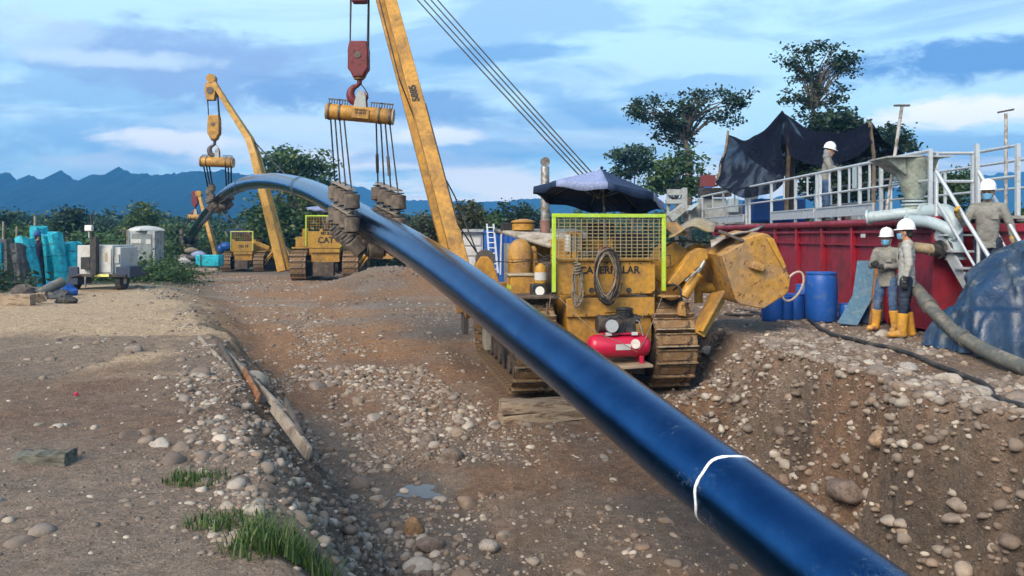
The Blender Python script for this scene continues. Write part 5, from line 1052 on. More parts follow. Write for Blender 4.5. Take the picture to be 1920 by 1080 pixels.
# containers and ladders behind the machine
cont = empty('shipping_container', at(965, 495, 33), 0, 'blue corrugated shipping container behind the near pipelayer', 'container'); cx0, cx1 = at(907, 0, 32).x, at(1060, 0, 32).x; co = Vector(cont.location); zt = at(900, 432, 32).z; zb_ = hz(0, 33)
m = MB(); m.box(Vector(((cx0 + cx1) / 2, 33.4, (zt + zb_) / 2)) - co, (cx1 - cx0, 2.6, zt - zb_ - .02)); m.build('box_shell', m_bluedrum, cont)
nrib = 16
for k in range(nrib): m = MB(); m.box(Vector((cx0 + (k + .5) * (cx1 - cx0) / nrib, 32.08, (zt + zb_) / 2)) - co, (.10, .05, zt - zb_ - .3)); m.build('corrugation', m_bluedrum, cont, bevel=.01)
for z in (zt - .05, zb_ + .1): m = MB(); m.box(Vector(((cx0 + cx1) / 2, 32.06, z)) - co, (cx1 - cx0 + .02, .1, .12)); m.build('frame_rail', m_bluedrum, cont)
cab = empty('white_cabin', at(887, 495, 34), 0, 'white metal cabin with horizontal panels left of the blue container', 'cabin'); co = Vector(cab.location); x0, x1 = at(868, 0, 33.5).x, at(905, 0, 33.5).x
m = MB(); m.box(Vector(((x0 + x1) / 2, 34.2, (zt + zb_) / 2)) - co, (x1 - x0, 1.4, zt - zb_ - .1)); m.build('wall', m_white, cab)
for k in range(5): m = MB(); m.box(Vector(((x0 + x1) / 2, 33.47, zb_ + .3 + k * .42)) - co, (x1 - x0 - .14, .06, .34)); m.build('panel', m_white, cab, bevel=.01)
m = MB(); m.box(Vector(((x0 + x1) / 2 - .03, 34.1, zt + .0)) - co, (x1 - x0 + .14, 1.7, .12)); m.build('roof', m_grey, cab)
def ladder(a, b, w, n, label):
    a, b = Vector(a), Vector(b); r = empty('ladder', a, 0, label, 'ladder'); d = b - a
    for s in (-w / 2, w / 2): m = MB(); m.beam(Vector((s, 0, 0)), d + Vector((s * .85, 0, 0)), .07, .035); m.build('stile', m_zinc, r)
    for k in range(n): p = d * ((k + .7) / (n + .4)); m = MB(); m.cyl(p + Vector((-w / 2, 0, 0)), p + Vector((w / 2, 0, 0)), .02, n=8); m.build('rung', m_zinc, r)
    return r
ladder(at(926, 512, 30), at(919, 420, 31.5), .30, 9, 'aluminium ladder leaning on the blue container')
o = empty('white_post', at(938, 515, 28), 0, 'tall white post beside the aluminium ladder', 'post'); m = MB(); m.beam((0, 0, 0), at(940, 428, 28) - at(938, 515, 28), .05, .05); m.build('shaft', m_white, o)
# ---------------------------------------------------------------- people
def cone_cap(mb, p0, p1, r0, r1, n=14, k=4, flat=1.0, fdir=None):
    """closed round cone between two joints"""
    p0, p1 = Vector(p0), Vector(p1); s, d, u = frame(p1 - p0, fdir or (0, 1, .01)); prof = []
    for i in range(k + 1): t = math.pi / 2 * i / k; prof.append((max(.001, r0 * math.sin(t)), p0, -r0 * math.cos(t)))
    for i in range(k + 1): t = math.pi / 2 * (1 - i / k); prof.append((max(.001, r1 * math.sin(t)), p1, r1 * math.cos(t)))
    vs = []
    for r, c, o in prof:
        for j in range(n): a = 2 * math.pi * j / n; vs.append(c + d * o + s * (math.cos(a) * r) + u * (math.sin(a) * r * flat))
    m = len(prof); fs = [(i * n + j, i * n + (j + 1) % n, (i + 1) * n + (j + 1) % n, (i + 1) * n + j) for i in range(m - 1) for j in range(n)] + [tuple(range(n))[::-1], tuple(range((m - 1) * n, m * n))]
    mb.add(vs, fs)
def fuse(mb, name, mat, parent, voxel=.012, smooth=4, wrinkle=0, wscale=14, seed=0):
    me = bpy.data.meshes.new(name); me.from_pydata(mb.v, [], mb.f); me.update()
    bm = bmesh.new(); bm.from_mesh(me); bmesh.ops.recalc_face_normals(bm, faces=bm.faces); bm.to_mesh(me); bm.free()
    o = bpy.data.objects.new(name, me); COL.objects.link(o); r = o.modifiers.new('r', 'REMESH'); r.mode = 'VOXEL'; r.voxel_size = voxel; r.adaptivity = 0
    if smooth: s = o.modifiers.new('s', 'SMOOTH'); s.factor = .5; s.iterations = smooth
    bpy.context.view_layer.update(); ev = o.evaluated_get(bpy.context.evaluated_depsgraph_get()); me2 = bpy.data.meshes.new_from_object(ev); bpy.data.objects.remove(o); bpy.data.meshes.remove(me)
    if wrinkle:
        n = len(me2.vertices); co = np.empty(n * 3, np.float32); me2.vertices.foreach_get('co', co); co = co.reshape(-1, 3); no = np.empty(n * 3, np.float32); me2.vertices.foreach_get('normal', no); no = no.reshape(-1, 3)
        a = fbm((co[:, 0] + co[:, 1] * .7) * wscale + seed, co[:, 2] * wscale * 1.6 + seed, seed, 3); rid = 1 - np.abs(a - .5) * 4
        co = co + no * ((rid - .4) * wrinkle)[:, None]; me2.vertices.foreach_set('co', co.reshape(-1))
    me2.shade_smooth(); me2.name = name; me2.materials.clear(); return link(name, me2, mat, parent)
m_skin = M('skin', (.42, .22, .135), .55, bump=.05, var=.08); m_shirt = M('khaki_grey_shirt', (.225, .222, .20), .85, col2=(.16, .155, .14), nscale=5, bump=.3, bscale=60, var=.1); m_shirtl = M('pale_grey_shirt', (.36, .365, .35), .85, col2=(.31, .29, .25), nscale=5, bump=.3, bscale=60, var=.1)
m_jeans = M('blue_jeans', (.04, .085, .18), .85, col2=(.09, .14, .23), nscale=4, bump=.3, bscale=60); m_jeansd = M('dark_navy_trousers', (.010, .018, .042), .85, col2=(.025, .035, .06), nscale=4, bump=.3, bscale=60)
m_boot = M('yellow_rubber_boot', (.58, .29, .035), .45, col2=(.38, .20, .05), nscale=5, bump=.1, var=.12); m_helmet = M('white_helmet', (.82, .83, .84), .3, bump=0, var=.04, coat=.3); m_mask = M('blue_face_mask', (.16, .40, .62), .8, bump=.3, bscale=50); m_hair = M('black_hair', (.012, .010, .009), .6, bump=.6, bscale=60)
m_glove_y = M('yellow_glove', (.52, .30, .04), .8, bump=.5, bscale=40); m_glove_b = M('black_glove', (.02, .02, .022), .8, bump=.5, bscale=40); m_eye = M('dark_eye', (.01, .008, .006), .3, bump=0, var=0)
def hand(parent, wrist, direction, palm_n, mat, curl=.5, side=1, name='hand'):
    mb = MB(); w = Vector(wrist); d = Vector(direction).normalized(); nrm = Vector(palm_n); nrm = (nrm - d * nrm.dot(d)).normalized(); s = d.cross(nrm) * side
    cone_cap(mb, w - d * .02, w + d * .03, .030, .032, 10, 3)
    for k in range(4): x = (k - 1.5) * .021; cone_cap(mb, w + d * .02 + s * x * .7, w + d * .088 + s * x, .017, .0145, 8, 3)
    for k, ln in enumerate((.070, .080, .075, .058)):
        x = (k - 1.5) * .0235; p = w + d * .09 + s * x; a = 0
        for seg in (.42, .33, .25):
            a += curl * .75; q = p + (d * math.cos(a) + nrm * math.sin(a)) * ln * seg * 1.1; cone_cap(mb, p, q, .0105, .0095, 8, 3); p = q
    p = w + d * .025 - s * .03; q = p - s * .03 + d * .035 + nrm * .012; cone_cap(mb, p, q, .0135, .012, 8, 3); q2 = q + d * .032 + nrm * .015 * curl * 2; cone_cap(mb, q, q2, .0115, .010, 8, 3)
    return fuse(mb, name, mat, parent, .0055, 2)
def person(loc, rz, label, shirt, pants, glove, arms, legs=None, face=0, tilt=0, mask=True, hscale=1.0, boots=m_boot, lean=0, helmet=m_helmet, hood=False, seed=0, lower=True):
    """stands at local origin facing -Y; arms: two (elbow, wrist, fingers direction, palm normal) in local metres, for the left (-X seen from the front) and right"""
    r = empty('person', loc, rz, label, 'person', scale=hscale)
    legs = legs or [((-.10, 0, .92), (-.115, -.02, .49), (-.125, .02, .09)), ((.10, 0, .92), (.115, -.02, .49), (.125, .02, .09))]
    ln = Vector((0, -lean, 0)); ch = Vector((0, .0, 1.30)) + ln; sh = [Vector((-.185, .01, 1.42)) + ln, Vector((.185, .01, 1.42)) + ln]; nk = Vector((0, .01, 1.47)) + ln * 1.1; hd = Vector((0, -.02, 1.628)) + ln * 1.25
    R = Matrix.Rotation(face, 3, 'Z') @ Matrix.Rotation(tilt, 3, 'X')
    def H(p): return hd + R @ Vector(p)
    # body: one continuous figure
    b = MB(); cone_cap(b, (0, 0, .96), (0, 0, 1.10), .135, .13, flat=.75); cone_cap(b, (0, 0, 1.10), ch, .13, .155, flat=.68); cone_cap(b, sh[0] + Vector((.04, 0, 0)), sh[1] - Vector((.04, 0, 0)), .075, .075); cone_cap(b, nk - Vector((0, 0, .06)), nk + Vector((0, -.008, .10)), .058, .055)
    for (e, w, *_), s in zip(arms, sh): cone_cap(b, s, e, .055, .042); cone_cap(b, e, w, .042, .028)
    for h, k, a in legs: cone_cap(b, h, k, .082, .055); cone_cap(b, k, a, .055, .04); cone_cap(b, a, Vector(a) + Vector((0, -.16, -.04)), .04, .035)
    b.ball(H((0, 0, .03)), (.078, .095, .10), 18, 14); cone_cap(b, H((0, -.035, -.01)), H((0, -.055, -.075)), .062, .040, flat=.9); cone_cap(b, H((0, -.092, .012)), H((0, -.108, -.022)), .010, .016, 8, 3)
    for sx in (-1, 1): cone_cap(b, H((sx * .078, .005, .02)), H((sx * .080, .008, -.02)), .018, .013, 8, 3); cone_cap(b, H((sx * .015, -.093, .035)), H((sx * .05, -.083, .035)), .012, .010, 8, 3)
    body = fuse(b, 'body', m_skin, r, .011, 3)
    for sx in (-1, 1): m = MB(); m.ball(H((sx * .032, -.089, .018)), (.013, .008, .007), 10, 6); m.build('eye', m_eye, body)
    m = MB(); cone_cap(m, H((-.022, -.088, -.048)), H((.022, -.088, -.048)), .006, .006, 8, 3); m.build('mouth', M('lips', (.25, .09, .07), .5, bump=0), body)
    m = MB(); m.ball(H((0, .018, .048)), (.088, .092, .10), 18, 12); m.ball(H((0, .06, -.02)), (.066, .05, .06), 14, 10); fuse(m, 'hair', m_hair, r, .012, 2, .004, 60)
    # shirt
    m = MB(); cone_cap(m, Vector((0, 0, .93)), Vector((0, 0, 1.10)), .155, .145, 20, 3, flat=.80); cone_cap(m, (0, 0, 1.05), ch, .148, .168, 20, flat=.72); cone_cap(m, ch, Vector((0, .01, 1.40)) + ln, .165, .12, 18, flat=.72); cone_cap(m, sh[0] + Vector((.05, 0, -.005)), sh[1] - Vector((.05, 0, .005)), .080, .080)
    cone_cap(m, nk - Vector((0, 0, .08)), nk + Vector((0, 0, .01)), .085, .072, 14, 3)
    for (e, w, *_), s in zip(arms, sh): e, w = Vector(e), Vector(w); cone_cap(m, s, e, .072, .056); cone_cap(m, e, e.lerp(w, .93), .056, .044)
    m.lathe([(.02, .80), (.152, .80), (.158, .86), (.150, .98), (.14, 1.05), (.02, 1.06)], n=24); k0 = len(m.v) - 6 * 24; m.v = m.v[:k0] + [(v[0], v[1] * .80, v[2]) for v in m.v[k0:]]
    fuse(m, 'shirt', shirt, r, .012, 3, .008, 9, 3 + seed)
    m = MB(); m.box(Vector((.085, -.122, 1.29)) + ln * .9, (.10, .012, .11)); m.build('chest_pocket', shirt, r, bevel=.006)
    m = MB(); cc = nk + Vector((0, 0, -.005)); m.lathe([(.088, -.015), (.080, .035), (.072, .038), (.078, -.01)], cc, (0, -.15, 1), 20, caps=False); m.build('collar', shirt, r)
    if hood: m = MB(); m.ball(H((0, .03, -.03)), (.095, .09, .12), 16, 12); m.ball(H((0, .03, -.12)), (.10, .09, .07), 14, 10); fuse(m, 'neck_hood', M('grey_hood', (.22, .23, .24), .9), r, .013, 3, .006, 20)
    if lower:
        m = MB(); cone_cap(m, (0, 0, .90), (0, 0, .96), .128, .12, 18, 3, flat=.8)
        for h, k, a in legs: h, k, a = Vector(h), Vector(k), Vector(a); cone_cap(m, h - Vector((0, 0, .02)), k, .098, .074); cone_cap(m, k, k.lerp(a, .45), .074, .062)
        fuse(m, 'trousers', pants, r, .013, 3, .009, 10, 9 + seed)
        for i, (h, k, a) in enumerate(legs):
            k, a = Vector(k), Vector(a); m = MB(); t = k.lerp(a, .36); m.cyl(t + Vector((0, 0, .04)), a + Vector((0, 0, .0)), .088, .068, 18); f = Vector((0, -1, 0)); f.rotate(Matrix.Rotation(rad(-12 + 24 * i) , 3, 'Z')); cone_cap(m, a + Vector((0, 0, -.02)), a + f * .17 + Vector((0, 0, -.035)), .062, .048, 14, 3); cone_cap(m, a - f * .02 + Vector((0, 0, -.03)), a + f * .05 + Vector((0, 0, -.03)), .058, .058, 14, 3)
            zmin = a.z - .09; m.v = [(v[0], v[1], max(v[2], zmin)) for v in m.v]; bt = fuse(m, 'boot', boots, r, .011, 2)
            m = MB(); m.lathe([(.062, 0), (.066, .012), (.06, .025)], (a.x, a.y - .01, zmin), n=16); m.build('boot_heel', m_rubber, bt)
    # helmet
    m = MB(); m.lathe([(.118, 0), (.120, .02), (.116, .06), (.100, .105), (.070, .138), (.032, .152), (.001, .155)], n=28, caps=False); hm = R.to_4x4(); hm.translation = H((0, .012, .070)); me = m.mesh('helmet', 60); 
    bm = bmesh.new(); bm.from_mesh(me); bmesh.ops.transform(bm, matrix=Matrix.Diagonal((.95, 1.12, 1, 1)), verts=bm.verts); bm.to_mesh(me); bm.free(); me.transform(hm); ho_ = link('helmet', me, helmet, r); sd = ho_.modifiers.new('s', 'SOLIDIFY'); sd.thickness = .006
    m = MB(); G = []
    for i in range(29):
        a = 2 * math.pi * (i % 28) / 28; fr = max(0, -math.sin(a)); G.append([Vector((math.cos(a) * .113, math.sin(a) * .133, .006)), Vector((math.cos(a) * (.128 + .01 * fr), math.sin(a) * (.147 + .045 * fr), -.004 - .012 * fr))])
    m.grid(G); me = m.mesh('brim', 60); me.transform(hm); bo = link('brim', me, helmet, ho_); sd = bo.modifiers.new('s', 'SOLIDIFY'); sd.thickness = .006
    m = MB(); m.tube([Vector((0, -.115, .07)), Vector((0, -.06, .142)), Vector((0, 0, .158)), Vector((0, .06, .142)), Vector((0, .115, .07))], .009, 8); me = m.mesh('ridge'); me.transform(hm); link('ridge', me, helmet, ho_)
    if mask:
        m = MB(); G = []
        for i in range(9):
            a = rad(-62 + 124 * i / 8); row = []
            for j in range(6): t = j / 5; rr = (.082 + .030 * math.exp(-(a / .42) ** 2) * (1 - .25 * abs(t - .35))) * (1 - .14 * t * t); row.append(H((math.sin(a) * .081 * (1 - .28 * t * t), -math.cos(a) * rr - .010, -.008 - (.075 + .012 * math.cos(a)) * t + .010 * math.cos(a) * (1 - t))))
            G.append(row)
        m.grid(G); m.build('face_mask', m_mask, r, solid=.004)
        for sx in (-1, 1): wire(r, 'ear_loop', [H((sx * .075, -.05, -.0)), H((sx * .083, .0, .01)), H((sx * .08, .005, -.02)), H((sx * .072, -.05, -.08))], .0025, m_white, 5)
    for i, (e, w, dr, pn) in enumerate(arms): 
        hand(r, w, dr, pn, glove or m_skin, .75, 1 if i else -1, 'glove' if glove else 'hand')
        if glove: w = Vector(w); e = Vector(e); m = MB(); m.lathe([(.050, 0), (.044, .05), (.040, .08)], w + (e - w).normalized() * .075, (w - e), 14); m.build('cuff', glove, r)
    return r
# right worker: back half-turned, arm hanging
q = on(1700, 637, 0); q.z = hz(q.x, q.y) + .0
person(q, rad(-118), 'worker in pale grey shirt and dark trousers seen from the side, standing nearest', m_shirtl, m_jeansd, m_glove_b, [((-.27, .03, 1.16), (-.25, -.06, .93), (0, -.1, -1), (1, 0, 0)), ((.27, .04, 1.15), (.27, -.02, .90), (0, -.05, -1), (-1, 0, 0))], face=rad(-5), hscale=.985, seed=1, legs=[((-.09, 0, .92), (-.10, -.03, .49), (-.10, .06, .09)), ((.09, 0, .92), (.11, -.04, .49), (.12, -.06, .09))])
q = on(1663, 624, 0); q.z = hz(q.x, q.y)
person(q, rad(-50), 'masked worker in khaki shirt and blue jeans holding his gloves together', m_shirt, m_jeans, m_glove_b, [((-.27, -.02, 1.16), (-.15, -.24, 1.17), (.5, -.5, .3), (.6, .3, 0)), ((.27, -.04, 1.17), (-.02, -.27, 1.15), (-.8, -.3, .2), (0, .5, .2))], face=rad(8), hscale=.93, seed=2, legs=[((-.10, 0, .92), (-.15, -.03, .49), (-.20, .0, .09)), ((.10, 0, .92), (.12, -.03, .49), (.15, .0, .09))])
# worker on the walkway, side view, writing
q = at(1548, 420, 18.2); q.z = TZ + .045; q.x = TX + .35
person(q, rad(66), 'bare-faced worker in khaki shirt writing at the walkway railing', m_shirt, m_jeans, None, [((-.25, -.12, 1.20), (-.12, -.36, 1.22), (.3, -.9, .2), (.2, .2, -1)), ((.25, -.10, 1.20), (.10, -.36, 1.24), (-.2, -.9, .2), (0, .2, -1))], face=0, tilt=rad(14), mask=False, lean=.05, hood=True, boots=m_black, hscale=.99, seed=3)
nbp = at(1564, 314, 18.0); tag(box_part(None, 'notepad', nbp, (.16, .2, .015), m_white, .002, Matrix.Rotation(rad(20), 3, 'Y')), 'white notepad held by the worker at the railing', 'notepad')
# worker on the stair
q = at(1852, 440, 12.2); q.z = at(1848, 347, 12.2).z - 1.76
person(q, rad(-27), 'masked worker with yellow gloves coming down the tank stair', m_shirt, m_jeansd, m_glove_y, [((-.30, -.06, 1.18), (-.42, -.22, 1.34), (-.2, -.7, .5), (.8, 0, -.4)), ((.30, .02, 1.15), (.33, -.05, .90), (.1, -.1, -1), (-1, 0, 0))], face=rad(-12), hscale=1.0, seed=4)
# distant worker among the tarpaulins
q = at(71, 520, 26.4); q.z = hz(q.x, q.y)
person(q, rad(200), 'far worker in dark clothes and blue cap among the turquoise sheets', M('navy_work_shirt', (.012, .018, .05), .85, bump=.3), m_jeansd, None, [((-.27, -.05, 1.16), (-.2, -.28, 1.2), (0, -1, .2), (0, 0, -1)), ((.27, -.05, 1.16), (.25, -.25, 1.0), (0, -1, 0), (0, 0, -1))], face=rad(-60), mask=False, helmet=M('blue_cap', (.02, .07, .25), .7, bump=.1), boots=m_rubber, hscale=.96, seed=5)
# ---------------------------------------------------------------- left side of the site
def bundle(pxb0, pxb1, pyb, pxt0, pxt1, pyt, Y, mat, label, seed):
    """upright bundle wrapped in plastic sheeting, leaning as in the photo"""
    b0, b1, t0, t1 = at(pxb0, pyb, Y), at(pxb1, pyb, Y), at(pxt0, pyt, Y + .1), at(pxt1, pyt, Y + .1); cb, ct = (b0 + b1) / 2, (t0 + t1) / 2; wb, wt = (b1 - b0).length / 2, (t1 - t0).length / 2; cb.z = hz(cb.x, cb.y) - .02
    r = empty('wrapped_bundle', cb, 0, label, 'bundle'); m = MB(); G = []
    for j in range(17):
        t = j / 16; c = cb.lerp(ct, t) - cb; w = wb + (wt - wb) * t; row = []
        for i in range(33):
            a = 2 * math.pi * (i % 32) / 32; n_ = float(vnoise(np.array([math.cos(a) * 1.7 + seed * 3]), np.array([math.sin(a) * 1.7 + t * 4]), seed)[0]); k = 1 + .28 * (n_ - .5) + .05 * math.sin(9 * a)
            row.append(c + Vector((math.cos(a) * w * k, math.sin(a) * .32 * k, .05 * math.cos(a * 3 + seed) * t)))
        G.append(row)
    m.grid(G); m.add(G[-1][:32], [tuple(range(32))]); m.build('sheeting', mat, r)
    for f in (.28, .58, .8):
        c = cb.lerp(ct, f) - cb; w = wb + (wt - wb) * f; m = MB(); m.tube([c + Vector((math.cos(a) * w * 1.07, math.sin(a) * .345, .01 * math.sin(3 * a))) for a in np.linspace(0, 2 * math.pi, 24, endpoint=False)], .008, 5, closed=True); m.build('tie_cord', m_black, r)
    return r
for i, (a, b, c, d, e, f, g_, Y, mt, lb) in enumerate([(-14, 10, 530, -18, 7, 458, 0, 25.6, m_turq, 'turquoise bundle cut off by the left edge'), (10, 32, 528, 6, 28, 450, 0, 25.8, m_tarpdark, 'wide dark grey wrapped bundle at far left'), (38, 55, 534, 27, 46, 458, 0, 25.2, m_tarpdark, 'narrow dark grey bundle leaning against turquoise ones'), (52, 70, 538, 34, 59, 445, 0, 25.5, m_turq, 'turquoise bundle right of the dark grey ones'), (74, 92, 532, 63, 84, 426, 0, 27.0, m_turq, 'tallest turquoise bundle beside the dark figure'), (96, 106, 512, 82, 97, 440, 0, 26.6, m_turq, 'narrow turquoise bundle right of the tallest'), (112, 124, 520, 96, 111, 437, 0, 26.4, m_turq, 'turquoise bundle with pale shiny side'), (130, 150, 505, 122, 146, 455, 0, 27.0, m_turq, 'short turquoise bundle just left of the white trailer')]):
    bundle(a - 3, b + 4, c, d - 3, e + 3, f, Y, mt, lb, i + 1)
# trailer-mounted light tower
TY = 23.7; tb = at(194, 543, TY); tb.z = hz(tb.x, tb.y); tr = empty('light_tower_trailer', tb, 0, 'white generator trailer with black mast and lamp', 'trailer')
def tq(px, py, dy=0): return at(px, py, TY + dy) - tb
def tbox(name, px0, py0, px1, py1, d0, dp, mat, bevel=.015): a, b = tq(px0, py1, d0), tq(px1, py0, d0); return box_part(tr, name, ((a.x + b.x) / 2, d0 + dp / 2, (a.z + b.z) / 2), (b.x - a.x, dp, b.z - a.z), mat, bevel)
tbox('generator_case', 145, 460, 211, 514, 0, 1.3, m_white); tbox('side_case', 211, 464, 226, 514, .1, 1.1, m_white); tbox('fuel_box', 151, 482, 168, 505, -.18, .16, m_black); tbox('control_window', 214, 477, 223, 494, .05, .06, m_grey, .004); tbox('door_panel', 182, 466, 208, 511, -.03, .025, m_white, .006)
tbox('mast_lower', 168, 444, 180, 516, -.22, .2, m_black); tbox('chassis', 140, 514, 236, 520, -.1, 1.4, m_black); tbox('warning_strip', 177, 514, 204, 519, -.14, .03, M('pale_yellow_strip', (.7, .65, .2), .5, bump=0), 0); tbox('mudguard', 217, 500, 244, 521, -.05, .8, M('dark_blue_guard', (.02, .035, .07), .5)); tbox('mudguard', 128, 500, 146, 534, -.05, .8, M('dark_blue_guard', (.02, .035, .07), .5))
for px in (229, 140):
    c = tq(px, 528, .3); c.z = .30; m = MB(); m.lathe([(.17, -.09), (.26, -.10), (.30, -.07), (.30, .07), (.26, .10), (.17, .09)], c, (1, 0, 0), 26); wh = m.build('wheel', m_rubber, tr); m = MB(); m.lathe([(.05, -.10), (.16, -.08), (.16, .08), (.05, .10)], c, (1, 0, 0), 20); m.build('rim', m_white, wh)
m = MB(); m.cyl(tq(174, 446, -.1), tq(171, 402, -.1), .035, n=10); m.build('mast_upper', m_black, tr); m = MB(); a = tq(167, 433, -.3); m.box(a + Vector((0, 0, .08)), (.22, .12, .18)); lp_ = m.build('lamp_head', m_white, tr, bevel=.02); m = MB(); m.box(a + Vector((0, -.064, .08)), (.17, .01, .13)); m.build('lens', m_glass, lp_); m = MB(); m.cyl(a + Vector((0, 0, -.2)), a, .02); m.build('lamp_arm', m_white, lp_)
m = MB(); m.cyl(tq(150, 518, -.1), tq(150, 518, -.1) + Vector((0, -.5, -.02)), .03); m.build('tow_bar', m_black, tr); m = MB(); m.cyl(tq(160, 518, -.3), tq(160, 540, -.3), .025); m.build('jack_leg', m_steel, tr)
m = MB(); a = tq(200, 482); m.box((a.x, -.034, a.z), (.07, .008, .26)); m.build('emblem', M('tan_emblem', (.35, .28, .15), .6, bump=0), tr)
# portable toilet
tb2 = at(265, 522, 34); tb2.z = hz(tb2.x, 34); pt_ = empty('portable_toilet', tb2, rad(4), 'grey portable toilet with white roof behind the trailer', 'portable toilet')
box_part(pt_, 'cabin', (0, .55, 1.02), (1.10, 1.1, 2.04), m_grey, .03); m = MB(); m.lathe([(.82, 0), (.80, .06), (.70, .12), (.45, .2), (.05, .24)], (0, .55, 2.04), n=4); rf = m.build('roof', m_white, pt_, bevel=.03); rf.rotation_euler = (0, 0, 0)
box_part(pt_, 'door', (.02, -.012, 1.0), (.84, .03, 1.86), M('mid_grey_door', (.20, .23, .23), .5, col2=(.15, .16, .16)), .01); box_part(pt_, 'corner_post', (-.53, .0, 1.02), (.07, .07, 2.04), m_white); box_part(pt_, 'corner_post', (.53, .0, 1.02), (.07, .07, 2.04), m_grey); box_part(pt_, 'sign', (-.20, -.034, 1.62), (.42, .012, .18), m_white, 0); box_part(pt_, 'sign', (.30, -.034, 1.60), (.20, .012, .20), m_white, 0); box_part(pt_, 'handle', (.38, -.05, 1.0), (.05, .04, .14), m_black)
# turquoise water tank, sacks and planks by the far machine
o = empty('plastic_crate', at(388, 500, 50), 0, 'turquoise sheet-covered crate left of the farthest pipelayer', 'crate'); m = MB(); a, b = at(366, 500, 50) - Vector(o.location), at(410, 478, 50) - Vector(o.location); m.box(((a.x + b.x) / 2, .5, (a.z + b.z) / 2), (b.x - a.x, 1, b.z - a.z)); m.build('cover', m_turq, o, bevel=.06); m = MB(); m.box((a.x + .35, -.02, (a.z + b.z) / 2), (.05, .06, b.z - a.z)); m.build('strap', m_black, o)
for i, (px0, px1, py) in enumerate([(335, 408, 505), (340, 400, 510), (360, 408, 514), (330, 372, 516)]):
    timber('stacked_plank', at(px0, py, 46 + i * .6), at(px1, py, 46 + i * .6), .3, .14, ['topmost plank of the stack by the turquoise crate', 'second plank of the stack by the turquoise crate', 'third plank of the stack, lying right', 'lowest plank of the stack, lying left'][i], m_woodgrey)
rnd = random.Random(5)
for i, (px, py, r_, mt, lb) in enumerate([(350, 490, .42, m_white, 'white sack on the debris heap below the pipe end'), (362, 484, .38, m_tarpdark, 'dark sack on the debris heap below the pipe end'), (372, 478, .36, m_paleblue, 'pale blue sack on top of the debris heap'), (345, 500, .4, m_woodgrey, 'grey-brown sack at the foot of the debris heap'), (358, 470, .3, m_rope, 'beige sack tipped on the debris heap')]):
    m = MB(); c = at(px, py, 55); G = []; m.ball((0, 0, 0), (r_ * 1.5, r_, r_ * .75), 14, 9); m.v = [(v[0] * (1 + .2 * rnd.uniform(-1, 1)), v[1], v[2] * (1 + .15 * rnd.uniform(-1, 1))) for v in m.v]; tag(m.build('sack', mt, loc=c), lb, 'sack')
m = MB(); m.ball((0, 0, 0), (2.2, 1.2, .9), 16, 9); c = at(352, 503, 56); m.v = [(v[0], v[1], v[2] * (1 + .2 * rnd.uniform(-1, 1))) for v in m.v]; tag(m.build('debris_mound', M('rubble', (.20, .17, .14), .95, col2=(.1, .08, .06), bump=1), loc=c), 'grey rubble mound carrying the sacks', 'rubble')
# scrap along the left edge
lg = on(36, 572, .0); timber('fallen_log', at(-8, 562, lg.y), at(62, 562, lg.y), .22, .24, 'brown squared log lying at the left edge', m_wood, 'log', .02); timber('fallen_log', at(60, 560, lg.y + .6), at(84, 556, lg.y + .8), .2, .2, 'short broken log end beside the squared log', m_wood, 'log', .03)
o = empty('pipe_offcut', at(72, 552, 20.5), 0, 'dark pipe offcut tilted on the scrap at left', 'pipe'); m = MB(); m.tube([(0, 0, .0), (.35, .5, .3)], .13, 18); m.build('pipe_wall', m_hosegrey, o); m = MB(); m.tube([(-.01, -.015, -.01), (.01, .015, .01)], .10, 18); m.build('bore_shade', m_black, o)  # black disc paints the dark hollow on the closed pipe end
for i, (px, py, Y, s, mt, lb) in enumerate([(45, 548, 21.5, .26, m_wooddark, 'dark muddy lump of scrap behind the logs'), (103, 548, 20.8, .26, m_tarpdark, 'dark plastic scrap heap left of the trailer wheel'), (124, 556, 19.6, .18, m_rubber, 'black rubber scrap in front of the trailer'), (112, 535, 22, .35, m_bluedrum, 'blue container scrap behind the dark plastic')]):
    c = at(px, py, Y); c.z = hz(c.x, c.y); m = MB(); m.ball((0, 0, s * .3), (s * 1.3, s, s * .7), 14, 9); m.v = [(v[0] * (1 + .3 * rnd.uniform(-1, 1)), v[1], v[2] * (1 + .3 * rnd.uniform(-1, 1))) for v in m.v]; tag(m.build('scrap_lump', mt, loc=c, angle=20), lb, 'scrap')
for i, (px, Y, h, lb) in enumerate([(5, 28, 2.2, 'thin pale post at the left edge'), (64, 27.2, 2.35, 'white post behind the tallest turquoise bundle'), (30, 27, 2.0, 'short post between dark and turquoise bundles'), (238, 33, 2.1, 'pale post left of the portable toilet')]):
    x = (px - 960) / FPX * Y; m = MB(); m.cyl((0, 0, 0), (.03, 0, h), .045, .035, n=8); tag(m.build('fence_post', m_woodgrey, loc=(x, Y, hz(x, Y) - .05)), lb, 'post')
# boards set on edge along the lip of the left bank
def lip(px, py): t = (py - 640) / 220; return on(px, py, .02 - .42 * t)
for i, (a, b, w, t, mt, lb) in enumerate([((372, 640), (442, 718), .12, .035, m_woodgrey, 'pale plank at the upper end of the bank edging'), ((412, 656), (449, 726), .14, .035, m_wooddark, 'dark grey board inside the bank edging'), ((418, 660), (534, 780), .08, .045, m_woodgrey, 'long narrow pole-like plank along the bank edging'), ((456, 704), (484, 757), .14, .03, m_plankbrown, 'reddish brown board in the middle of the bank edging'), ((534, 762), (563, 834), .13, .035, m_wooddark, 'short dark board near the lower end of the edging'), ((512, 768), (579, 858), .12, .04, m_woodgrey, 'pale board at the lower end of the bank edging')]):
    A, B = lip(*a), lip(*b); c = (A + B) / 2; m = MB(); m.beam(A - c, B - c, t, w, up=(.3, 0, 1)); tag(m.build('edge_board', mt, bevel=.005, loc=c + Vector((0, 0, w * .3))), lb, 'board')
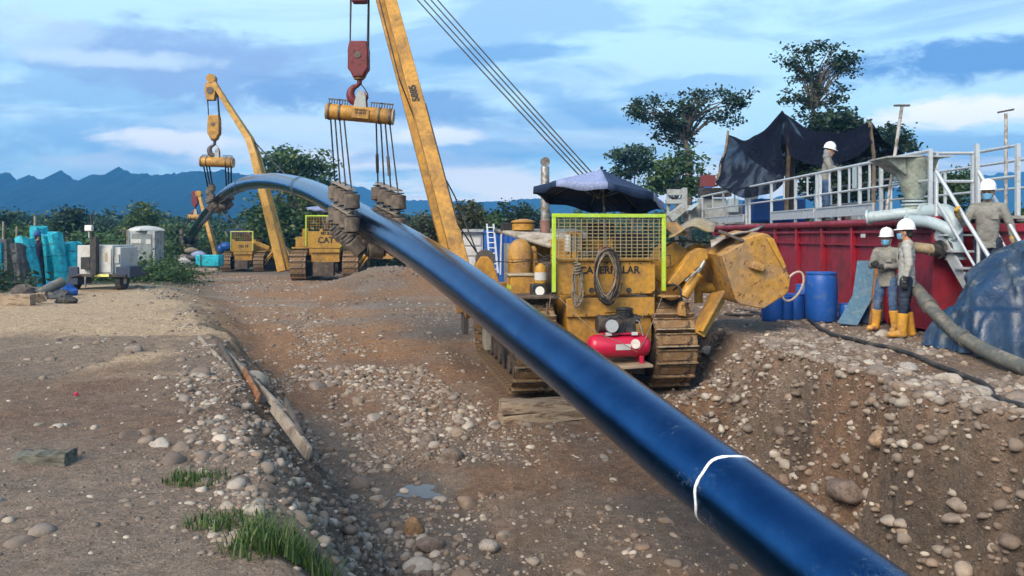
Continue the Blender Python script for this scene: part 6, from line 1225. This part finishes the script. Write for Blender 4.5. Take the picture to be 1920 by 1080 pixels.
c = on(86, 876, .0); timber('beam_offcut', at(34, 862, c.y), at(134, 858, c.y), .16, .09, 'weathered greenish beam offcut on the left bank', M('mossy_timber', (.17, .165, .13), .9, col2=(.07, .06, .045), nscale=5, bump=1.0, bscale=16, stretch=(.5, 5, 5)), 'timber', .014)
c = on(143, 738, .0); m = MB(); m.lathe([(.02, 0), (.022, .02), (.012, .03)], n=10); tag(m.build('bottle_top', m_compred, loc=(c.x, c.y, hz(c.x, c.y) + .02)), 'tiny red bottle top on the sand at left', 'bottle top')
# ---------------------------------------------------------------- vegetation
def leaf_mat(name, c1, c2, c3):
    m = bpy.data.materials.new(name); m.use_nodes = True; nt = m.node_tree; L = nt.links.new; b = nt.nodes['Principled BSDF']; a = N(nt, 'ShaderNodeAttribute'); a.attribute_name = 'leaf'
    r = ramp(nt, [(0, c1), (.6, c2), (1, c3)]); L(a.outputs['Fac'], r.inputs[0]); L(r.outputs[0], b.inputs['Base Color']); b.inputs['Roughness'].default_value = .55; t = N(nt, 'ShaderNodeBsdfTranslucent'); L(r.outputs[0], t.inputs[0]); mx = N(nt, 'ShaderNodeMixShader'); mx.inputs[0].default_value = .3; L(b.outputs[0], mx.inputs[1]); L(t.outputs[0], mx.inputs[2]); L(mx.outputs[0], nt.nodes['Material Output'].inputs[0]); return m
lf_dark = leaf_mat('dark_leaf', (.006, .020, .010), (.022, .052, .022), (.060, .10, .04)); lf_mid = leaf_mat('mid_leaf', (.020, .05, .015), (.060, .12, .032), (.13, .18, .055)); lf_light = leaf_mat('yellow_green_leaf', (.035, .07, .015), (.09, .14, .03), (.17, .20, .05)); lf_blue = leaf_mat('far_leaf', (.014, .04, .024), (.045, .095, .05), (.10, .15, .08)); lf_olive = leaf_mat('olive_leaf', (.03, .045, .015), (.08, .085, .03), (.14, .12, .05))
m_bark = M('bark', (.085, .07, .058), .9, col2=(.15, .13, .11), nscale=6, bump=.8, bscale=14)
def leaves_mesh(C, per, spread, size, rng, flat=.6, long=1.7):
    n = len(C) * per; P = np.repeat(np.asarray(C), per, 0) + rng.normal(size=(n, 3)) * np.array([spread, spread, spread * flat]); d = rng.normal(size=(n, 3)); d[:, 2] = d[:, 2] * .5 - .25; d /= np.linalg.norm(d, axis=1)[:, None]; u = rng.normal(size=(n, 3)); u[:, 2] += .8; s = np.cross(d, u); s /= np.linalg.norm(s, axis=1)[:, None]
    sz = size * rng.uniform(.6, 1.3, n)[:, None]; a = P - d * sz * long / 2; c = P + d * sz * long / 2; b = P + s * sz * .5; e = P - s * sz * .5; V = np.stack([a, b, c, e], 1).reshape(-1, 3); F = np.arange(n * 4).reshape(n, 4)
    me = bpy.data.meshes.new('leaves'); me.vertices.add(n * 4); me.vertices.foreach_set('co', V.reshape(-1).astype(np.float32)); me.loops.add(n * 4); me.loops.foreach_set('vertex_index', F.reshape(-1).astype(np.int32)); me.polygons.add(n); me.polygons.foreach_set('loop_start', np.arange(0, n * 4, 4, dtype=np.int32)); me.update(calc_edges=True)
    at_ = me.attributes.new('leaf', 'FLOAT', 'FACE'); cl = np.repeat(rng.uniform(0, .7, len(C)), per) + rng.uniform(0, .3, n); at_.data.foreach_set('value', cl.astype(np.float32)); return me
def tree(name, label, pxbase, pybase, Y, lobes, trunk, mat, nclump=120, per=26, leaf=.2, spread=.35, tr=.16, cat='tree', seed=1, limbs=26, group=None):
    """lobes: (px, py, half width px, half height px) of the crown seen in the photo; depth follows the width"""
    rng = np.random.default_rng(seed); base = at(pxbase, pybase, Y); base.z = hz(base.x, base.y) - .1; r = empty(name, base, 0, label, cat, group); k = Y / FPX; C = []; ar = np.array([l[2] * l[3] for l in lobes], float); ar /= ar.sum()
    for (px, py, hw, hh), w in zip(lobes, ar):
        c = np.array(at(px, py, Y)) - np.array(base); n = max(4, int(nclump * w)); d = rng.normal(size=(n, 3)); d /= np.linalg.norm(d, axis=1)[:, None]; rr = rng.uniform(.35, 1, n)[:, None] ** .5; C.append(c + d * rr * np.array([hw * k, hw * k * .8, hh * k]))
    C = np.concatenate(C); tp = [np.array(at(px, py, Y)) - np.array(base) for px, py in trunk]; m = MB(); n = len(tp); m.tube([Vector(p) for p in [np.zeros(3)] + tp], [tr * (1 - .65 * i / n) for i in range(n + 1)], 9); m.build('trunk', m_bark, r)
    m = MB(); top = Vector(tp[-1]); idx = rng.choice(len(C), min(limbs, len(C)), replace=False)
    for i in idx:
        p = Vector(C[i]); s0 = Vector(tp[int(rng.integers(max(0, n - 2), n))]) if n > 1 else top; mid = s0.lerp(p, .5) + Vector((0, 0, .12 * (p - s0).length)); m.tube([s0, s0.lerp(mid, .6), mid, mid.lerp(p, .6), p], [tr * .30, tr * .24, tr * .18, tr * .11, tr * .05], 5)
    o = m.build('limbs', m_bark, r); o['kind'] = 'stuff'
    link('crown', leaves_mesh(C, per, spread, leaf, rng), mat, r); return r
tree('canopy_tree', 'umbrella-shaped tree with forked trunk left of the shade net', 1291, 440, 48, [(1235, 205, 58, 26), (1330, 190, 62, 26), (1280, 225, 50, 28), (1385, 185, 26, 18), (1250, 248, 36, 20), (1200, 212, 26, 18), (1360, 225, 30, 20), (1275, 262, 26, 20)], [(1291, 340), (1292, 290), (1285, 265), (1280, 240)], lf_dark, 125, 42, .13, .24, .26, seed=3, limbs=60)
tree('tall_tree', 'tall open tree rising behind the shade net', 1533, 440, 46, [(1490, 105, 38, 20), (1540, 115, 46, 34), (1585, 130, 24, 30), (1500, 165, 30, 34), (1560, 175, 26, 28), (1478, 180, 14, 18), (1520, 215, 26, 22)], [(1532, 330), (1530, 240), (1524, 205), (1527, 160)], lf_dark, 95, 36, .13, .23, .2, seed=4, limbs=70)
tree('low_tree', 'leafy low tree under the umbrella-shaped crown', 1270, 440, 44, [(1260, 325, 40, 34), (1290, 305, 26, 24), (1235, 345, 26, 20), (1310, 345, 24, 26)], [(1268, 380), (1268, 340)], lf_mid, 90, 34, .15, .26, .14, seed=5)
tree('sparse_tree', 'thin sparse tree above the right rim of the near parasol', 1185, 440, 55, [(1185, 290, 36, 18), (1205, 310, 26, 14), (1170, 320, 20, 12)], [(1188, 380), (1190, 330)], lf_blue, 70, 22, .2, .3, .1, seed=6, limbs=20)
tree('big_tree', 'big dark spreading tree behind the gooseneck boom', 575, 490, 58, [(555, 300, 58, 26), (590, 330, 36, 40), (520, 330, 34, 20), (545, 390, 70, 40), (500, 420, 44, 36), (590, 430, 60, 50), (540, 440, 60, 30), (625, 370, 30, 26)], [(572, 450), (568, 400), (560, 340)], lf_mid, 330, 42, .2, .40, .4, seed=7, limbs=40)
tree('shade_tree', 'dark tree right of the shade net behind the leaning pole', 1655, 440, 36, [(1660, 260, 46, 26), (1690, 275, 26, 18), (1620, 330, 46, 22), (1655, 330, 40, 30), (1600, 290, 30, 20)], [(1655, 360), (1652, 300)], lf_dark, 130, 34, .11, .19, .14, seed=8, limbs=40)
tree('net_tree', 'small leafy tree showing just above the shade net', 1570, 440, 40, [(1572, 225, 30, 20), (1545, 235, 26, 16), (1600, 240, 20, 14)], [(1570, 330), (1572, 260)], lf_dark, 80, 26, .15, .24, .1, seed=18, limbs=20)
tree('rail_tree', 'dark bushy tree behind the walkway worker', 1585, 440, 34, [(1540, 330, 50, 46), (1600, 350, 50, 40), (1500, 300, 30, 40)], [(1585, 400), (1580, 350)], lf_dark, 170, 34, .11, .21, .14, seed=9, limbs=30)
tree('stair_tree', 'green tree behind the hopper and stair', 1760, 440, 38, [(1740, 355, 50, 36), (1790, 365, 46, 34), (1800, 335, 30, 16)], [(1760, 400), (1760, 370)], lf_mid, 120, 34, .12, .22, .14, seed=10)
tree('edge_bush', 'green bush at the right edge below the distant hill', 1910, 450, 24, [(1905, 425, 24, 22), (1935, 420, 30, 30)], [(1912, 440), (1915, 430)], lf_mid, 90, 28, .11, .16, .06, cat='bush', seed=11)
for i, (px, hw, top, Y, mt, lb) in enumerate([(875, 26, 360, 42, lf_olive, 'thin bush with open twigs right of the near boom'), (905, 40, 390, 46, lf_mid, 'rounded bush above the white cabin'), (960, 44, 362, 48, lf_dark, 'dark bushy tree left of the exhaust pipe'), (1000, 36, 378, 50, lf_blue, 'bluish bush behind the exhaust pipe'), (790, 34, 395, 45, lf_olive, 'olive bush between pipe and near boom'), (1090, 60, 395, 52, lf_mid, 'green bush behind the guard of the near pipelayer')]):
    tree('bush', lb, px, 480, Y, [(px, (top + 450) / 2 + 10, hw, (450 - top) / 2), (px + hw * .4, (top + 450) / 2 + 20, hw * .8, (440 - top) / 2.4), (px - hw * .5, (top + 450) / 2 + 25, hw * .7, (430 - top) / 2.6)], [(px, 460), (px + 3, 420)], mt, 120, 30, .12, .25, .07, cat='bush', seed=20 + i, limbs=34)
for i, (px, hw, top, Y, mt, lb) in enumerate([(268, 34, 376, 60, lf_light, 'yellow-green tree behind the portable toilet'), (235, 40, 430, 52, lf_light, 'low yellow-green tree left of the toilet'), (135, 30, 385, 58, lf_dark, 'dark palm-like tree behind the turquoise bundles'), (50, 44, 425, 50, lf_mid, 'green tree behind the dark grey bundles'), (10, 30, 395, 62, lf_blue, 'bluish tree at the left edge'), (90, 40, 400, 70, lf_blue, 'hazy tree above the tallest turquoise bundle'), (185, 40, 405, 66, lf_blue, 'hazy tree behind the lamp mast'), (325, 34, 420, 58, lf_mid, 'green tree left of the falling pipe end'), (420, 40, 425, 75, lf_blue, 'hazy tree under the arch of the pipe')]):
    tree('field_tree', lb, px, 500, Y, [(px, top + 22, hw * .6, 22), (px - hw * .4, top + 50, hw * .8, 26), (px + hw * .5, top + 55, hw * .8, 28), (px, top + 85, hw * 1.2, 30)], [(px, 470), (px - 2, 430), (px, top + 40)], mt, 150, 34, .17, .36, .14, seed=40 + i, limbs=30)
def thicket(name, label, x0, x1, y0, y1, n, h, mat, seed, leaf=.28, per=22, keep=None):
    rng = np.random.default_rng(seed); X = rng.uniform(x0, x1, n); Y = rng.uniform(y0, y1, n); kk = keep(X, Y) if keep else X > -1e9; X, Y = X[kk], Y[kk]; n = len(X); Hh = h * (.35 + .9 * fbm(X * .25, Y * .25, seed, 3)) ; Z = hgt(X, Y) + rng.uniform(0, 1, n) ** .7 * Hh; me = leaves_mesh(np.stack([X, Y, Z], 1), per, .4, leaf, rng, .7); o = link(name, me, mat); return tag(o, label, 'undergrowth', kind='stuff')
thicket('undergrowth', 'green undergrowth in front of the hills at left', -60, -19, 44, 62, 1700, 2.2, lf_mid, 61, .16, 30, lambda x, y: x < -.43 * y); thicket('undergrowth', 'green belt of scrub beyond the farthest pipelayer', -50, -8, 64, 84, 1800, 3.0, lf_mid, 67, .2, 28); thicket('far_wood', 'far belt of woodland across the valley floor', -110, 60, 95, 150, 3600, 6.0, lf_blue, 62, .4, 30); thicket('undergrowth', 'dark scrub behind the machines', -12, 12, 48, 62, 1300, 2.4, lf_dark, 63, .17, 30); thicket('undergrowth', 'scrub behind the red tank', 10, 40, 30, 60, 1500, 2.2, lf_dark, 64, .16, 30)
thicket('weeds', 'low weeds round the portable toilet', -18.0, -13.4, 29, 37, 420, .6, lf_mid, 65, .10, 22, lambda x, y: x < -.40 * y); thicket('weeds', 'weeds behind the scrap at the left edge', -17, -14.6, 21.5, 24.5, 110, .3, lf_dark, 66, .12, 18)
def grass(px, py, z, R, n, h, label, seed, mat):
    rng = np.random.default_rng(seed); c = on(px, py, z); V = []; F = []
    for i in range(n):
        a = rng.uniform(0, 2 * math.pi); q = R * rng.uniform(0, 1) ** .6; x, y = c.x + math.cos(a) * q * 1.35, c.y + math.sin(a) * q; zz = base_z(x, y); L_ = h * rng.uniform(.5, 1.15); b = rng.uniform(0, 2 * math.pi); bend = rng.uniform(.2, .8) * L_; w = .004 * rng.uniform(.8, 1.6); sx, sy = -math.sin(b) * w, math.cos(b) * w; k = len(V)
        for t in (0, .35, .7, 1): ww = 1 - t * .9; ox, oy = math.cos(b) * bend * t * t, math.sin(b) * bend * t * t; z_ = zz + L_ * (t - .25 * t * t); V += [(x + ox - sx * ww, y + oy - sy * ww, z_), (x + ox + sx * ww, y + oy + sy * ww, z_)]
        F += [(k, k + 1, k + 3, k + 2), (k + 2, k + 3, k + 5, k + 4), (k + 4, k + 5, k + 7, k + 6)]
    me = bpy.data.meshes.new('grass'); me.from_pydata(V, [], F); me.update(); me.shade_smooth(); a_ = me.attributes.new('leaf', 'FLOAT', 'FACE'); a_.data.foreach_set('value', np.repeat(rng.uniform(0, 1, n), 3).astype(np.float32)); return tag(link('grass_tuft', me, mat), label, 'grass', kind='stuff')
_gx = np.linspace(-6, 4, 220); _gy = np.linspace(3, 9, 160); _GZ = hgt(*np.meshgrid(_gx, _gy))
def base_z(x, y): return float(_GZ[int(np.clip((y - 3) / 6 * 159, 0, 159)), int(np.clip((x + 6) / 10 * 219, 0, 219))])
lf_grass = leaf_mat('grass_blade', (.03, .065, .012), (.055, .125, .02), (.16, .20, .06))
grass(552, 1066, -.15, .22, 620, .18, 'bright green grass tuft at the bottom edge', 71, lf_grass); grass(368, 905, 0, .16, 260, .09, 'small grass tuft on the left bank', 72, lf_grass); grass(420, 1000, -.05, .16, 260, .09, 'small grass tuft above the bright one', 73, lf_grass); grass(470, 1075, -.1, .12, 120, .12, 'thin grass left of the bright tuft', 74, lf_grass)
# ---------------------------------------------------------------- stones
def stone_mesh(seed, sub):
    bm = bmesh.new(); bmesh.ops.create_icosphere(bm, subdivisions=sub, radius=1); rng = np.random.default_rng(seed); sc = np.array([1, rng.uniform(.62, .9), rng.uniform(.45, .68)]); ph = rng.uniform(0, 6, 6); planes = []
    for _ in range(int(rng.integers(1, 6))):
        nn = rng.normal(size=3); nn /= np.linalg.norm(nn); planes.append((nn, float(np.linalg.norm(nn * sc)) * rng.uniform(.62, .86)))
    for v in bm.verts:
        p = np.array(v.co); k = 1 + .10 * math.sin(2.1 * p[0] + ph[0]) + .09 * math.sin(2.6 * p[1] + ph[1]) + .08 * math.sin(2.3 * p[2] + ph[2] + p[0]) + .05 * math.sin(4.5 * p[0] + 3 * p[1] + ph[3]); q = np.sign(p) * np.abs(p) ** rng.choice([.9, .95, 1]) ; q = q * k * sc
        for nn, dd in planes:
            e = float(np.dot(q, nn)) - dd
            if e > 0: q = q - nn * e * .85
        v.co = Vector(q)
    me = bpy.data.meshes.new('stone'); bm.to_mesh(me); bm.free(); me.shade_smooth(); return me
STONE_RAMP = [(0, (.125, .092, .070)), (.2, (.19, .150, .120)), (.4, (.15, .112, .086)), (.55, (.25, .21, .172)), (.7, (.21, .145, .10)), (.85, (.40, .35, .29)), (1, (.28, .24, .20))]
m_stone = M('river_stone', (.25, .2, .17), .8, objrand=STONE_RAMP, col2=(.13, .10, .08), nscale=1.6, lo=.5, hi=.7, amt=.7, bump=.3, bscale=6, var=.18)
m_gravel = M('river_gravel', (.25, .2, .17), .85, attr='stone', bump=.15, bscale=40, var=.15)
SM = [stone_mesh(100 + i, 3) for i in range(7)]
for s_ in SM: s_.materials.append(m_stone)
rng = np.random.default_rng(11)
def dens(x, y):
    """how thickly stones lie: clusters on the floor, both bank faces and the right crest"""
    h, tl, tr = base_h(x, y); t = np.minimum(tl, tr); n = fbm(x * .9, y * .9, 131, 4); n2 = fbm(x * .33, y * .33, 141, 3)
    d = .05 + .16 * sstep(.46, .58, n) + 0 * x
    d += .8 * np.exp(-(((x + 1.2 - .0 * y) / 1.25) ** 2 + ((y - 11.3) / 2.0) ** 2)) * sstep(.40, .56, n) * t
    d += .65 * np.exp(-(((x + 1.6) / .7) ** 2 + ((y - 9.2) / 1.6) ** 2)) * t + .7 * np.exp(-(((x + .9) / .9) ** 2 + ((y - 7.6) / .6) ** 2)) * t
    d += .7 * np.exp(-(((x + 3.6 + .36 * (y - 16)) / .45) ** 2)) * sstep(13, 15, y) * sstep(26, 20, y) * sstep(.42, .55, n)
    d += .6 * np.clip(4 * tl * (1 - tl), 0, 1) * (x < 0) * sstep(13, 9, y) * sstep(.30, .5, n)
    d += .9 * np.clip(4 * tr * (1 - tr), 0, 1) * (x > 1) * sstep(14, 11, y) * sstep(.25, .5, n)
    rc = (x - crestR(y)); d += 1.0 * np.exp(-((rc - .35) / .55) ** 2) * sstep(13.5, 10, y) * (y > 5) + .35 * (rc > 0) * (rc < 4) * sstep(14, 12, y) * sstep(.42, .6, n) * (y > 5)
    d += .45 * np.exp(-((x - crestL(y) + .25) / .5) ** 2) * (y < 10) * sstep(.40, .55, n) + .35 * (x > 2.4) * (x < 4) * sstep(10.5, 12, y) * sstep(16, 13, y)
    d += .35 * sstep(18, 24, y) * sstep(.45, .6, n) + .10 * sstep(.5, .65, n2)
    tank_ = (x > 6.6) & (y > 12.6); d = np.where(tank_, 0, d); d = np.where((np.hypot((x + 1.05) / .8, (y - 9.95) / .5) < 1), d * .12, d); d = d * np.where(np.hypot(np.maximum(np.abs(x - 1.1) - 1.5, 0), np.maximum(np.abs(y - 15.1) - 2.6, 0)) < .05, .2, 1); d *= np.where((x > 5.9) & (y > 9.7) & (y < 12.2), .1, 1)
    d = np.where((x < crestL(y) - .45), d * .16, d)
    return np.clip(d, 0, 1.2)
def scatter(n, x0, x1, y0, y1, power=1.0):
    P = []
    while sum(len(p) for p in P) < n:
        x = rng.uniform(x0, x1, n * 3); y = y0 + (y1 - y0) * rng.uniform(0, 1, n * 3) ** power; k = rng.uniform(0, 1.0, n * 3) < dens(x, y); P.append(np.stack([x[k], y[k]], 1))
    return np.concatenate(P)[:n]
# the 300 largest are single stones
big = scatter(262, -6, 7.2, 4.4, 16, 1.0); rad_ = np.exp(rng.normal(math.log(.078), .36, len(big))); rad_ = np.clip(rad_, .045, .18) * np.interp(big[:, 1], [4, 6, 9, 12], [.55, .75, 1, 1.1]); Zb = hgt(big[:, 0], big[:, 1])
extra = [(250, 818, 0, .09), (325, 868, 0, .11), (340, 845, 0, .08), (238, 822, 0, .09), (80, 1002, 0, .075), (38, 1018, 0, .07), (345, 770, 0, .09), (372, 762, 0, .08), (270, 815, 0, .08), (300, 842, 0, .09), (640, 1020, -.55, .13), (1815, 752, 0, .13), (1790, 775, 0, .11), (1690, 740, 0, .1)] + [(1490 + 18 * k + (k * 37) % 23, 700 + 4.2 * k + (k * 53) % 40, 0, .055 + .012 * ((k * 7) % 6)) for k in range(24)]
allP = [(float(x), float(y), float(z), float(r)) for (x, y), z, r in zip(big, Zb, rad_)]
for px, py, z, r in extra: v = on(px, py, z); allP.append((v.x, v.y, hz(v.x, v.y), r))
for i, (x, y, z, r) in enumerate(allP):
    o = link('stone', SM[i % 7], None, ground, (x, y, z - r * .10), (rng.uniform(-.25, .25), rng.uniform(-.25, .25), rng.uniform(0, 6.28))); o.scale = (r, r, r)
def boulder(px, py, z, r, col, label, seed, tall=1.0, v=None):
    v = v or on(px, py, z); me = stone_mesh(seed, 3); m = M('boulder_' + str(seed), col, .8, col2=tuple(c * .6 for c in col), nscale=5, bump=.35, bscale=14); o = link('boulder', me, m, None, (v.x, v.y, hz(v.x, v.y) + r * .22 * tall), (.1, .15, seed)); o.scale = (r, r, r * tall); return tag(o, label, 'stone')
boulder(778, 1010, -1.6, .13, (.28, .17, .09), 'upright orange-brown stone at the bottom centre', 201, 1.7); boulder(806, 1036, -1.6, .17, (.19, .14, .11), 'large brown rounded stone below the orange one', 202); boulder(918, 1035, -1.6, .12, (.36, .31, .26), 'pale stone right of the brown rounded one', 203); boulder(1662, 738, -.02, .17, (.34, .23, .14), 'large reddish stone on the crest of the right bank', 204, 1.1); boulder(1830, 748, 0, .17, (.36, .31, .25), 'biggest pale boulder on the right crest below the cable', 205, 1.0); boulder(1705, 690, 0, .14, (.36, .32, .28), 'pale boulder above the right bank left of the cable', 206); boulder(1328, 678, -.6, .13, (.55, .53, .50), 'white stone beside the near right track', 207, 1.2); boulder(845, 870, -1.45, .17, (.17, .13, .105), 'broad dark stone in the middle of the floor', 208); boulder(1600, 905, -1.2, .3, (.16, .12, .10), 'big half-buried boulder at the foot of the right bank', 209, .8, Vector((3.70, 8.85, 0)))
# everything smaller stays one mass
def gravel(name, n, x0, x1, y0, y1, rmed, rsig, rmin, rmax, sub, power, label, sink=-.12, P=None):
    P = scatter(n, x0, x1, y0, y1, power) if P is None else P; n = len(P); Z = hgt(P[:, 0], P[:, 1]); B = [stone_mesh(300 + i, sub) for i in range(5)]; BV = []; BF = None
    for b in B: a = np.empty(len(b.vertices) * 3, np.float32); b.vertices.foreach_get('co', a); BV.append(a.reshape(-1, 3)); f = np.empty(len(b.polygons) * 3, np.int32); b.polygons.foreach_get('vertices', f); BF = f.reshape(-1, 3)
    BV = np.array(BV); nv = BV.shape[1]; r = np.clip(np.exp(rng.normal(math.log(rmed), rsig, n)), rmin, rmax); a = rng.uniform(0, 6.28, n); t = rng.uniform(-.4, .4, n); V = BV[rng.integers(0, 5, n)] * r[:, None, None]
    x, y, z = V[..., 0], V[..., 1], V[..., 2]; x, z = x * np.cos(t)[:, None] - z * np.sin(t)[:, None], x * np.sin(t)[:, None] + z * np.cos(t)[:, None]; X = x * np.cos(a)[:, None] - y * np.sin(a)[:, None] + P[:, 0, None]; Y = x * np.sin(a)[:, None] + y * np.cos(a)[:, None] + P[:, 1, None]; Zz = z + (Z + r * sink)[:, None]
    F = (BF[None] + (np.arange(n) * nv)[:, None, None]).reshape(-1, 3); me = bpy.data.meshes.new(name); me.vertices.add(n * nv); me.vertices.foreach_set('co', np.stack([X, Y, Zz], -1).reshape(-1).astype(np.float32)); me.loops.add(F.size); me.loops.foreach_set('vertex_index', F.reshape(-1).astype(np.int32)); me.polygons.add(len(F)); me.polygons.foreach_set('loop_start', np.arange(0, F.size, 3, dtype=np.int32)); me.update(calc_edges=True); me.shade_smooth()
    u = rng.uniform(0, 1, n); pos = np.array([s[0] for s in STONE_RAMP]); cl = np.array([s[1] for s in STONE_RAMP]); C = np.stack([np.interp(u, pos, cl[:, k]) for k in range(3)], -1) * rng.uniform(.8, 1.2, n)[:, None]; C = np.repeat(np.concatenate([C, np.ones((n, 1))], 1), nv, 0); at_ = me.attributes.new('stone', 'FLOAT_COLOR', 'POINT'); at_.data.foreach_set('color', C.reshape(-1).astype(np.float32)); return tag(link(name, me, m_gravel), label, 'gravel', kind='stuff')
gravel('cobbles', 4600, -7, 8, 4.2, 20, .042, .35, .022, .075, 2, 1.1, 'loose cobbles strewn over banks and floor')
gravel('gravel', 26000, -8, 9, 4, 24, .018, .4, .007, .033, 1, 1.2, 'fine gravel over banks and floor'); gravel('far_gravel', 4500, -16, 6, 18, 44, .05, .35, .02, .1, 1, 1.0, 'pale gravel along the haul road')

yy = 5 + 7.5 * rng.uniform(0, 1, 2400) ** 1.4; uu = rng.uniform(-.35, 1.5, 2400); PR_ = np.stack([crestR(yy) - uu * np.interp(yy, [0, 8, 9.5, 12, 14], [.42, .45, .55, 1.0, 1.1]), yy], 1)
gravel('bank_cobbles', 0, 0, 0, 0, 0, .030, .55, .010, .095, 2, 1, 'cobbles bedded in the face of the right bank', -.1, PR_)
yy = rng.uniform(4.6, 11.5, 800); uu = rng.uniform(-.1, 1.1, 800); PL_ = np.stack([crestL(yy) + uu * 1.5, yy], 1)
gravel('bank_cobbles', 0, 0, 0, 0, 0, .030, .42, .012, .075, 2, 1, 'cobbles bedded in the face of the left bank', -.3, PL_)

n_ = 5200; cx = rng.uniform(-4.2, .6, n_); cy = rng.uniform(8.2, 15.5, n_); k_ = (fbm(cx * .8, cy * .8, 171, 3) > .50) & (base_h(cx, cy)[1] > .85) & (np.hypot((cx + 1) / .8, (cy - 9.95) / .5) > 1) & (pipe_plan(cy) - cx > -.6)
gravel('floor_cobbles', 0, 0, 0, 0, 0, .040, .45, .016, .10, 2, 1, 'rounded cobbles massed on the floor of the cut', -.1, np.stack([cx[k_], cy[k_]], 1)[:1900])
# ---------------------------------------------------------------- air
def haze():
    mb = MB(); mb.box((0, 805, 76), (5600, 1690, 162)); o = mb.build('haze', None)
    m = bpy.data.materials.new('haze_air'); m.use_nodes = True; nt = m.node_tree; nt.nodes.clear()
    v = N(nt, 'ShaderNodeVolumePrincipled'); v.inputs['Color'].default_value = (*HAZE_COL, 1); v.inputs['Density'].default_value = HAZE_D
    out = N(nt, 'ShaderNodeOutputMaterial'); nt.links.new(v.outputs[0], out.inputs['Volume'])
    o.data.materials.append(m); tag(o, kind='stuff')
HAZE_COL, HAZE_D = (.13, .48, 1.0), 6.6e-4
haze()
